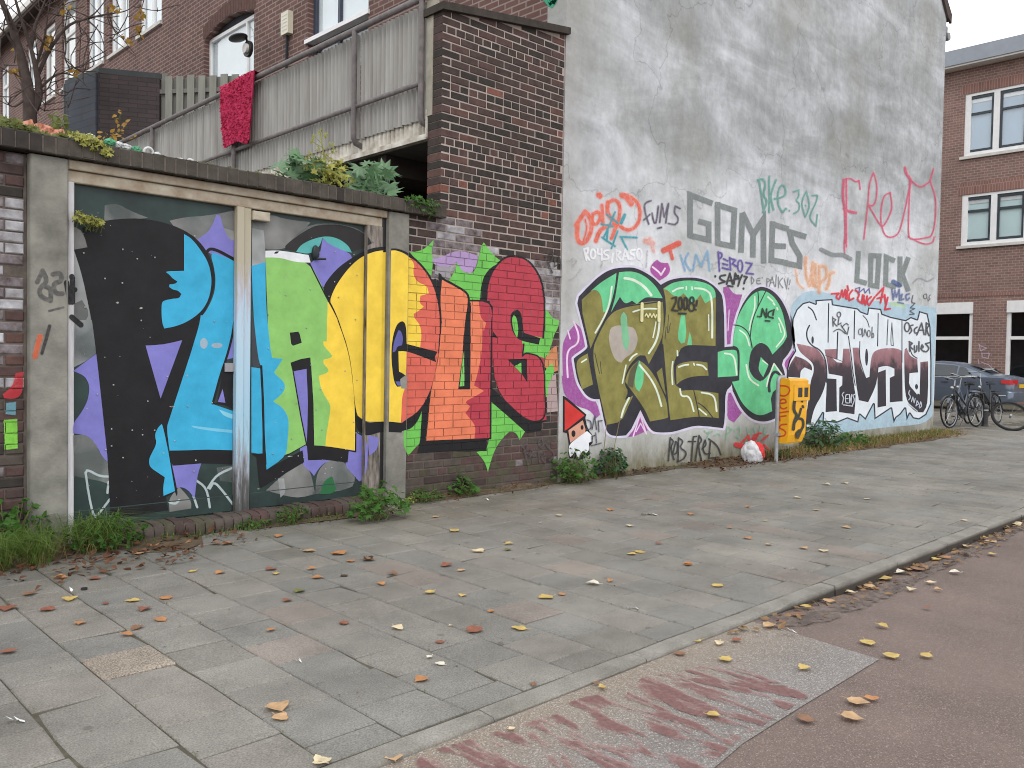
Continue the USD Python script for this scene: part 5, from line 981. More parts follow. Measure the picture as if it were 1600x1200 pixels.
for c, p_, w in (('J', [(375, 640), (430, 545), (490, 420), (512, 255)], 14), ('J', [(620, 185), (690, 195), (780, 250), (840, 325)], 22), ('J', [(690, 465), (780, 437), (890, 440)], 13), ('J', [(820, 810), (880, 720), (905, 620), (910, 520)], 17), ('J', [(880, 550), (870, 610), (855, 680)], 10), ('J', [(1020, 295), (1060, 270), (1105, 265)], 15), ('J', [(1133, 255), (1133, 280)], 12), ('J', [(1180, 258), (1182, 280)], 12), ('J', [(1205, 268), (1290, 275), (1350, 330), (1348, 680)], 16), ('J', [(1318, 490), (1320, 620)], 10), ('J', [(600, 1060), (630, 910)], 11), ('J', [(660, 870), (685, 835), (720, 815)], 14), ('J', [(745, 910), (830, 1010), (890, 1120), (925, 1250)], 16),
                  ('K', [(590, 490), (610, 420), (655, 330)], 16), ('J', [(1020, 880), (1010, 960), (1018, 1070)], 12), ('J', [(1070, 925), (1110, 910), (1150, 905)], 14), ('J', [(1222, 905), (1270, 912), (1300, 945)], 14), ('J', [(1195, 895), (1200, 910)], 12), ('K', [(1080, 255), (1090, 320), (1160, 310), (1195, 440)], 14), ('K', [(1260, 285), (1370, 302), (1385, 440)], 14), ('K', [(1240, 420), (1300, 470)], 13), ('J', [(1058, 790), (1060, 830)], 12), ('J', [(260, 885), (300, 860)], 12),
                  ('L', [(565, 512), (620, 550), (645, 640)], 11), ('L', [(690, 230), (692, 330), (655, 440), (645, 510)], 11), ('L', [(800, 235), (840, 270)], 14), ('L', [(890, 410), (930, 490), (945, 560), (870, 650)], 12), ('L', [(620, 800), (640, 920), (720, 972)], 14), ('L', [(790, 980), (800, 920), (850, 790), (915, 880)], 12), ('L', [(440, 705), (520, 715), (540, 880)], 14), ('L', [(890, 455), (910, 530)], 9), ('L', [(755, 765), (795, 795)], 9), ('L', [(875, 325), (880, 340)], 14), ('L', [(845, 285), (855, 300)], 14)): add('C' if c == 'L' else ('E' if p_[0][0] > 960 else 'R'), HIL, stroke(c, p_, w))
for p_ in ([(370, 810), (390, 900), (410, 980)], [(415, 880), (425, 980)], [(985, 490), (975, 640)], [(1000, 560), (985, 640)], [(965, 590), (955, 690)]): add('R', DKB, stroke('J', p_, 6))
REC = thing('graffiti_piece', 'green and olive outlined REC letters with white highlights on the plaster gable', 'graffiti', (9, W, 0.2))
put_mural(REC, lay_, on_plaster(0.002), {'R': 'olive letter R with a mint top', 'E': 'olive letter E with a mint top', 'C': 'mint green letter C behind the yellow bin'}, {OLV: paint(OLV, var=0.24), MNT: paint(MNT, var=0.14), DKB: paint(DKB, var=0.3), MAG: paint(MAG, 0.94, patch=0.3)}, first=DKB)

# pale blue field and white letters fading to pink and black
lay_ = []
SKY_, SB, SW, SF = (176, 204, 220), (46, 52, 64), (218, 226, 232), 'fade'
add('bg', SKY_, poly('N', [(60, 420), (180, 240), (330, 200), (480, 245), (700, 290), (1050, 320), (1240, 340), (1498, 372)], 'O', [(1462, 640), (1452, 690), (1350, 760), (1070, 780), (640, 830), (330, 850), (250, 700), (200, 500)]))
add('bg', (178, 206, 172), poly('N', [(1055, 325), (1130, 315), (1195, 340), (1200, 385), (1150, 365), (1060, 360)]))
sil = poly('N', [(55, 1050), (60, 960), (80, 880), (135, 790), (118, 700), (106, 600), (112, 480), (150, 390), (210, 330), (275, 312), (335, 335), (332, 300), (497, 290), (502, 340), (740, 380), (770, 410), (830, 432), (840, 370), (965, 385), (977, 432), (1060, 462), (1200, 492), (1250, 462), (1310, 485), (1330, 405), (1412, 430), (1440, 560), (1450, 900)], 'O', [(1448, 560), (1400, 665), (1330, 712), (1270, 700), (1240, 655), (1210, 722), (1195, 605), (1150, 665), (1110, 695), (1085, 748), (1060, 605), (900, 712), (893, 565), (815, 715), (760, 665), (745, 742), (640, 702), (548, 740), (400, 735), (405, 650), (310, 805), (240, 800), (200, 500), (60, 310)], smooth=False)
add('S', SB, sil); add('S', SW, sil.buffer(-2.1))
for g in (poly('O', [(150, -20), (260, 0), (350, 28), (410, 110), (440, 200), (440, 330), (400, 470), (320, 600), (285, 760), (225, 760), (262, 560), (285, 340), (320, 250), (312, 170), (240, 110), (180, 60)]), poly('O', [(65, 300), (75, 200), (140, 100), (230, 130), (300, 190), (300, 240), (230, 210), (190, 240), (185, 310)])): add('S', SF, g)
for g in (poly('O', [(442, 315), (535, 322), (540, 630), (430, 640)], smooth=False), poly('O', [(430, 60), (540, 160), (590, 165), (600, 30), (660, 30), (690, 280), (720, 490), (708, 660), (560, 640), (562, 405), (590, 380), (592, 295), (545, 285), (460, 270), (450, 190)], smooth=False), poly('N', [(420, 775), (540, 770), (540, 870), (430, 832)], smooth=False)): add('H', SF, g)
for g in (poly('O', [(690, 20), (750, 20), (770, 220), (820, 312), (852, 300), (870, 80), (940, 30), (1100, 20), (1165, 50), (1172, 535), (1048, 545), (1048, 310), (1092, 290), (1092, 222), (1020, 190), (940, 210), (920, 380), (840, 545), (750, 525), (718, 330)]), poly('O', [(930, 260), (1010, 230), (1012, 580), (930, 595)], smooth=False)): add('O', SF, g)
add('E', SF, poly('O', [(1185, 40), (1210, 20), (1240, 100), (1312, 132), (1320, 258), (1238, 265), (1230, 390), (1335, 470), (1342, 200), (1340, 160), (1416, 150), (1416, 560), (1370, 642), (1300, 640), (1240, 580), (1195, 480), (1188, 250)]))
add('E', SW, poly('O', [(1240, 265), (1330, 262), (1335, 440), (1310, 470), (1270, 420), (1232, 380)])); add('E', SB, ell('O', 1305, 395, 15, 26))
for c, p_, w in (('N', [(460, 335), (455, 705)], 11), ('N', [(547, 610), (540, 862)], 12), ('N', [(710, 405), (705, 672)], 11), ('N', [(937, 430), (930, 742)], 10), ('N', [(1030, 490), (1020, 732)], 9), ('N', [(1068, 520), (1082, 740), (1054, 732), (1068, 520)], 8), ('N', [(1165, 500), (1165, 900)], 10), ('N', [(265, 368), (310, 400), (342, 490)], 13), ('N', [(275, 545), (247, 600), (252, 680), (300, 742), (380, 780), (432, 870), (442, 1000), (440, 1090)], 14), ('N', [(650, 650), (672, 800), (695, 1000), (715, 1120)], 10), ('N', [(760, 700), (755, 850), (790, 980), (815, 1045)], 9), ('N', [(790, 450), (830, 490), (850, 560)], 9), ('N', [(1240, 760), (1260, 830), (1310, 860)], 11), ('N', [(430, 835), (545, 872), (590, 890)], 6)): add('O' if p_[0][0] > 600 else 'S', SB, stroke(c, p_, w))
add('O', SB, ell('N', 825, 850, 15, 82)); add('S', SB, ell('N', 306, 685, 12, 36))
def fade():
    n = {'g': ('geometry', {}), 's': ('separate_xyz', {}), 'n': ('noise_texture', {'scale': 4.5, 'detail': 5.0, 'roughness': 0.65}), 'nm': ('map_range', {'from_min': 0.3, 'from_max': 0.7, 'to_min': -0.12, 'to_max': 0.12}), 'a': ('math', {'math_type': 'add'}), 'z': ('map_range', {'from_min': 0.9, 'from_max': 2.0, 'to_min': 0, 'to_max': 1}),
         'r': ('rgb_ramp', {'ramp': [(0.12, lin(50, 48, 54)), (0.34, lin(70, 58, 64)), (0.46, lin(132, 96, 102)), (0.66, lin(160, 118, 124)), (0.80, lin(208, 200, 206)), (0.92, lin(220, 226, 230))]}), 'p': ('principled_bsdf', {'roughness': 0.6, 'specular_ior_level': 0.25})}
    return usdkit.material(stage, L+'paint_fade', n, [('g.position', 's.vector'), ('g.position', 'n.vector'), ('n.fac', 'nm.value'), ('s.z', 'z.value'), ('z.result', 'a.value1'), ('nm.result', 'a.value2'), ('a.value', 'r.fac'), ('r.color', 'p.base_color')], surface='p.BSDF')
SHO = thing('graffiti_piece', 'white lettering fading through pink to black on pale blue near the gable end', 'graffiti', (14, W, 0.3))
put_mural(SHO, lay_, on_plaster(0.002), {'S': 'letter S fading from white to black', 'H': 'letter H fading from white to black', 'O': 'letters in the middle fading from white to black', 'E': 'last letter fading from white to black'}, {SF: fade(), SKY_: paint(SKY_, 0.95, patch=0.35), SW: paint(SW, var=0.05)}, first=SB)

# gnome
lay_ = []
add('G', (26, 26, 28), poly('K', [(105, 312), (130, 320), (300, 468), (290, 500), (312, 590), (358, 645), (350, 710), (322, 735), (330, 800), (290, 828), (235, 852), (200, 832), (160, 832), (145, 780), (155, 720), (138, 622), (105, 615)]))
add('G', (206, 46, 42), poly('K', [(120, 342), (285, 475), (140, 590), (120, 602)], smooth=False)); add('G', (206, 148, 124), poly('K', [(150, 600), (270, 515), (292, 590), (290, 620), (165, 702)], smooth=False))
add('G', (228, 230, 236), poly('K', [(160, 712), (230, 660), (305, 605), (348, 640), (350, 690), (320, 702), (325, 760), (300, 790), (270, 770), (250, 800), (235, 838), (218, 800), (205, 770), (190, 800), (165, 822), (150, 772)]))
for q in ((192, 627, 17, 28), (264, 575, 12, 20)): add('G', (26, 26, 28), ell('K', *q))
GN = thing('graffiti_figure', 'painted gnome face with red pointed hat and white beard low on the plaster', 'graffiti', (7, W, 0.3))
put_mural(GN, lay_, on_plaster(0.0035), {'G': 'black outline'}, first=(26, 26, 28))

# ------------------------------------------------ tags
_off = [0.0040]
def tagthing(label, colour, shapes, alpha=0.92, patch=0.35, halo=0.9, surf='plaster', name='graffiti_tag', group=None):
    """shapes: strokes or areas in photo pixels. A thin overspray lies round the strokes."""
    g = unary_union([s if not isinstance(s, tuple) else stroke(*s) for s in shapes])
    _off[0] += 0.00025; off = _off[0]
    place = (lambda b, q, o: on_plaster(o)(b, q)) if surf == 'plaster' else (lambda b, q, o: lay_everywhere(b, q, 0.0035+o-0.004)) if surf == 'front' else (lambda b, q, o: lay_everywhere(b, q, 0.002, left=True)) if surf == 'left' else (lambda b, q, o: lay_everywhere(b, q, 0.0025))
    b = MB(); place(b, g, off)
    if b.empty(): return
    c = b.mesh()[0].mean(0)
    t = thing(name, label, 'graffiti', (c[0], c[1], c[2]), group)
    part(t, 'paint', b.mesh(), paint(colour, alpha, patch=patch))
    if halo:
        h = MB(); place(h, g.buffer(halo).difference(g), off-0.0001)
        if not h.empty(): part(t, 'overspray', h.mesh(), paint(colour, alpha*0.34, patch=0.2))
S = lambda c, w, *lines: [(c, list(l), w) for l in lines]
RO = lambda c, w, *lines: [roller(c, list(l), w) for l in lines]
def O_(c, cx, cy, rx, ry, w): return oval(c, cx, cy, rx, ry, w)
tagthing('orange looping tag beside the brick wall, over a teal scribble', (226, 98, 68), S('Q', 34, [(215, 490), (290, 375), (340, 430), (345, 540), (285, 650), (220, 620), (228, 480)], [(480, 300), (470, 400), (560, 480), (420, 510), (380, 620)]) + S('Q', 27, [(350, 400), (400, 370), (425, 430), (380, 490), (345, 465), (352, 400)], [(430, 325), (440, 480)], [(480, 310), (530, 268), (580, 310), (580, 420), (540, 520), (510, 600)], [(640, 240), (720, 285), (755, 380), (730, 490), (650, 540), (585, 500)]) + S('Q', 44, [(405, 238), (412, 246)], [(600, 240), (630, 245), (675, 310)]) + S('Q', 12, [(290, 440), (310, 520), (270, 630)]), 0.85, 0.4, 1.6)
tagthing('teal scribble of crossing lines under the orange loops', (52, 150, 162), S('Q', 14, [(540, 380), (480, 520), (440, 600)], [(470, 400), (560, 470)], [(425, 480), (520, 500)], [(430, 590), (540, 665)], [(480, 520), (470, 620)], [(590, 590), (640, 690)], [(585, 585), (720, 592)], [(560, 540), (510, 680)]) + S('Q', 26, [(620, 405), (590, 470)]))
tagthing('thin dark FUMS lettering right of the orange tag', (84, 76, 92), S('Q', 13, [(840, 285), (795, 300), (780, 335), (800, 420), (820, 480)], [(780, 445), (830, 400)], [(848, 390), (862, 470), (885, 470), (900, 330)], [(912, 465), (930, 310), (950, 420), (985, 310), (962, 470)], [(1080, 350), (1040, 330), (1030, 390), (1072, 430), (1050, 488), (985, 475)], [(895, 515), (925, 508)]))
tagthing('large grey block letters GOMES above the green letters', (122, 128, 128), RO('Q', 46, [(1330, 300), (1165, 235), (1165, 575), (1320, 612), (1320, 480), (1255, 462)]) + RO('T', 46, [(115, 320), (115, 640), (240, 665), (255, 365), (115, 322)], [(320, 410), (310, 695)], [(330, 405), (410, 570), (495, 440), (498, 785)], [(410, 560), (408, 735)], [(572, 480), (562, 780), (675, 800)], [(575, 482), (682, 515)], [(570, 660), (660, 665)], [(830, 580), (715, 545), (735, 640), (800, 750), (795, 830), (692, 808)]), 0.95, 0.25, 0.5)
tagthing('white ROTSTRASO lettering over the top of the green letters', (230, 230, 234), S('Q', 14, [(280, 690), (300, 780)], [(280, 690), (312, 680), (312, 720), (290, 735), (325, 780)], [(395, 690), (390, 730), (430, 735)], [(425, 690), (428, 780)], [(485, 700), (450, 700), (445, 730), (485, 745), (480, 775), (440, 775)], [(520, 730), (513, 800)], [(550, 700), (550, 780)], [(550, 700), (585, 715), (555, 740), (590, 780)], [(600, 780), (625, 690), (650, 775)], [(610, 750), (645, 750)], [(705, 695), (665, 700), (670, 730), (705, 745), (695, 780), (660, 775)]) + [O_('Q', 355, 730, 20, 38, 14), O_('Q', 740, 730, 20, 44, 14)], 0.95, 0.15, 0.6)
tagthing('faded orange T mark above the magenta heart', (212, 122, 96), S('Q', 42, [(790, 620), (855, 640)]) + S('Q', 26, [(830, 600), (862, 708)]), 0.55, 0.4, 2)
tagthing('bold orange T mark right above the magenta heart', (214, 86, 66), S('Q', 46, [(945, 700), (1070, 640)]) + S('Q', 26, [(995, 690), (1018, 768)]), 0.9, 0.3)
tagthing('magenta heart with a white tick', (164, 72, 152), [poly('Q', [(830, 858), (850, 808), (890, 778), (922, 805), (980, 805), (1002, 858), (980, 908), (910, 950), (850, 900)])], 0.95, 0.15, 0.8)
tagthing('white tick inside the magenta heart', (232, 212, 232), S('Q', 15, [(852, 838), (905, 880), (922, 905), (955, 850)]), 0.95, 0.1, 0)
tagthing('light blue letters KM', (118, 160, 192), S('Q', 17, [(1088, 740), (1122, 868)], [(1150, 722), (1112, 790), (1168, 866)], [(1188, 868), (1215, 735), (1258, 830), (1310, 705), (1328, 868)]), 0.8, 0.4)
tagthing('purple PEROZ lettering under the grey block letters', (84, 66, 142), S('T', 14, [(120, 712), (130, 870)], [(118, 715), (150, 722), (150, 755), (124, 772)], [(165, 770), (198, 788)], [(160, 810), (196, 820)], [(155, 845), (204, 858)], [(215, 760), (222, 862)], [(215, 765), (265, 780), (236, 810), (272, 832)], [(350, 800), (400, 810), (352, 890), (412, 896)]) + [O_('T', 302, 830, 20, 50, 13)], 0.9, 0.3)
tagthing('black scrawl with a question mark under the purple lettering', (40, 40, 44), S('T', 15, [(180, 905), (132, 912), (136, 940), (178, 960), (125, 976)], [(190, 980), (216, 890), (240, 980)], [(195, 950), (240, 952)], [(250, 980), (262, 890), (285, 935), (250, 940)], [(285, 910), (298, 950), (318, 905)], [(298, 950), (285, 995)], [(335, 915), (360, 922), (340, 950), (335, 975)], [(200, 995), (240, 1000)], [(94, 912), (96, 918)], [(330, 1015), (331, 1020)]), 0.95, 0.15, 0.4)
tagthing('thin grey DE PAIK lettering above the green letter C', (98, 98, 102), S('T', 7, [(395, 920), (398, 980), (424, 950), (395, 918)], [(470, 930), (440, 935), (440, 980), (475, 976)], [(440, 952), (465, 950)], [(485, 925), (486, 930)], [(525, 930), (525, 1000)], [(525, 930), (555, 945), (526, 966)], [(545, 1000), (570, 920), (590, 1002)], [(555, 970), (585, 965)], [(604, 905), (598, 1000)], [(620, 920), (622, 1012)], [(655, 930), (622, 965), (660, 1012)], [(670, 935), (690, 1020), (702, 930)], [(720, 945), (712, 985)], [(706, 1015), (706, 1022)]), 0.85, 0.3, 0.3)
tagthing('soft orange WIPS lettering under the grey block letters', (220, 152, 92), S('T', 24, [(850, 760), (845, 900), (880, 995), (908, 800), (900, 990), (942, 1000)], [(930, 815), (932, 1000)], [(962, 830), (960, 1050)], [(965, 830), (1018, 832), (1030, 920), (970, 970)], [(1080, 885), (1045, 890), (1048, 960), (1020, 1020)]) + S('T', 12, [(765, 860), (782, 985), (830, 1015)]), 0.7, 0.45, 2.0)
tagthing('green hand lettered BKE 302 high on the plaster', (96, 152, 140), S('T', 16, [(460, 112), (502, 385)], [(450, 112), (500, 100), (516, 160), (490, 235), (532, 290), (492, 382)], [(545, 82), (545, 382)], [(602, 110), (550, 240), (582, 360)]) + S('T', 15, [(588, 270), (680, 250), (682, 170), (640, 150), (612, 230), (620, 330), (658, 382), (682, 350)]) + S('T', 12, [(688, 353), (690, 356)], [(711, 367), (713, 370)], [(745, 210), (792, 195), (792, 250), (765, 282), (802, 312), (790, 372), (748, 392)], [(855, 205), (808, 300), (845, 420), (887, 330), (855, 205)], [(847, 324), (849, 328)], [(900, 242), (947, 240), (940, 290), (890, 390), (884, 440), (935, 497), (946, 400)]), 0.9, 0.3, 0.5)
tagthing('tall dripping red FRED lettering at the top right of the plaster', (202, 70, 104), S('U', 20, [(635, 270), (622, 400), (642, 520), (650, 700), (642, 800)], [(632, 512), (690, 540), (735, 545)], [(1142, 170), (1150, 220), (1190, 262), (1186, 310)]) + S('U', 11, [(655, 260), (655, 830)], [(625, 268), (690, 255), (730, 292), (760, 275), (770, 350)], [(635, 800), (640, 890)], [(800, 762), (815, 640), (835, 460), (845, 300), (880, 210), (910, 300), (906, 430), (880, 490), (842, 482)], [(840, 480), (862, 522), (940, 660), (970, 656), (1042, 510), (1020, 378), (965, 400), (940, 530), (942, 650), (985, 757), (1082, 740), (1122, 620), (1187, 300)], [(1190, 262), (1180, 400), (1166, 742), (1200, 772), (1310, 757), (1370, 742), (1397, 600), (1402, 420), (1352, 282), (1270, 345), (1190, 272)], [(1170, 748), (1300, 812), (1376, 797), (1386, 750)], [(1380, 180), (1350, 285)]), 0.85, 0.35, 0.8)
tagthing('grey rolled dash between the two grey block words', (128, 134, 134), S('U', 34, [(445, 852), (500, 880), (545, 900), (620, 892), (688, 930)]), 0.9, 0.3, 0.5)
tagthing('grey block letters LOCK near the gable end', (124, 132, 130), RO('U', 40, [(755, 885), (742, 1110), (805, 1128)], [(860, 905), (855, 1148), (910, 1158), (928, 905), (862, 902)], [(1040, 938), (988, 915), (982, 1140), (1050, 1160)], [(1102, 930), (1100, 1140)], [(1165, 935), (1120, 1060), (1165, 1180)]), 0.92, 0.3, 0.5)
tagthing('small grey bird shaped squiggle at the gable end', (150, 150, 154), S('U', 10, [(1210, 1130), (1250, 1085), (1305, 1102), (1330, 1122), (1380, 1090)]), 0.8, 0.3, 0.5)
tagthing('red handwriting over the white letters', (206, 50, 66), S('N', 17, [(490, 240), (560, 235), (528, 272), (560, 292)], [(570, 280), (590, 205), (600, 270), (622, 200), (626, 282)], [(642, 165), (652, 205)], [(640, 210), (636, 290)], [(692, 205), (655, 245), (660, 305), (702, 282)], [(720, 205), (762, 240), (730, 300), (790, 335), (802, 260)], [(780, 325), (790, 250), (815, 345), (832, 262)], [(870, 268), (822, 310), (850, 350), (905, 270)], [(920, 255), (990, 180), (960, 325)], [(930, 285), (985, 268)], [(1000, 250), (1010, 335)], [(1030, 275), (1002, 392), (1052, 382)]), 0.95, 0.15, 0.4)
tagthing('blue loops above the red handwriting', (76, 74, 146), S('N', 9, [(720, 190), (762, 178), (750, 232), (800, 188), (812, 232), (850, 188), (858, 235)]), 0.9, 0.2, 0.3)
tagthing('navy lettering right of the red handwriting', (56, 78, 126), S('N', 15, [(1070, 195), (1082, 295), (1100, 210), (1112, 272), (1140, 200), (1142, 300)], [(1145, 260), (1168, 245), (1152, 300), (1182, 290)], [(1235, 240), (1200, 250), (1212, 302), (1238, 280)]) + S('N', 12, [(1125, 322), (1180, 332)]) + S('N', 44, [(1085, 125), (1140, 160)]), 0.8, 0.35)
tagthing('narrow black vertical writing beside the navy lettering', (60, 62, 74), S('N', 8, [(1272, 255), (1256, 325), (1292, 330), (1246, 375), (1290, 382), (1242, 405), (1285, 435), (1238, 440)]), 0.9, 0.2, 0.3)
tagthing('tiny black letters at the right edge of the gable', (80, 78, 80), S('N', 6, [(1400, 240), (1370, 250), (1380, 290), (1410, 280), (1402, 240)], [(1440, 250), (1422, 270), (1440, 290), (1420, 305)], [(1415, 285), (1420, 310)]), 0.9, 0.2, 0.3)
tagthing('black OSCAR RULES handwriting at the right end of the white letters', (58, 58, 66), S('N', 13, [(1272, 540), (1240, 550), (1266, 592), (1238, 622)], [(1312, 560), (1282, 580), (1290, 622), (1320, 612)], [(1310, 635), (1355, 520), (1380, 632)], [(1325, 590), (1376, 590)], [(1400, 518), (1395, 632)], [(1400, 520), (1432, 540), (1400, 576), (1426, 642)], [(1240, 700), (1240, 792)], [(1235, 700), (1266, 715), (1240, 745), (1272, 772)], [(1285, 740), (1290, 802), (1310, 790), (1310, 740)], [(1330, 700), (1330, 792)], [(1345, 768), (1376, 755), (1360, 730), (1345, 770), (1376, 796)], [(1428, 710), (1392, 720), (1432, 762), (1400, 802), (1378, 790)]) + [O_('N', 1215, 560, 24, 44, 12)], 0.92, 0.2, 0.4)
tagthing('small black tag in the middle of the white letters', (48, 50, 56), S('N', 9, [(500, 460), (505, 552)], [(500, 470), (532, 490), (505, 512), (542, 552)], [(560, 470), (550, 540), (582, 520)], [(510, 602), (560, 570), (622, 622)], [(580, 540), (620, 600), (640, 630), (655, 560)], [(590, 560), (630, 520), (650, 540)]) + [O_('N', 560, 440, 18, 25, 9)], 0.92, 0.2, 0.3)
tagthing('rounded thin black letters low in the white part', (70, 72, 80), S('N', 8, [(785, 572), (787, 652)], [(800, 642), (810, 580), (832, 642)], [(880, 560), (876, 662)]) + [O_('N', 765, 605, 16, 30, 7), O_('N', 848, 622, 14, 32, 7), O_('N', 888, 640, 8, 22, 6)], 0.9, 0.2, 0.3)
tagthing('white handwriting SENS on the black part left of centre', (206, 212, 222), S('O', 8, [(606, 450), (585, 470), (606, 502), (590, 562)], [(650, 470), (622, 470), (620, 550), (650, 552)], [(620, 510), (646, 510)], [(660, 550), (660, 470), (676, 550), (682, 470)], [(712, 468), (690, 480), (712, 522), (685, 580)], [(600, 570), (690, 582)]), 0.95, 0.15, 0.2)
tagthing('white handwriting on the black part at the gable end', (196, 204, 218), S('O', 8, [(1240, 430), (1225, 460), (1252, 492), (1230, 522)], [(1255, 540), (1270, 495), (1282, 550), (1292, 510)], [(1300, 580), (1310, 530), (1330, 560), (1305, 572)], [(1330, 590), (1345, 540), (1358, 580), (1335, 600)], [(1230, 560), (1270, 595), (1315, 632)]), 0.95, 0.15, 0.2)
tagthing('thin black lettering beside the gnome', (52, 48, 60), S('K', 9, [(305, 512), (340, 522), (342, 590), (302, 592)], [(348, 592), (370, 480), (386, 592)], [(400, 520), (405, 612)], [(400, 522), (432, 518)], [(345, 650), (350, 702)], [(345, 652), (375, 640)], [(342, 728), (425, 705)], [(378, 620), (386, 702)]), 0.9, 0.25, 0.3)
tagthing('black ROB FRED handwriting low on the plaster', (40, 40, 42), S('K', 11, [(1000, 660), (985, 852)], [(1000, 665), (1032, 690), (1000, 742), (1032, 842)], [(1045, 695), (1020, 800), (1060, 790), (1062, 700), (1042, 692)], [(1070, 660), (1065, 852)], [(1070, 662), (1112, 690), (1075, 742), (1142, 782), (1112, 840), (1060, 862)], [(1192, 655), (1175, 862)], [(1192, 652), (1218, 650)], [(1150, 692), (1210, 692)], [(1240, 642), (1210, 852)], [(1240, 645), (1268, 680), (1230, 722), (1262, 852)], [(1265, 752), (1302, 722), (1290, 680), (1268, 742), (1290, 802), (1332, 790)], [(1335, 692), (1322, 832), (1402, 822)], [(1320, 670), (1392, 722), (1422, 802)]), 0.95, 0.15, 0.3)
tagthing('pale green faded handwriting above the white plastic bag', (120, 162, 134), S('M', 11, [(270, 600), (302, 630), (340, 602)], [(310, 612), (290, 672)], [(350, 642), (390, 622), (402, 642)], [(462, 570), (450, 682)], [(462, 570), (502, 590), (462, 632)], [(520, 602), (562, 570), (572, 622), (530, 652), (562, 662)], [(622, 572), (640, 642), (680, 572), (702, 632)], [(740, 562), (730, 642)], [(782, 572), (762, 622), (802, 642)]), 0.75, 0.35, 0.6)
tagthing('red arrow and handwriting behind the white plastic bag', (206, 52, 58), S('M', 40, [(535, 718), (600, 735)]) + S('M', 15, [(560, 722), (640, 642), (650, 702), (690, 640), (682, 702), (722, 622)], [(680, 642), (742, 622)], [(752, 682), (802, 642)], [(770, 720), (805, 760)]), 0.92, 0.2, 0.4)
tagthing('black figures 2008 on the olive letter E', (34, 34, 38), S('J', 15, [(1015, 352), (1050, 342), (1050, 382), (1015, 450), (1062, 456)], [(1225, 372), (1217, 415)], [(1212, 445), (1213, 448)], [(1070, 478), (1130, 480)]) + [O_('J', 1085, 395, 16, 50, 15), O_('J', 1128, 395, 16, 50, 15), O_('J', 1180, 368, 17, 26, 15), O_('J', 1178, 425, 24, 34, 15)], 0.97, 0.1, 0.3)
tagthing('black letters NC on the mint letter C', (30, 34, 34), S('L', 13, [(745, 395), (755, 332), (785, 405), (790, 335)], [(835, 347), (802, 362), (800, 400), (836, 406)], [(851, 340), (843, 385)], [(842, 408), (843, 412)], [(716, 396), (718, 398)], [(732, 398), (734, 400)], [(780, 432), (815, 435)]), 0.97, 0.1, 0.2)
tagthing('cream coloured bars and scribble on the olive letter R', (228, 222, 166), S('J', 24, [(765, 398), (762, 538)], [(906, 388), (905, 540)]) + S('J', 9, [(790, 500), (800, 480), (815, 510), (830, 478), (845, 512), (860, 482), (875, 515), (885, 490)]), 0.95, 0.15, 0.2)
tagthing('dark grey tag on the bricks low beside the gable', (62, 54, 54), S('I', 12, [(1150, 350), (1192, 512)], [(1130, 372), (1182, 340), (1188, 380), (1160, 402), (1222, 432), (1190, 480)], [(1205, 432), (1240, 402), (1218, 380), (1210, 430), (1250, 440)], [(1280, 402), (1290, 502)], [(1280, 402), (1332, 422), (1300, 452), (1332, 492)], [(1388, 330), (1345, 320), (1342, 350), (1402, 402), (1412, 440), (1370, 472)]) + [O_('I', 1300, 330, 22, 34, 11)], 0.85, 0.3, 0.3, 'front')
tagthing('black scrawled tag on the bricks above the crimson letter', (38, 34, 34), S('G', 12, [(1340, 372), (1392, 512)], [(1340, 382), (1402, 350), (1392, 420), (1362, 432)], [(1420, 382), (1412, 462), (1452, 440), (1450, 372)], [(1462, 400), (1470, 480), (1478, 440)], [(1420, 556), (1472, 548)]), 0.92, 0.2, 0.3, 'front')
tagthing('faint grey scribbles left of the green letters', (124, 118, 118), S('Q', 9, [(150, 790), (185, 770), (190, 830), (222, 790), (205, 770)], [(160, 945), (200, 930), (258, 852)], [(420, 840), (440, 790)], [(800, 840), (808, 700)]), 0.6, 0.4, 0.6)
tagthing('dark grey looping tag on the left concrete pillar', (70, 68, 66), S('X', 26, [(212, 765), (242, 702), (272, 762), (222, 802), (230, 850), (288, 872), (290, 802), (255, 790)], [(300, 722), (345, 712), (352, 762), (302, 772), (312, 832), (355, 832)]) + S('X', 12, [(280, 930), (360, 910)]), 0.8, 0.35, 0.5, 'flatl')
tagthing('thick black H shaped tag on the left door frame', (26, 26, 28), S('X', 30, [(378, 770), (397, 880)], [(408, 735), (412, 745)], [(412, 760), (412, 880)], [(385, 812), (425, 810)]) + S('X', 30, [(408, 965), (460, 1010)]), 0.97, 0.1, 0.3, 'flatl')
tagthing('orange dash low on the left concrete pillar', (196, 92, 56), S('X', 28, [(198, 1190), (228, 1075)]), 0.9, 0.3, 0.8, 'flatl')
tagthing('black dash beside the orange dash on the left pillar', (44, 42, 40), S('X', 18, [(282, 1015), (262, 1090), (238, 1170)]), 0.92, 0.25, 0.4, 'flatl')
tagthing('red paint patch on the bricks left of the pillar', (178, 44, 54), [poly('Y', [(15, 200), (60, 160), (75, 100), (108, 95), (108, 190), (70, 222), (20, 215)])], 0.9, 0.3, 0.8, 'left')
tagthing('lime green paint patch on the bricks left of the pillar', (124, 200, 62), [poly('Y', [(20, 320), (80, 315), (82, 450), (25, 458)])], 0.92, 0.25, 0.8, 'left')
tagthing('pale blue paint streak on the bricks left of the pillar', (104, 156, 170), [poly('Y', [(30, 240), (75, 235), (72, 295), (28, 290)])], 0.8, 0.3, 0.8, 'left')
g = onX(720, 0, XG); b = MB()
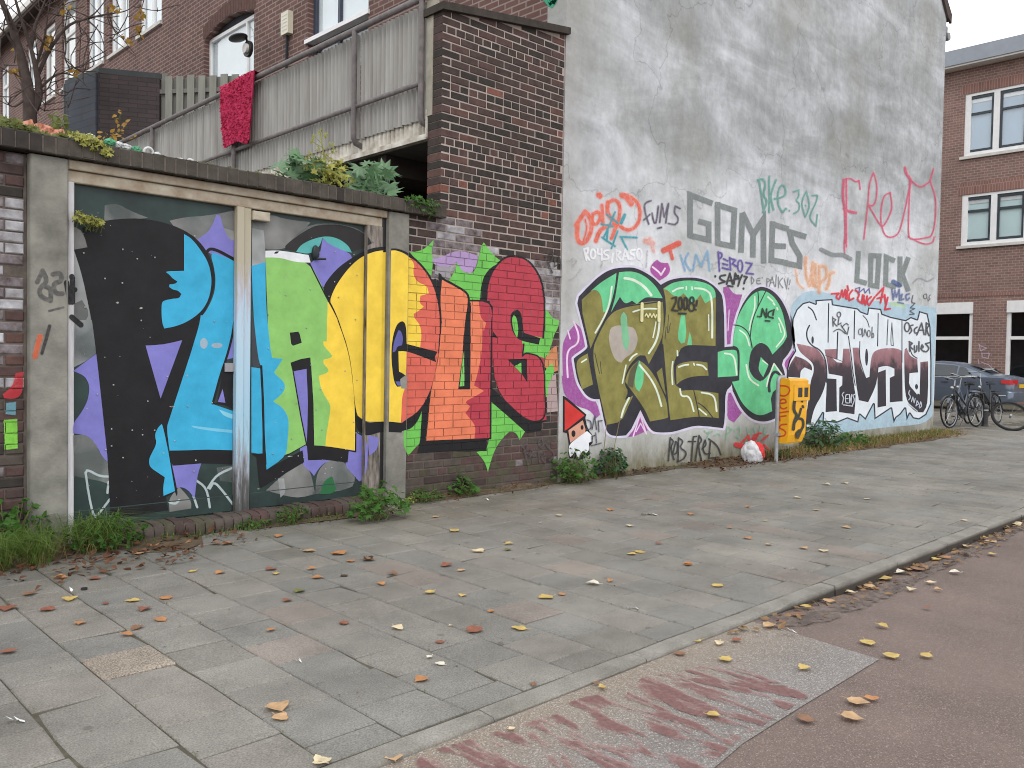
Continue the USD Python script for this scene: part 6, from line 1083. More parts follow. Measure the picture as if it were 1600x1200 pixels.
for pts in ([(855, -6), (866, 5), (872, -8)], [(848, -4), (858, 8), (866, 0)], [(870, -4), (862, 10), (858, 2)]):
    s_ = LineString(pts).buffer(2.2)
    v, f = tri(s_)
    if len(f): w_ = np.array([onX(x, y, XG-0.004) for x, y in v]); b.add(w_, f)
t = thing('graffiti_tag', 'green paint scrawl at the top corner of the rear brick wall', 'graffiti', tuple(b.mesh()[0].mean(0)))
part(t, 'paint', b.mesh(), paint((30, 150, 110), 0.95))
v, f = (lambda s: tri(s))(unary_union([LineString(q).buffer(0.7) for q in ([(1530, 538), (1532, 548), (1542, 544), (1531, 540)], [(1534, 552), (1546, 552), (1544, 560), (1535, 558), (1534, 552)], [(1534, 566), (1545, 570), (1553, 579)], [(1529, 562), (1530, 574)])]))
t = thing('graffiti_tag', 'faint lilac scrawl on the brick building between its ground floor windows', 'graffiti', tuple(onX(1538, 560, XR)))
part(t, 'paint', (np.array([onX(x, y, XR-0.004) for x, y in v]), f), paint((188, 168, 186), 0.85, patch=0.3))
#@@OBJECTS
# ================================================================== objects
def leaf_fan(p, fwd, up, Ln, Wd, curl=0.15, fold=0.12, k=5):
    """one leaf: a pointed oval folded along its midrib"""
    f = fwd/np.linalg.norm(fwd); s = np.cross(up, f); s /= max(np.linalg.norm(s), 1e-6); u = np.cross(f, s)
    t = np.linspace(0, 1, k); w = Wd*0.5*np.sin(np.pi*np.clip(t**0.75, 0, 1)); w[0] = w[-1] = 0.0
    mid = p+f*(t*Ln)[:, None]-u*(curl*Ln*t**2)[:, None]
    lf = mid+s*w[:, None]+u*(fold*w)[:, None]*2; rg = mid-s*w[:, None]+u*(fold*w)[:, None]*2
    V = np.vstack([mid, lf, rg]); F = []
    for i in range(k-1): F += [(i, i+1, k+i+1), (i, k+i+1, k+i), (i, 2*k+i+1, i+1), (i, 2*k+i, 2*k+i+1)]
    return V, np.array(F)
def lobed(p, fwd, up, size, lobes=5, spread=2.2, depth=0.45, curl=0.2):
    """a lobed leaf (ivy, fatsia, geranium)"""
    f = fwd/np.linalg.norm(fwd); s = np.cross(up, f); s /= max(np.linalg.norm(s), 1e-6); u = np.cross(f, s)
    V = [p]; n = lobes*2+1
    for i in range(n):
        a = -spread+2*spread*i/(n-1); r = size*(1.0 if i % 2 else depth)*(1-0.22*abs(a)/spread)
        V.append(p+f*(r*math.cos(a))+s*(r*math.sin(a))-u*(curl*r*r/size)+u*(0.05*size if i % 2 else -0.04*size))
    return np.array(V), np.array([(0, i, i+1) for i in range(1, n)])
def rdir(up=0.4):
    d = rng.normal(0, 1, 3); d[2] = d[2]*0.6+up; return d/np.linalg.norm(d)
M_lf = {'green': mat('leaf_green', lin(72, 116, 44), 0.3, 14, 0.6, spec=0.3, trans=0.25, island=0.3), 'dark': mat('leaf_dark', lin(52, 88, 46), 0.3, 12, 0.5, spec=0.4, trans=0.2, island=0.3), 'yellow': mat('leaf_yellowgreen', lin(176, 176, 92), 0.25, 14, 0.6, trans=0.3, island=0.25),
        'fatsia': mat('leaf_bluegreen', lin(104, 140, 100), 0.25, 12, 0.4, spec=0.5, trans=0.2, island=0.25), 'olive': mat('leaf_olive', lin(112, 120, 60), 0.3, 14, 0.6, trans=0.25, island=0.3), 'autumn': mat('leaf_autumn', lin(178, 140, 66), 0.3, 14, 0.7, trans=0.3, island=0.3),
        'grass': mat('grass_green', lin(110, 136, 62), 0.3, 9, 0.65, trans=0.25, island=0.35), 'straw': mat('grass_straw', lin(164, 142, 96), 0.3, 9, 0.8, trans=0.15, island=0.3), 'stem': mat('stem', lin(96, 104, 60), 0.3, 14, 0.7), 'dry': mat('dry_stem', lin(132, 114, 84), 0.3, 14, 0.8)}
def clump(c, rx, ry, h, n, size, kind='lobed'):
    """leaves of a low weed: on arching stalks out of one crown"""
    lv, st = MB(), MB()
    for _ in range(n):
        a = rng.random()*2*np.pi; r = math.sqrt(rng.random()); z = h*(0.25+0.75*rng.random())*(1-0.45*r*r)
        p = np.array([c[0]+rx*r*math.cos(a), c[1]+ry*r*math.sin(a), c[2]+z])
        if p[1] > W-0.015 and c[1] < W: p[1] = W-0.015-0.03*rng.random()
        o = np.array([math.cos(a)*r, math.sin(a)*r-0.25, 0.35+0.3*rng.random()]); sz = size*(0.6+0.7*rng.random())
        f = np.array([math.cos(a), math.sin(a), -0.25+0.4*rng.random()])+rng.normal(0, 0.3, 3)
        if kind == 'lobed': lv.add(*lobed(p, f, o, sz, 5, 2.0, 0.6, 0.25))
        elif kind == 'small':
            for q in range(3): g = f+rng.normal(0, 0.7, 3); lv.add(*leaf_fan(p, g, o, sz*0.8, sz*0.6, 0.2))
        else: lv.add(*leaf_fan(p, f, o, sz*1.4, sz*0.75, 0.3))
        if rng.random() < 0.5:
            b0 = np.array([c[0]+rx*0.2*rng.normal(), min(c[1]+ry*0.2*rng.normal(), W-0.01 if c[1] < W else 99), c[2]]); m = (b0+p)/2+np.array([0, 0, 0.03]); st.tube([b0, m, p], 0.0022, 4)
    return lv, st
def weed(name, label, pxy, wpx, hpx, n, size, m='green', kind='lobed', cat='plant', dy=None, z=0.0, ry=None):
    c = onZ(*pxy, z)
    if dy is not None: c = onY(pxy[0], pxy[1], W-dy); c[2] = z
    zz = (c-CAM) @ _fw; rx = wpx/2*zz/FPX*1.25; h = hpx*zz/FPX
    lv, st = clump(c, rx, ry or min(rx*0.6, 0.22), h, n, size, kind)
    t = thing(name, label, cat, tuple(c)); part(t, 'leaves', lv.mesh(), M_lf[m])
    if not st.empty(): part(t, 'stems', st.mesh(), M_lf['stem'])
    return t
weed('weed', 'leafy green weed at the right end of the garage doors', (592, 812), 78, 62, 120, 0.05)
weed('weed', 'small three leaved weed left of centre on the brick threshold', (398, 838), 44, 22, 50, 0.026, kind='small', dy=0.19)
weed('weed', 'bright green weed standing on the pavement before the brick threshold', (456, 832), 46, 34, 80, 0.026, kind='small', dy=0.20)
weed('weed', 'low weed at the foot of the right concrete pillar', (663, 800), 60, 24, 80, 0.03, 'green', 'small', dy=0.06)
weed('weed', 'weed growing against the bricks below the orange letter', (724, 788), 42, 38, 60, 0.042, dy=0.06)
weed('weed', 'bushy fern like weed below the painted gnome', (897, 765), 66, 56, 230, 0.04, 'green', 'long', dy=0.10)
wd2 = weed('weed', 'taller weed with dry stalks right of the painted gnome', (955, 764), 52, 52, 120, 0.05, 'dark', 'lobed', dy=0.08)
sb_ = MB()
for pts in ([(946, 745), (944, 700), (950, 640)], [(953, 752), (957, 712), (974, 628)]): sb_.tube([onY(x, y, W-0.06) for x, y in pts], [0.006, 0.005, 0.003], 6)
part(wd2, 'dry_stalks', sb_.mesh(), M_lf['dry'])
weed('weed', 'dark green bush of weeds behind the yellow bin', (1285, 712), 78, 52, 260, 0.06, 'dark', 'long', dy=0.16)
weed('weed', 'low spreading weed right of the yellow bin', (1330, 706), 60, 26, 120, 0.06, 'green', 'long', dy=0.14)
weed('weed', 'tiny green weed at the foot of the bin pole', (1225, 726), 20, 16, 40, 0.03, 'green', 'long', dy=0.33)
weed('weed', 'tall weed at the left edge against the whitened bricks', (20, 872), 84, 92, 130, 0.05, 'green', 'small', dy=0.08)
weed('weed', 'feathery weed between the left pillar and the threshold bricks', (165, 866), 96, 56, 150, 0.042, 'green', 'small', dy=0.22)
weed('weed', 'small yellowish weed against the bricks beside the low weed', (640, 812), 18, 20, 30, 0.02, 'yellow', 'small', dy=0.12)

def blades(n, area, h, lean, wd=0.006):
    b = MB()
    for _ in range(n):
        x, y = area(); a = rng.random()*2*np.pi; hh = h*(0.45+0.75*rng.random()); d = np.array([math.cos(a), math.sin(a)-0.4, 0])*lean*hh*(0.4+rng.random())
        p0 = np.array([x, y, 0.0]); s = np.array([-d[1], d[0], 0]); s = s/max(np.linalg.norm(s), 1e-6)*wd*(0.6+0.6*rng.random())
        p1 = p0+d*0.35+np.array([0, 0, hh*0.6]); p2 = p0+d+np.array([0, 0, hh*(0.95-0.35*lean)])
        for p in (p0, p1, p2): p[1] = min(p[1], W-0.006)
        b.add([p0-s, p0+s, p1+s*0.7, p1-s*0.7, p2], [[0, 1, 2], [0, 2, 3], [3, 2, 4]])
    return b.mesh()
ga = lambda x0, x1, d0, d1: (lambda: (x0+(x1-x0)*rng.random(), W-d0-(d1-d0)*rng.random()**1.6))
solo('grass', blades(300, ga(0.9, 1.98, 0.04, 0.5), 0.20, 1.1, 0.002), M_lf['straw'], 'bent straw coloured grass among the green at the left pillar', 'grass', kind='stuff')
_tufts = [(0.75+1.25*a, W-0.06-(0.62-0.42*a)*b) for a, b in rng.random((26, 2))]
solo('grass', blades(1250, lambda: (lambda t: (t[0]+rng.normal(0, 0.035), min(t[1]+rng.normal(0, 0.035), W-0.02)))(_tufts[int(rng.integers(len(_tufts)))]), 0.36, 1.15, 0.0032), M_lf['grass'], 'long unmown grass round the foot of the left concrete pillar', 'grass', kind='stuff')
solo('grass', blades(260, ga(1.95, 4.1, 0.19, 0.30), 0.075, 0.7, 0.0035), M_lf['grass'], 'thin grass growing out of the joint below the threshold bricks', 'grass', kind='stuff')
solo('grass', blades(420, ga(4.6, 10.4, 0.004, 0.10), 0.06, 0.7, 0.0035), M_lf['olive' if 0 else 'grass'], 'short grass in the joint at the foot of the brick wall and plaster', 'grass', kind='stuff')
solo('grass', blades(2300, ga(10.7, 17.9, 0.004, 0.5), 0.15, 0.6, 0.006), M_lf['straw'], 'dry straw coloured grass along the far half of the plaster wall', 'grass', kind='stuff')
solo('grass', blades(1100, ga(11.6, 17.7, 0.02, 0.42), 0.15, 0.6, 0.006), M_lf['grass'], 'green grass tufts among the dry grass along the far plaster wall', 'grass', kind='stuff')

M_lit0 = mat('litter_crumb', lin(130, 100, 76), 0.35, 20, 0.85, island=0.6)
b = MB()
for _ in range(320):
    x = -0.4+9*rng.random()**1.4; y = KERB_Y+0.05+(W-KERB_Y-0.1)*rng.random(); a = rng.random()*6.28
    b.add(*leaf_fan(np.array([x, y, 0.006]), np.array([math.cos(a), math.sin(a), 0.1*rng.normal()]), np.array([0, 0, 1.0]), 0.006+0.014*rng.random()**2, 0.004+0.006*rng.random(), 0.1*rng.normal(), 0.1, 3))
solo('leaf_crumbs', b.mesh(), M_lit0, 'tiny crumbs of dry leaf scattered over the pavement tiles', 'leaf litter', kind='stuff')
def joint_spot():
    k = int(rng.integers(-4, 26)); y = KERB_Y+(W-KERB_Y)*rng.random(); return 2.085+TP*k+rng.normal(0, 0.003), y
solo('moss', blades(420, joint_spot, 0.012, 1.2, 0.003), M_lf['stem'], 'moss and tiny grass in the joints of the pavement tiles', 'moss', kind='stuff')
# dirt and leaf litter along the wall foot 
def dirt_strip(segs, label):
    b = MB()
    for x0, x1, wd in segs:
        n = max(4, int((x1-x0)/0.12)); P = np.zeros((5, n, 3))
        for i, x in enumerate(np.linspace(x0, x1, n)):
            e = min(1, 4*min(i, n-1-i)/n+0.12); wv_ = wd*e*(0.7+0.6*meshkit.noise(np.array([x*2.1, 3.3, wd])))
            for j in range(5):
                t = j/4; P[j, i] = (x, W-0.002-wv_*t, 0.004+0.035*e*(1-t)**1.5*(0.6+0.8*meshkit.noise(np.array([x*9, t*4, 1.0]))))
        b.add(*grid(P))
    solo('soil', b.mesh(), M_soil, label, 'soil', kind='stuff')
dirt_strip([(0.9, 1.95, 0.34), (1.95, 2.7, 0.62), (2.7, 4.4, 0.27), (4.6, 6.7, 0.13), (6.7, 9.0, 0.14), (8.7, 12.0, 0.42), (11.8, 18.2, 0.55)], 'dark drifted soil along the foot of the walls')
def litter(n, area, size, label, m):
    b = MB()
    for _ in range(n):
        x, y = area(); z = 0.012+0.03*max(0, 1-(W-y)/0.4)+0.012*rng.random(); a = rng.random()*6.28
        b.add(*leaf_fan(np.array([x, min(y, W-0.02), z]), np.array([math.cos(a), math.sin(a), rng.normal(0, 0.25)]), np.array([rng.normal(0, 0.35), rng.normal(0, 0.35), 1]), size*(0.5+rng.random()), size*(0.35+0.4*rng.random()), rng.normal(0, 0.3), 0.2, 4))
    solo('leaf_litter', b.mesh(), m, label, 'leaf litter', kind='stuff')
M_lit = [mat('litter_brown', lin(122, 84, 60), 0.35, 20, 0.85, island=0.45), mat('litter_straw', lin(160, 128, 92), 0.3, 20, 0.85, island=0.4), mat('litter_dark', lin(80, 58, 48), 0.3, 20, 0.9, island=0.4)]
litter(620, ga(8.9, 11.9, 0.03, 0.62), 0.045, 'brown crumbled leaf litter round the bin pole and plastic bag', M_lit[0])
litter(560, ga(11.4, 18.0, 0.05, 0.60), 0.06, 'straw brown litter among the dry grass by the far plaster wall', M_lit[1])
litter(170, ga(6.7, 8.6, 0.02, 0.24), 0.035, 'dark brown litter right of the weeds below the gnome', M_lit[2])
litter(120, ga(4.7, 6.5, 0.02, 0.30), 0.03, 'brown litter along the foot of the brick wall', M_lit[0])
litter(150, lambda: (0.9+1.5*rng.random(), W-0.45-0.55*rng.random()**2), 0.05, 'dead leaves gathered along the edge of the left grass', M_lit[0])
litter(110, ga(1.3, 2.9, 0.16, 0.75), 0.05, 'reddish brown litter on the soil before the left door', M_lit[0])
litter(60, ga(2.9, 4.5, 0.19, 0.40), 0.035, 'brown litter before the right half of the threshold bricks', M_lit[2])
def gutter_area():
    x = 3.6+5.5*rng.random()**0.8; return x, 2.235-0.16*rng.random()**2
b = MB()
for _ in range(210):
    x, y = gutter_area(); a = rng.random()*6.28
    b.add(*leaf_fan(np.array([x, y, rz(x)+0.012+0.012*rng.random()]), np.array([math.cos(a), math.sin(a), 0.1*rng.normal()]), np.array([rng.normal(0, 0.3), rng.normal(0, 0.3), 1]), 0.03+0.035*rng.random(), 0.02+0.02*rng.random(), rng.normal(0, 0.2), 0.15, 4))
solo('leaf_litter', b.mesh(), M_lit[1], 'drift of pale leaf litter in the gutter against the kerb', 'leaf litter', kind='stuff')

# fallen leaves, one by one
LC = {'y': ('yellow', (196, 170, 102)), 'o': ('orange', (184, 130, 86)), 't': ('tan', (190, 156, 118)), 'b': ('brown', (136, 102, 80)), 'r': ('reddish brown', (142, 92, 74)), 'p': ('pale', (212, 196, 162)), 'w': ('whitish', (220, 212, 196)), 'k': ('blackish', (70, 56, 46)), 'g': ('dull green', (116, 116, 66))}
LMAT = {k: mat('fallen_'+v[0].replace(' ', '_'), lin(*v[1], k=0.92), 0.22, 28, 0.6, 0.3, 120, 0.3, trans=0.1) for k, v in LC.items()}
LP = [((0, 750), '125,478,b,55 290,500,y,70 550,508,y,62 688,494,o,62 333,602,o,52 672,588,o,60 568,622,b,56 530,648,o,50 600,545,r,60 915,392,o,46 1127,628,o,42 1435,600,r,44 1290,298,t,50 1412,307,o,60 1298,373,o,42 1325,410,o,50 1128,373,r,50 1150,393,y,36 800,383,y,34 1460,340,o,40 1535,332,k,50 1435,402,k,40 1250,467,g,50 1590,437,o,40 1195,507,r,40 640,275,o,56 765,262,o,60 580,308,t,60 900,268,b,40 945,268,o,46 1160,237,o,50 395,415,r,46 200,540,r,70 30,540,r,80 30,720,r,60 1150,955,t,112 1170,997,t,80 1335,1177,p,104 255,410,o,50 430,388,r,40 440,518,r,36'),
      ((500, 750), '80,308,o,64 205,335,b,50 305,395,b,44 525,360,r,50 560,213,y,40 660,300,p,54 790,270,y,44 785,293,g,40 455,473,y,50 595,485,y,44 940,492,y,62 1007,480,o,32 712,550,o,44 830,622,y,72 640,630,r,84 325,620,p,52 543,610,p,24 500,678,r,44 455,743,w,34 498,772,w,48 420,838,o,66 890,857,b,46 98,600,r,50 1135,435,w,58 1210,425,o,32 1297,313,y,44 1335,303,y,44 1408,267,r,32 1535,352,o,42 1175,868,y,48 800,1042,p,36 305,1160,t,90 20,1175,p,70 1560,672,y,64 1500,725,b,46 995,150,p,30 1293,195,p,34 480,157,t,28 590,380,t,34 1210,128,o,38 1150,850,b,36'),
      ((1000, 650), '325,710,y,52 200,620,o,44 357,1017,y,56 688,1055,y,58 1012,880,y,62 950,948,y,60 1045,1002,y,68 1190,1003,y,52 1130,727,p,56 1215,698,p,36 1310,655,w,40 1467,578,y,46 765,565,p,42 680,553,t,38 445,512,o,34 535,538,t,30 860,468,t,34 1352,438,p,32 775,288,p,34 655,342,p,38 735,395,t,30 855,283,p,34 945,347,p,32 450,382,o,24 520,438,y,20 375,468,o,26 215,412,o,36 400,937,r,56 330,950,p,50 1025,680,y,58 950,712,t,62 1090,655,w,52 1160,640,b,60 1240,600,y,56 1270,590,o,40 875,738,p,50 785,775,t,56 690,800,y,56 660,830,b,60 585,860,b,46 535,880,t,52 1360,545,p,46 1430,510,y,40 1465,525,t,46 1560,455,p,62 1245,728,t,34 1195,803,r,34 910,1195,t,80 965,1180,o,60 1110,640,t,50 1190,632,b,44'),
      ((1000, 800), '308,852,y,66 885,860,t,86 685,865,b,70')]
leaves = []
for (cx0, cy0), s in LP:
    for e in s.split():
        x, y, c, w = e.split(','); X_, Y_ = cx0+float(x)/2.6667, cy0+float(y)/2.6667
        p = onZ(X_, Y_, 0.0); onroad = p[1] < 2.262
        if onroad: p = onZ(X_, Y_, -0.05); p = onZ(X_, Y_, rz(p[0])+0.009); p = onZ(X_, Y_, rz(p[0])+0.009)
        if p[1] > W-0.05: continue
        zz = (p-CAM) @ _fw; Ln = float(np.clip(float(w)/2.6667*zz/FPX*1.05, 0.03, 0.13)); Ln *= 0.85+0.3*rng.random(); Wd = Ln*(0.70+0.28*rng.random())
        a = rng.random()*6.28; b = MB(); k = 7; V, F = leaf_fan(np.zeros(3), np.array([1., 0, 0]), np.array([0, 0, 1.]), Ln, Wd, 0.0, rng.normal(0.05, 0.06), k)
        V = V-np.array([Ln/2, 0, 0]); V[:, 1] += 0.06*Ln*np.sin(V[:, 0]/Ln*14+rng.random()*6)*np.sign(V[:, 1]); V[:, 2] += 0.16*rng.normal()*V[:, 0]**2/Ln+0.20*abs(rng.normal())*V[:, 1]**2/Wd+0.025*Ln*np.sin(V[:, 0]/Ln*5+rng.random()*6)
        b.add(V, F); b.add(*tube([(-Ln/2, 0, V[0, 2]), (-Ln*0.72, Ln*0.03*rng.normal(), V[0, 2]+0.004)], 0.0012, 4))
        V, F = b.mesh(); ca, sa = math.cos(a), math.sin(a); V = np.c_[V[:, 0]*ca-V[:, 1]*sa, V[:, 0]*sa+V[:, 1]*ca, V[:, 2]]
        V[:, 2] += 0.006-V[:, 2].min(); V += p
        leaves.append((c, X_, Y_, p, onroad, V, F))
def place_of(p, onroad):
    if onroad: return ('in the gutter along the kerb' if p[1] > 1.95 else 'on the asphalt near the patch' if p[0] < 4.2 else 'out on the red asphalt'), 'leaves on the road'
    lat = 'before the left garage door' if p[0] < 1.9 else 'before the right garage door' if p[0] < 3.1 else 'before the brick wall' if p[0] < 4.6 else 'before the green letters' if p[0] < 7.5 else 'beyond the bin'
    dep = 'close to the wall' if p[1] > 4.9 else 'close to the kerb' if p[1] < 3.3 else 'mid pavement'
    return f'{lat}, {dep}', 'leaves on the pavement'
byplace = {}
for e in leaves: byplace.setdefault((e[0], place_of(e[3], e[4])), []).append(e)
ORD = ['leftmost', 'second', 'third', 'fourth', 'fifth', 'sixth', 'seventh', 'eighth', 'ninth', 'tenth', 'eleventh', 'twelfth']
for (c, (where, grp)), es in byplace.items():
    es.sort(key=lambda e: e[1]); n = len(es)
    for k_, e in enumerate(es):
        o = '' if n == 1 else f', {ORD[k_]} from the left' if 0 < k_ < n-1 else ', leftmost one' if k_ == 0 else ', rightmost one'
        solo('fallen_leaf', (e[5], e[6]), LMAT[c], f'{LC[c][0]} fallen leaf {where}{o}', 'leaf', grp)
for i, (x, y, L_, lab) in enumerate([(110, 924.5, 0.035, 'white cigarette end near the grass at the left'), (469.5, 1036, 0.03, 'white paper scrap in the middle of the pavement left'), (848, 818, 0.05, 'crumpled white paper scrap low by the brick wall'), (997.5, 953.5, 0.06, 'thin white paper strip on the pavement near the kerb'), (1246, 891, 0.05, 'white paper scrap on the pavement right of the bin'), (1243, 990, 0.07, 'white stick lying in the dark gutter dirt'), (35, 1130, 0.06, 'long white paper strip at the lower left of the pavement'), (1027, 806, 0.14, 'crumpled white wrapper on the pavement before the gnome'), (762, 782, 0.05, 'white crumpled tissue at the foot of the brick wall')]):
    p = onZ(x, y, 0.0); a = rng.random()*3; b = MB()
    for q in range(3):
        d = np.array([math.cos(a+q*0.4), math.sin(a+q*0.4), 0.15*rng.random()])*L_/3; o = p+np.array([0, 0, 0.006])+d*q
        s = np.array([-d[1], d[0], 0.01])*0.45; b.add([o-s, o+s, o+d+s+(0, 0, 0.008*rng.random()), o+d-s], [[0, 1, 2, 3]])
    solo('paper_scrap', b.mesh(), M_white, lab, 'litter')
p = onZ(131.5, 922, 0); cyl = trimesh.creation.cylinder(0.017, 0.012, sections=16); solo('bottle_cap', (cyl.vertices+p+(0, 0, 0.007), cyl.faces), M_black, 'small black cap lying beside the grass at the left', 'litter')

# ---- yellow bin on its pole
pb = onZ(1207, 721)
BX = pb[0]+0.035; cC = onX(1237, 640, BX)
by0, by1 = cC[1], onX(1213.5, 640, BX)[1]; bx1 = onY(1265, 600, by0)[0]; zt, zb = onX(1237, 593, BX)[2], onX(1237, 694, BX)[2]
M_yel = mat('bin_yellow', lin(236, 172, 30, k=0.9), 0.1, 5, 0.45, 0.15, 30, 0.4)
bn = thing('litter_bin', 'yellow street litter bin with red and black graffiti on a grey pole', 'litter bin', (BX, (by0+by1)/2, 0))
M_galv = mat('galvanised', lin(156, 160, 164), 0.15, 14, 0.5, 0.1, 40, 0.4, metal=0.3)
def binring(z, dx, dy, ch=0.035):
    x0, x1, y0, y1 = BX, bx1-dx, by0+dy, by1
    return [(x0, y1, z), (x0, y0+ch, z), (x0+ch, y0, z), (x1-ch, y0, z), (x1, y0+ch, z), (x1, y1, z)]
rings = [binring(zb, 0.085, 0.045), binring(zb+0.02, 0.075, 0.03), binring(zb+0.12, 0.045, 0.004), binring(zt-0.10, 0.0, 0.0), binring(zt-0.015, 0.0, 0.0), binring(zt+0.01, 0.015, 0.03)]
P = np.array(rings); v, f = grid(P); f = np.vstack([f, [(r_*6+5, r_*6, r_*6+6) for r_ in range(5)], [(r_*6+5, r_*6+6, r_*6+11) for r_ in range(5)], [(0, i, i+1) for i in range(1, 5)], [(30, 30+i, 31+i) for i in range(1, 5)]])
part(bn, 'body', (v, f), M_yel)
hz0, hz1 = zt-0.24, zt-0.11; wx = bx1-BX
fp = sbox(BX+0.04, hz0-0.045, bx1-0.005, hz1+0.045)
for a_, b_ in ((0.30, 0.56), (0.66, 0.90)): fp = fp.difference(sbox(BX+wx*a_, hz0, BX+wx*b_, hz1))
part(bn, 'hood', wall_Y(fp, by0-0.010, 0.0095), M_yel)
part(bn, 'opening', boxm(BX+wx*0.28, bx1-0.02, by0-0.003, by0+0.02, hz0-0.01, hz1+0.01), M_black)
part(bn, 'pole', tube([(pb[0], by1-0.03, -0.05), (pb[0], by1-0.03, zt-0.05), (pb[0]+0.012, by1-0.03, zt+0.0), (pb[0]+0.05, by1-0.03, zt+0.025), (pb[0]+0.16, by1-0.03, zt+0.027)], 0.026, 14), M_galv, smooth=40)
part(bn, 'bracket', boxm(pb[0]-0.03, BX+0.01, by1-0.07, by1+0.01, zb+0.1, zb+0.14), M_galv)
def px_on(g, fn):
    v, f = tri(g); return np.array([fn(x, y) for x, y in v]), f
gx_ = unary_union([stroke('M', p, 13, 140) for p in ([(887, 232), (898, 305)], [(872, 230), (945, 226), (984, 250), (972, 296), (935, 316), (893, 306)], [(896, 374), (952, 372), (948, 345), (920, 336), (894, 360), (898, 405), (925, 424), (955, 410)], [(888, 452), (900, 518)], [(882, 455), (968, 442)], [(895, 486), (950, 478)], [(955, 548), (905, 552), (893, 580), (930, 595), (952, 620), (930, 650), (884, 645)])])
part(bn, 'red_lettering', px_on(gx_, lambda x, y: onX(x, y, BX-0.002)), paint((206, 72, 34), 0.95, patch=0.1), 'red handwriting DEFS')
gy_ = unary_union([stroke('M', p, w) for p, w in (([(1045, 310), (1020, 350), (1015, 440), (1045, 470), (1020, 520), (1012, 590)], 26), ([(1055, 500), (1090, 505), (1098, 560), (1075, 600), (1050, 660), (1030, 630), (1060, 600)], 22), ([(1020, 540), (1060, 480), (1075, 420)], 20), ([(1062, 325), (1066, 332)], 16), ([(1082, 352), (1086, 360)], 18), ([(1090, 398), (1094, 406)], 20))])
part(bn, 'black_lettering', px_on(gy_, lambda x, y: onY(x, y, by0-0.0235 if False else by0-0.002)), paint((46, 48, 38), 0.95, patch=0.1), 'black graffiti tag')

# ---- white plastic bag
pc = onZ(1187, 724); ic = trimesh.creation.icosphere(4, 1.0); d_ = ic.vertices
rr = 0.70+0.36*meshkit.fbm(d_*1.5+3, 2)+0.20*np.abs(meshkit.noise(d_*np.array([5.0, 5.0, 1.6])+9)-0.5)+0.09*np.abs(meshkit.noise(d_*9.0+1)-0.5)
V = d_*rr[:, None]*np.array([0.165, 0.15, 0.165]); V[:, 2] = np.maximum(V[:, 2], -0.13)+0.13; V[:, 0] -= 0.22*(V[:, 2]-0.1)*0.5; V[:, 2] += 0.03*np.exp(-((d_[:, 0]+0.3)**2+d_[:, 1]**2)/0.05)*(d_[:, 2] > 0)
bg = thing('plastic_bag', 'full white plastic bag with red print leaning by the bin pole', 'bag', tuple(pc))
Vw = V+pc+np.array([0, 0.10, 0.005])
part(bg, 'bag', (Vw, ic.faces), mat('bag_white', lin(226, 226, 230), 0.05, 14, 0.4, 0.4, 60, 0.5, trans=0.25), smooth=True)
cen = d_[ic.faces].mean(1); sel = ((cen @ np.array([0.55, -0.62, 0.35])) > 0.50) & (np.abs(meshkit.noise(cen*3+2)-0.5) < 0.26)
part(bg, 'red_print', (Vw+d_*0.003, ic.faces[sel]), mat('bag_red', lin(196, 40, 44), 0.1, 14, 0.45))

# ---- plants and litter on top of the garage wall
def inpoly(pts, n):
    g = Polygon(pts); x0, y0, x1, y1 = g.bounds; out = []
    while len(out) < n:
        q = (x0+(x1-x0)*rng.random(), y0+(y1-y0)*rng.random())
        if g.contains(Point(q)): out.append(q)
    return out
def foliage(name, label, areas, Y0, Y1, size, m, kind='lobed', lobes=5, cat='plant'):
    lv, st = MB(), MB(); cs = []
    for pts, n in areas:
        for q in inpoly(pts, n):
            p = onY(*q, Y0+(Y1-Y0)*rng.random()); sz = size*(0.6+0.7*rng.random()); f = rng.normal(0, 1, 3)+np.array([0, -0.5, -0.2]); o = np.array([rng.normal(0, .35), -0.7, 0.8])+rng.normal(0, 0.3, 3)
            lv.add(*(lobed(p, f, o, sz, lobes, 2.1, 0.55, 0.2) if kind == 'lobed' else leaf_fan(p, f, o, sz*1.3, sz*0.7, 0.25))); cs.append(p)
            if rng.random() < 0.3: st.tube([p, p+np.array([rng.normal(0, .03), 0.05, -0.05])], 0.0025, 4)
    c = np.mean(cs, 0); t = thing(name, label, cat, tuple(c)); part(t, 'leaves', lv.mesh(), M_lf[m])
    if not st.empty(): part(t, 'stems', st.mesh(), M_lf['stem'])
    return t
foliage('ivy', 'pale variegated ivy trailing over the coping left of the shed downpipe', [([(110, 206), (130, 208), (165, 225), (182, 241), (168, 244), (140, 232), (112, 216)], 150)], W-0.12, W-0.02, 0.032, 'yellow')
foliage('ivy', 'ivy with green and yellow leaves on the coping at the left edge', [([(0, 182), (30, 190), (70, 205), (60, 214), (20, 205), (0, 203)], 130), ([(50, 205), (110, 212), (110, 222), (60, 216)], 60)], W-0.04, W+0.12, 0.032, 'olive')
foliage('ivy', 'pale ivy spray hanging beside the top of the left door', [([(117, 328), (135, 333), (160, 345), (163, 353), (150, 356), (130, 345), (117, 347)], 80)], W-0.08, W-0.02, 0.026, 'yellow')
foliage('ivy', 'thin ivy runner along the coping below the red rug', [([(260, 248), (330, 256), (400, 268), (440, 272), (438, 280), (390, 274), (320, 262), (262, 255)], 100)], W-0.06, W+0.08, 0.026, 'olive')
foliage('ivy', 'green ivy trailing over the right end of the coping', [([(635, 307), (668, 306), (688, 316), (688, 336), (672, 334), (655, 324), (636, 320)], 110)], W-0.13, W-0.04, 0.028, 'green')
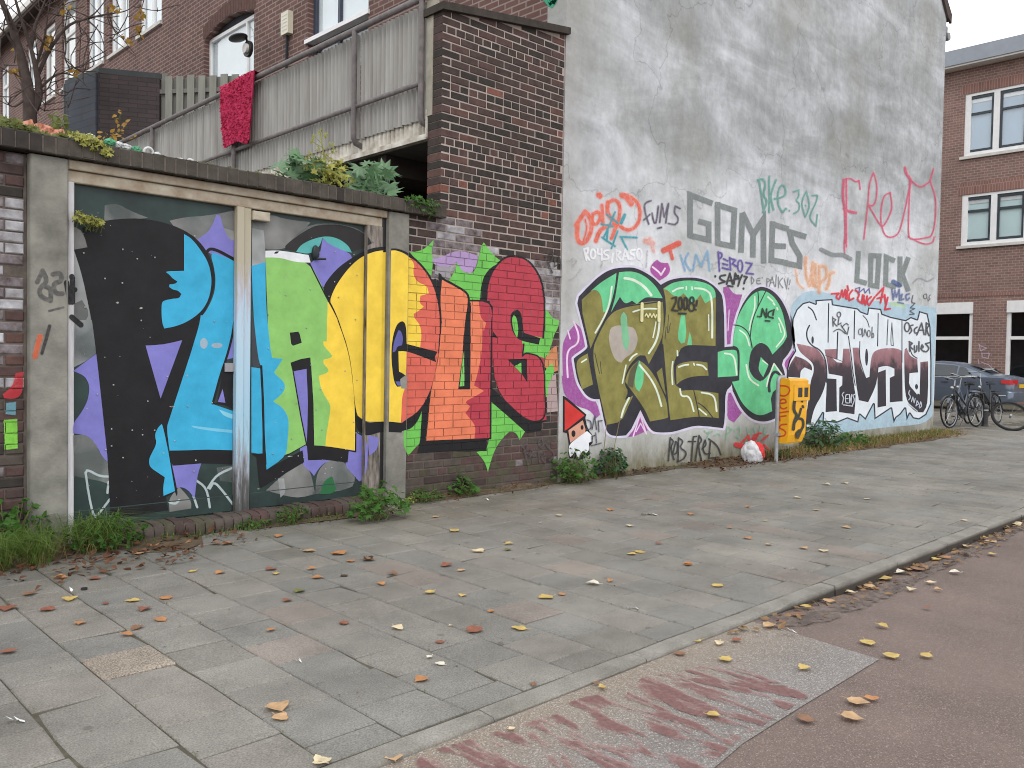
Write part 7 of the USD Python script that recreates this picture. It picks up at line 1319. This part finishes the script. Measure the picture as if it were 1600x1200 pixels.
fat = foliage('fatsia_bush', 'glossy big leaved shrub with yellow green flower heads on the garage roof edge', [([(550, 258), (575, 248), (612, 258), (622, 278), (612, 302), (560, 304), (548, 290)], 40), ([(535, 262), (552, 262), (556, 300), (530, 298)], 8)], W+0.05, W+0.4, 0.13, 'fatsia', lobes=7)
foliage('shrub', 'loose yellow green shrub between the two big leaved shrubs on the garage roof', [([(485, 258), (500, 246), (530, 250), (552, 268), (556, 298), (490, 294)], 70)], W+0.03, W+0.25, 0.06, 'yellow', lobes=5, cat='shrub')
foliage('fatsia_bush', 'blue green large leaved shrub left of the flower heads', [([(430, 256), (446, 236), (480, 242), (505, 258), (500, 284), (440, 280)], 26)], W+0.1, W+0.4, 0.14, 'fatsia', lobes=7)
fb, fs = MB(), MB()
base = onY(512, 296, W+0.15); top = onY(500, 206, W+0.15)
fs.tube([base, (base+top)/2+(0.01, 0, 0), top], [0.010, 0.008, 0.004], 6)
for (x, y) in [(500, 206), (492, 214), (510, 212), (486, 220), (518, 225), (496, 232), (522, 236), (484, 240), (508, 244), (478, 246), (516, 250), (525, 258), (490, 256), (478, 262), (503, 262), (532, 266), (520, 272), (540, 262), (510, 280), (530, 282)]:
    p = onY(x, y, W+0.12+0.08*rng.random()); j = base+(top-base)*np.clip((296-y-10)/90, 0, 1); fs.tube([j, p], 0.003, 4)
    for _ in range(16):
        q = rng.normal(0, 1, 3); q /= np.linalg.norm(q); fb.add(*leaf_fan(p+q*0.008, q, rdir(), 0.022, 0.014, 0.0, 0.1, 3))
part(fat, 'flower_heads', fb.mesh(), M_lf['yellow']); part(fat, 'flower_stalks', fs.mesh(), M_lf['yellow'])
foliage('shrub', 'sparse autumn yellow sprig in front of the slate shed', [([(182, 180), (191, 170), (200, 190), (198, 206), (184, 204)], 16), ([(150, 207), (215, 207), (210, 216), (160, 216)], 16)], 8.4, 8.9, 0.042, 'autumn', 'fan', cat='shrub')
foliage('shrub', 'dark leafy shrub at the foot of the tree behind the wall', [([(80, 178), (100, 176), (106, 205), (84, 205)], 60)], 9.0, 9.6, 0.06, 'olive', 'fan', cat='shrub')
def crumple(name, label, pxs, r, m, cat='litter', Y=W+0.08):
    p = onY(*pxs, Y); s = trimesh.creation.icosphere(3, 1.0); d = s.vertices
    V = d*(0.35+0.75*meshkit.fbm(d*2.6+np.array([pxs[0], 0, 1.0]), 3)+0.35*np.abs(meshkit.noise(d*5.0+pxs[0])-0.5))[:, None]*np.array(r)*0.9+p
    solo(name, (V, s.faces), m, label, cat, smooth=25)
M_gpl = mat('green_plastic', lin(96, 168, 128), 0.15, 10, 0.4, trans=0.2); M_wpl = mat('white_plastic', lin(214, 216, 216), 0.1, 12, 0.4, trans=0.15)
for n_, (q, r, m, lab) in enumerate([((172, 222), (0.05, 0.04, 0.035), M_gpl, 'green plastic wrapper on the coping nearest the shed corner'), ((186, 226), (0.04, 0.04, 0.03), M_wpl, 'white plastic scrap between two green wrappers on the coping'), ((198, 230), (0.05, 0.04, 0.03), M_wpl, 'larger white plastic scrap on the coping below the slate shed'), ((212, 234), (0.055, 0.04, 0.035), M_gpl, 'green plastic wrapper left of the white cup'), ((244, 243), (0.05, 0.04, 0.035), M_wpl, 'crushed white cup on the coping below the rail end'), ((282, 250), (0.04, 0.03, 0.02), M_wpl, 'small white scrap on the coping left of the rug'), ((297, 251), (0.035, 0.03, 0.022), M_wpl, 'white shard standing up on the coping below the rug'), ((141, 214), (0.04, 0.03, 0.03), M_wpl, 'white scrap behind the pale ivy on the coping')]): crumple('plastic_scrap', lab, q, r, m)
p = onY(232, 238, W+0.06); tt = trimesh.creation.torus(0.032, 0.009, 20, 8); solo('plastic_ring', (tt.vertices @ np.array([[1, 0, 0], [0, 0.2, 0.98], [0, -0.98, 0.2]]).T+p, tt.faces), M_wpl, 'white plastic ring standing on the coping', 'litter', smooth=True)
P = np.zeros((8, 26, 3))
for i in range(26):
    x = 18+(104-18)*i/25; yt = np.interp(x, [18, 40, 60, 80, 104], [187, 189, 192, 199, 208]); yb = np.interp(x, [18, 60, 104], [199, 209, 220])
    for j in range(8):
        q = onY(x, yt+(yb-yt)*j/7, W+0.2-0.08*j/7); P[j, i] = q+np.array([0, 0.03*math.sin(i*1.3+j), 0.012*math.sin(i*0.9+j*2)])
v, f = grid(P); solo('orange_sheet', (v, f), mat('orange_plastic', lin(204, 140, 116), 0.12, 6, 0.6, 0.3, 40, trans=0.25), 'crumpled orange plastic sheet lying on the coping at the left', 'plastic sheet', smooth=True)

# ---- bare tree behind the wall
TY = 15.0; tp = lambda x, y, dy=0.0: onY(x, y, TY+dy)
tree = thing('bare_tree', 'nearly bare dark tree with a few yellowed leaves behind the wall', 'tree', (tp(48, 190)[0], TY, 0))
base = tp(48, 190); M_bark = mat('bark', lin(74, 64, 60), 0.3, 9, 0.9, 0.6, 40)
part(tree, 'trunk', tube([(base[0], TY, 0), (base[0], TY, base[2]-0.4), tp(46, 160), tp(42, 130), tp(33, 90), tp(20, 45), tp(4, 5), tp(-6, -30)], [0.13, 0.105, 0.095, 0.085, 0.07, 0.055, 0.04, 0.025], 10), M_bark, smooth=True)
br, tips = MB(), []
main = [([(50, 175), (62, 150), (57, 110), (47, 70), (30, 20), (18, -20)], 0.12), ([(48, 72), (54, 40), (66, 12), (78, -20)], 0.06), ([(58, 120), (75, 80), (105, 38), (135, 30), (150, 20), (165, 0)], 0.05), ([(57, 100), (70, 60), (75, 20), (80, -10)], 0.04), ([(60, 140), (90, 112), (118, 118), (135, 135)], 0.035), ([(100, 45), (104, 75), (100, 95), (115, 112)], 0.025), ([(135, 30), (158, 50), (165, 85)], 0.025), ([(120, 33), (165, 22), (200, 18), (218, 0)], 0.03), ([(170, 22), (180, 55), (198, 62)], 0.02), ([(33, 85), (12, 55), (-4, 40)], 0.05), ([(40, 130), (18, 110), (2, 112)], 0.03), ([(44, 150), (20, 172), (4, 150)], 0.03), ([(60, 150), (75, 140), (85, 115)], 0.025), ([(62, 168), (72, 175), (70, 120)], 0.02), ([(20, 45), (10, 20), (12, -10)], 0.03)]
for pts, r0 in main:
    q = chaikin(pts, False, 2, 170); dy = np.linspace(0, rng.normal(0, 0.5), len(q)); P = [tp(a[0], a[1], d) for a, d in zip(q, dy)]
    br.tube(P, np.linspace(r0*0.62, r0*0.14, len(P)), 7); tips.append((P, r0))
    for _ in range(4):
        k = int(rng.integers(max(1, len(P)//3), len(P))); p = P[k]; d = rng.normal(0, 1, 3)*np.array([1, 0.8, 0.8])+np.array([0.2, 0, 0.3]); d /= np.linalg.norm(d); l = 0.35+0.5*rng.random()
        e1 = p+d*l*0.4+rng.normal(0, 0.06, 3); e2 = p+d*l+rng.normal(0, 0.15, 3)+np.array([0, 0, 0.12]); br.tube(chaikin([p, e1, (e1+e2)/2+rng.normal(0, 0.05, 3), e2], False, 1, 170), 0.008, 5); tips.append(([e1, e2], 0.01))
        br.tube([e1, e1+rng.normal(0, 0.18, 3)], [0.009, 0.004], 4)
part(tree, 'branches', br.mesh(), M_bark)
lv = MB()
for (x, y, n) in [(75, 60, 14), (68, 67, 8), (30, 85, 6), (105, 10, 8), (178, 12, 10), (222, 20, 8), (215, 45, 12), (198, 62, 6), (118, 112, 4), (20, 110, 6)]:
    for _ in range(n): p = tp(x+rng.normal(0, 4), y+rng.normal(0, 4), rng.normal(0, 0.2)); lv.add(*leaf_fan(p, rdir(-0.5), rdir(0.2), 0.10, 0.07, 0.3))
part(tree, 'crown', lv.mesh(), M_lf['autumn'], 'last yellow leaves')

# ---- parked saloon car in the side street (front towards +y)
CX, CY = 28.6, onX(1596, 600, 28.6)[1]
car = thing('parked_car', 'grey saloon car parked rear end out beyond the bicycles', 'car', (CX, CY, 0))
st_ = [  # distance from tail, belt z, roof z, half width, half width at roof, sill z
    (0.00, 0.86, 0.86, 0.70, 0.60, 0.42), (0.06, 0.97, 0.985, 0.80, 0.66, 0.36), (0.25, 1.01, 1.035, 0.86, 0.66, 0.30), (0.62, 1.02, 1.07, 0.885, 0.64, 0.27), (0.95, 1.015, 1.20, 0.89, 0.62, 0.25), (1.35, 1.01, 1.345, 0.89, 0.585, 0.25), (1.75, 1.0, 1.425, 0.89, 0.575, 0.25), (2.2, 0.985, 1.45, 0.89, 0.575, 0.25), (2.7, 0.97, 1.43, 0.89, 0.58, 0.25), (3.1, 0.955, 1.33, 0.885, 0.60, 0.25), (3.5, 0.94, 1.08, 0.88, 0.66, 0.25), (3.9, 0.90, 0.95, 0.86, 0.68, 0.27), (4.3, 0.82, 0.84, 0.82, 0.66, 0.30), (4.55, 0.68, 0.70, 0.70, 0.58, 0.40)]
def sect(s): 
    d, zb, zr, hw, hr, zs_ = s
    h = [(hw*0.93, zs_), (hw*1.0, zs_+0.16), (hw*1.005, zs_+(zb-zs_)*0.62), (hw*0.975, zb-0.02), (hw*0.945, zb), (hr+(hw*0.945-hr)*0.45, zb+(zr-zb)*0.6), (hr, zr-0.015 if zr-zb > 0.08 else zr), (hr*0.55, zr+0.025), (0, zr+0.035)]
    return [(x, z) for x, z in h]
P = []
for s in st_:
    h = sect(s); P.append([(CX-x, CY+s[0], z) for x, z in h]+[(CX+x, CY+s[0], z) for x, z in h[-2::-1]])
P = np.array(P); v, f = grid(P); m_ = P.shape[1]
f = np.vstack([f, [(0, i, i+1) for i in range(1, m_-1)], [((len(P)-1)*m_, (len(P)-1)*m_+i, (len(P)-1)*m_+i+1) for i in range(1, m_-1)]])
M_car = mat('car_paint', lin(94, 104, 118), 0.04, 2, 0.16, spec=0.8, metal=0.35)
part(car, 'body', (v, f), M_car, smooth=38)
M_cg = mat('car_glass', (0.02, 0.025, 0.03), 0.1, 2, 0.05, spec=0.8)
def carpt(d, u, side=-1, off=0.028):
    """point on the cabin side: d from the tail, u 0..1 from belt to roof"""
    s = [np.interp(d, [q[0] for q in st_], [q[k] for q in st_]) for k in range(6)]; s[0] = d; hb, hr, zb, zr = s[3]*0.945, s[4], s[1], s[2]
    return np.array([CX+side*(hb+(hr-hb)*u+off), CY+d, zb+(zr-0.015-zb)*u])
for side in (-1, 1):
    for (d0, d1, nm) in ((1.12, 1.52, 'quarter_window'), (1.57, 2.35, 'side_window'), (2.41, 3.2, 'side_window')):
        ds = np.linspace(d0, d1, 8); P = np.array([[carpt(d, 0.08+(0 if k == 0 else min(0.80, 0.80*(d-1.02)/0.35, 0.80*(3.42-d)/0.4)), side) for d in ds] for k in (0, 1)])
        part(car, nm, grid(P), M_cg)
    ds = np.linspace(1.0, 3.3, 14); part(car, 'window_trim', tube([carpt(d, 0.02, side, 0.014) for d in ds], 0.010, 5), M_wpl)
rwn = np.array([[(CX+t*(0.55-0.06*k), CY+dd, zz+0.02+0.012*(1-t*t)) for t in np.linspace(-1, 1, 7)] for k, (dd, zz) in enumerate(((0.66, 1.085), (0.95, 1.222), (1.32, 1.362)))]); part(car, 'rear_window', grid(rwn+np.array([0, -0.01, 0.03])), M_cg)
M_red = mat('lamp_red', lin(176, 26, 32), 0.15, 10, 0.2, spec=0.6); M_plate = mat('plate_yellow', lin(222, 178, 40), 0.05, 10, 0.4)
for side in (-1, 1):
    Pl = np.array([[(CX+side*x, CY+y, z) for x, y in ((0.46, -0.03), (0.62, -0.012), (0.745, 0.022), (0.835, 0.09), (0.892, 0.30))] for z in (0.80, 0.94)]); Pl[0, -1, 2] = 0.84; part(car, 'tail_light', grid(Pl), M_red)
part(car, 'number_plate', boxm(CX-0.26, CX+0.26, CY-0.022, CY-0.006, 0.70, 0.81), M_plate)
bmp = np.array([[(CX+x, CY+y, z) for x, y in ((-0.905, 0.45), (-0.90, 0.12), (-0.80, -0.02), (-0.5, -0.07), (0, -0.085), (0.5, -0.07), (0.80, -0.02), (0.90, 0.12), (0.905, 0.45))] for z in (0.28, 0.36, 0.56, 0.60)]); bmp[0, :, 1] += 0.05; bmp[3, :, 1] += 0.05
part(car, 'bumper', grid(bmp), M_car, smooth=40); part(car, 'bumper_strip', tube([p+np.array([0, -0.004, -0.12]) for p in bmp[3]], 0.012, 5), M_wpl)
for side in (-1, 1):
    for d in (0.98, 3.68):
        tr = trimesh.creation.cylinder(0.318, 0.21, sections=28, transform=trimesh.transformations.rotation_matrix(math.pi/2, [0, 1, 0])); wx_ = CX+side*0.80
        wpt = part(car, 'wheel', (tr.vertices+np.array([wx_, CY+d, 0.318]), tr.faces), M_black, smooth=40)
        rm = trimesh.creation.cylinder(0.205, 0.22, sections=20, transform=trimesh.transformations.rotation_matrix(math.pi/2, [0, 1, 0])); part(wpt, 'rim', (rm.vertices+np.array([wx_+side*0.002, CY+d, 0.318]), rm.faces), M_galv)
    part(car, 'wing_mirror', (lambda s: (s.vertices*(0.09, 0.06, 0.07)+np.array([CX+side*0.98, CY+3.0, 1.03]), s.faces))(trimesh.creation.icosphere(2, 1)), M_car, smooth=True)
    part(car, 'door_handle', boxm(CX+side*0.897-0.012, CX+side*0.897+0.012, CY+1.75, CY+1.95, 0.84, 0.87), M_car)

# ---- bicycles
M_chrome = mat('chrome', lin(160, 162, 164), 0.06, 8, 0.22, spec=0.5, metal=0.8); M_tyre = mat('tyre', (0.016, 0.016, 0.017), 0.2, 20, 0.8); M_bkblk = mat('bike_black', (0.02, 0.02, 0.022), 0.15, 10, 0.35, spec=0.5); M_bkblu = mat('bike_grey_blue', lin(120, 132, 152), 0.12, 10, 0.4, spec=0.5)
WR = 0.345; M_rim = mat('rim_metal', lin(136, 138, 140), 0.1, 8, 0.35, spec=0.5, metal=0.5)
def ringpts(c, r, ax, n=30): 
    t = np.linspace(0, 2*np.pi, n, endpoint=False); return np.stack([c[0]+r*np.cos(t), np.full(n, c[1]), c[2]+r*np.sin(t)], 1)
def wheel(t, c, tyre=M_tyre):
    w = part(t, 'wheel', tube(ringpts(c, WR-0.018, 1), 0.018, 8, True), tyre, smooth=True, local=True)
    part(w, 'rim', tube(ringpts(c, WR-0.042, 1), 0.011, 6, True), M_rim, smooth=True, local=True)
    b = MB(); b.tube([np.array(c)+(0, -0.04, 0), np.array(c)+(0, 0.04, 0)], 0.018, 8)
    for k in range(14):
        a = 2*np.pi*k/14; b.tube([np.array(c)+(0, 0.02*(-1)**k, 0), np.array(c)+((WR-0.045)*math.cos(a), 0, (WR-0.045)*math.sin(a))], 0.0016, 4)
    part(w, 'spokes', b.mesh(), M_chrome, local=True)
def bicycle(label, rear, front, fm, lean, handle_up=0.0, carrier=True):
    rear, front = np.asarray(rear, float), np.asarray(front, float); d = front-rear; rz = math.atan2(d[1], d[0])
    path = '/World/'+numbered('/World', 'bicycle'); x = UsdGeom.Xform.Define(stage, path)
    x.AddTranslateOp().Set(Gf.Vec3d(rear[0], rear[1], 0)); x.AddRotateZOp().Set(math.degrees(rz)); x.AddRotateXOp().Set(lean)
    tag(x.GetPrim(), label, 'bicycle', 'bicycles standing at the end of the gable'); _loc[path] = None; t = path
    A, F = np.array([0, 0, WR]), np.array([1.08, 0, WR]); bb = np.array([0.43, 0, 0.29]); seat = np.array([0.24, 0, 0.86]); head = np.array([0.83, 0, 0.90]); hb = np.array([0.865, 0, 0.70])
    wheel(t, A); wheel(t, F)
    b = MB()
    for p, q, r in ((bb, seat+(0.02, 0, -0.06), 0.017), (bb, hb, 0.02), (bb+(-0.06, 0, 0.18), hb+(-0.03, 0, 0.13), 0.017), (hb, head, 0.02)): b.tube([p, q], r, 8)
    for s in (-1, 1): b.tube([A+(0, 0.06*s, 0), bb+(0, 0.045*s, 0)], 0.010, 6); b.tube([A+(0, 0.06*s, 0), seat+(0.0, 0.02*s, -0.18)], 0.009, 6)
    part(t, 'frame', b.mesh(), fm, smooth=40, local=True)
    b = MB()
    for s in (-1, 1): b.tube([hb+(0, 0.035*s, -0.01), hb+(0.10, 0.055*s, -0.18), F+(0, 0.055*s, 0)], 0.012, 6)
    part(t, 'fork', b.mesh(), M_chrome if fm is M_bkblu else fm, smooth=40, local=True)
    top = head+np.array([-0.03, 0, 0.14+handle_up]); b = MB(); b.tube([head, top], 0.013, 8)
    b.tube([top+(-0.24, -0.29, 0.02), top+(-0.10, -0.27, 0.05), top+(0.02, -0.13, 0.04), top+(0.03, 0, 0), top+(0.02, 0.13, 0.04), top+(-0.10, 0.27, 0.05), top+(-0.24, 0.29, 0.02)], 0.012, 8); hbp = part(t, 'handlebar', b.mesh(), M_chrome, smooth=40, local=True)
    b = MB()
    for s in (-1, 1): b.tube([top+(-0.26, 0.292*s, 0.018), top+(-0.14, 0.277*s, 0.045)], 0.018, 8)
    part(hbp, 'grip', b.mesh(), M_tyre, local=True)
    sd = np.array([[(seat[0]+u, w_*(0.10-0.075*max(0, (u+0.05)/0.2))*1.0, seat[2]+0.10+0.03*(1-w_*w_)-0.01*u) for w_ in np.linspace(-1, 1, 7)] for u in np.linspace(-0.13, 0.15, 8)]); b = MB(); b.add(*grid(sd)); b.add(*grid(sd-np.array([0, 0, 0.05]))); b.tube([seat+(0.01, 0, -0.1), seat+(-0.01, 0, 0.08)], 0.013, 8); part(t, 'saddle', b.mesh(), M_tyre, local=True)
    for c, a0, a1 in ((A, 0.15, 3.5), (F, 0.5, 3.3)):
        th = np.linspace(a0, a1, 16); Pm = np.array([[(c[0]+(WR+0.02)*math.cos(q), y, c[2]+(WR+0.02)*math.sin(q)+0.006*(1-abs(y)/0.025)) for y in (-0.025, 0, 0.025)] for q in th]); part(t, 'mudguard', grid(Pm), fm, smooth=True, local=True)
    if carrier:
        b = MB(); 
        for s in (-1, 0, 1): b.tube([(-0.34, 0.05*s, 0.745), (0.14, 0.05*s, 0.745)], 0.006, 5)
        for s in (-1, 1): b.tube([(-0.10, 0.055*s, 0.74), A+(0, 0.065*s, 0)], 0.006, 5)
        b.box(-0.36, 0.10, -0.06, 0.06, 0.75, 0.762); part(t, 'carrier', b.mesh(), fm, local=True)
    b = MB(); cyl = trimesh.creation.cylinder(0.10, 0.02, sections=20, transform=trimesh.transformations.rotation_matrix(math.pi/2, [1, 0, 0])); b.add(cyl.vertices+bb+(0, -0.05, 0), cyl.faces); b.box(0.0, 0.46, -0.062, -0.045, 0.24, 0.40); part(t, 'chain_case', b.mesh(), M_bkblk, local=True)
    b = MB(); b.tube([bb+(0, -0.08, 0), bb+(0.12, -0.08, -0.12)], 0.009, 5); b.tube([bb+(0, 0.08, 0), bb+(-0.12, 0.08, 0.12)], 0.009, 5); b.box(0.50, 0.60, -0.17, -0.08, 0.16, 0.18); b.box(0.26, 0.36, 0.08, 0.17, 0.40, 0.42); part(t, 'pedals', b.mesh(), M_bkblk, local=True)
    part(t, 'lamp', (lambda s: (s.vertices*(0.05, 0.035, 0.04)+np.array([0.93, 0, 0.86]), s.faces))(trimesh.creation.icosphere(2, 1)), M_chrome, smooth=True, local=True)
    part(t, 'kickstand', tube([bb+(-0.05, -0.03, -0.03), (0.40, -0.16, 0.01)], 0.009, 5), M_chrome, local=True)
bicycle('black bicycle with chrome wheels nearest the gable corner, front wheel turned to the wall', onZ(1525, 667), onZ(1476, 670), M_bkblk, 4)
q = onZ(1512, 662); bicycle('grey blue bicycle behind the black bicycle, half hidden by the gable', q, onZ(1456, 668), M_bkblu, -6, 0.05)
q = onZ(1560, 661); bicycle('black bicycle with raised handlebar leaning beside the bollard', q, onZ(1518, 666), M_bkblk, 9, 0.16, True)
c0 = onZ(1578, 672); lw = MB(); rt = np.cross([0, 0, 1.0], -np.array([*(c0-CAM)[:2], 0])/np.linalg.norm((c0-CAM)[:2]))
# loose wheel leaning back against the bollard
lwt = thing('loose_bicycle_wheel', 'loose dark bicycle wheel slumped on the ground right of the bollard', 'wheel', tuple(c0))
ex = rt; aw = (c0-CAM)*np.array([1, 1, 0]); aw /= np.linalg.norm(aw); ex2 = ex*0.93+np.array([0, 0, -0.30]); ex2 /= np.linalg.norm(ex2); ez = aw*0.62+np.array([0, 0, 0.78]); ez -= ex2*(ez @ ex2); ez /= np.linalg.norm(ez)
def ring2(r, c, n=36): t_ = np.linspace(0, 2*np.pi, n, endpoint=False); return c+r*np.cos(t_)[:, None]*ex2+r*np.sin(t_)[:, None]*ez
cc = c0+np.array([0, 0, 0.018-ring2(WR, np.zeros(3))[:, 2].min()])
part(lwt, 'tyre', tube(ring2(WR, cc), 0.026, 8, True), M_tyre, smooth=True); part(lwt, 'rim', tube(ring2(WR-0.03, cc), 0.010, 6, True), M_bkblk, smooth=True)
for k in range(16): a = 2*np.pi*k/16; lw.tube([cc, cc+(WR-0.03)*(math.cos(a)*ex2+math.sin(a)*ez)], 0.0013, 4)
nn = np.cross(ex2, ez); lw.tube([cc-nn*0.05, cc+nn*0.05], 0.02, 8); part(lwt, 'spokes', lw.mesh(), M_chrome)
p = onZ(1538, 666); bl = thing('bollard', 'short black bollard between the bicycles and the loose wheel', 'bollard', tuple(p))
pr = np.array([(0.0, 0.50), (0.05, 0.495), (0.075, 0.46), (0.078, 0.40), (0.07, 0.38), (0.07, 0.05), (0.085, 0.03), (0.085, 0.0)]); rv_ = trimesh.creation.revolve(pr[::-1], sections=18); part(bl, 'post', (rv_.vertices+p, rv_.faces), M_bkblk, smooth=40)
part(bl, 'band', (lambda t_: (t_.vertices+p+np.array([0, 0, 0.36]), t_.faces))(trimesh.creation.cylinder(0.0725, 0.03, sections=18)), M_galv)
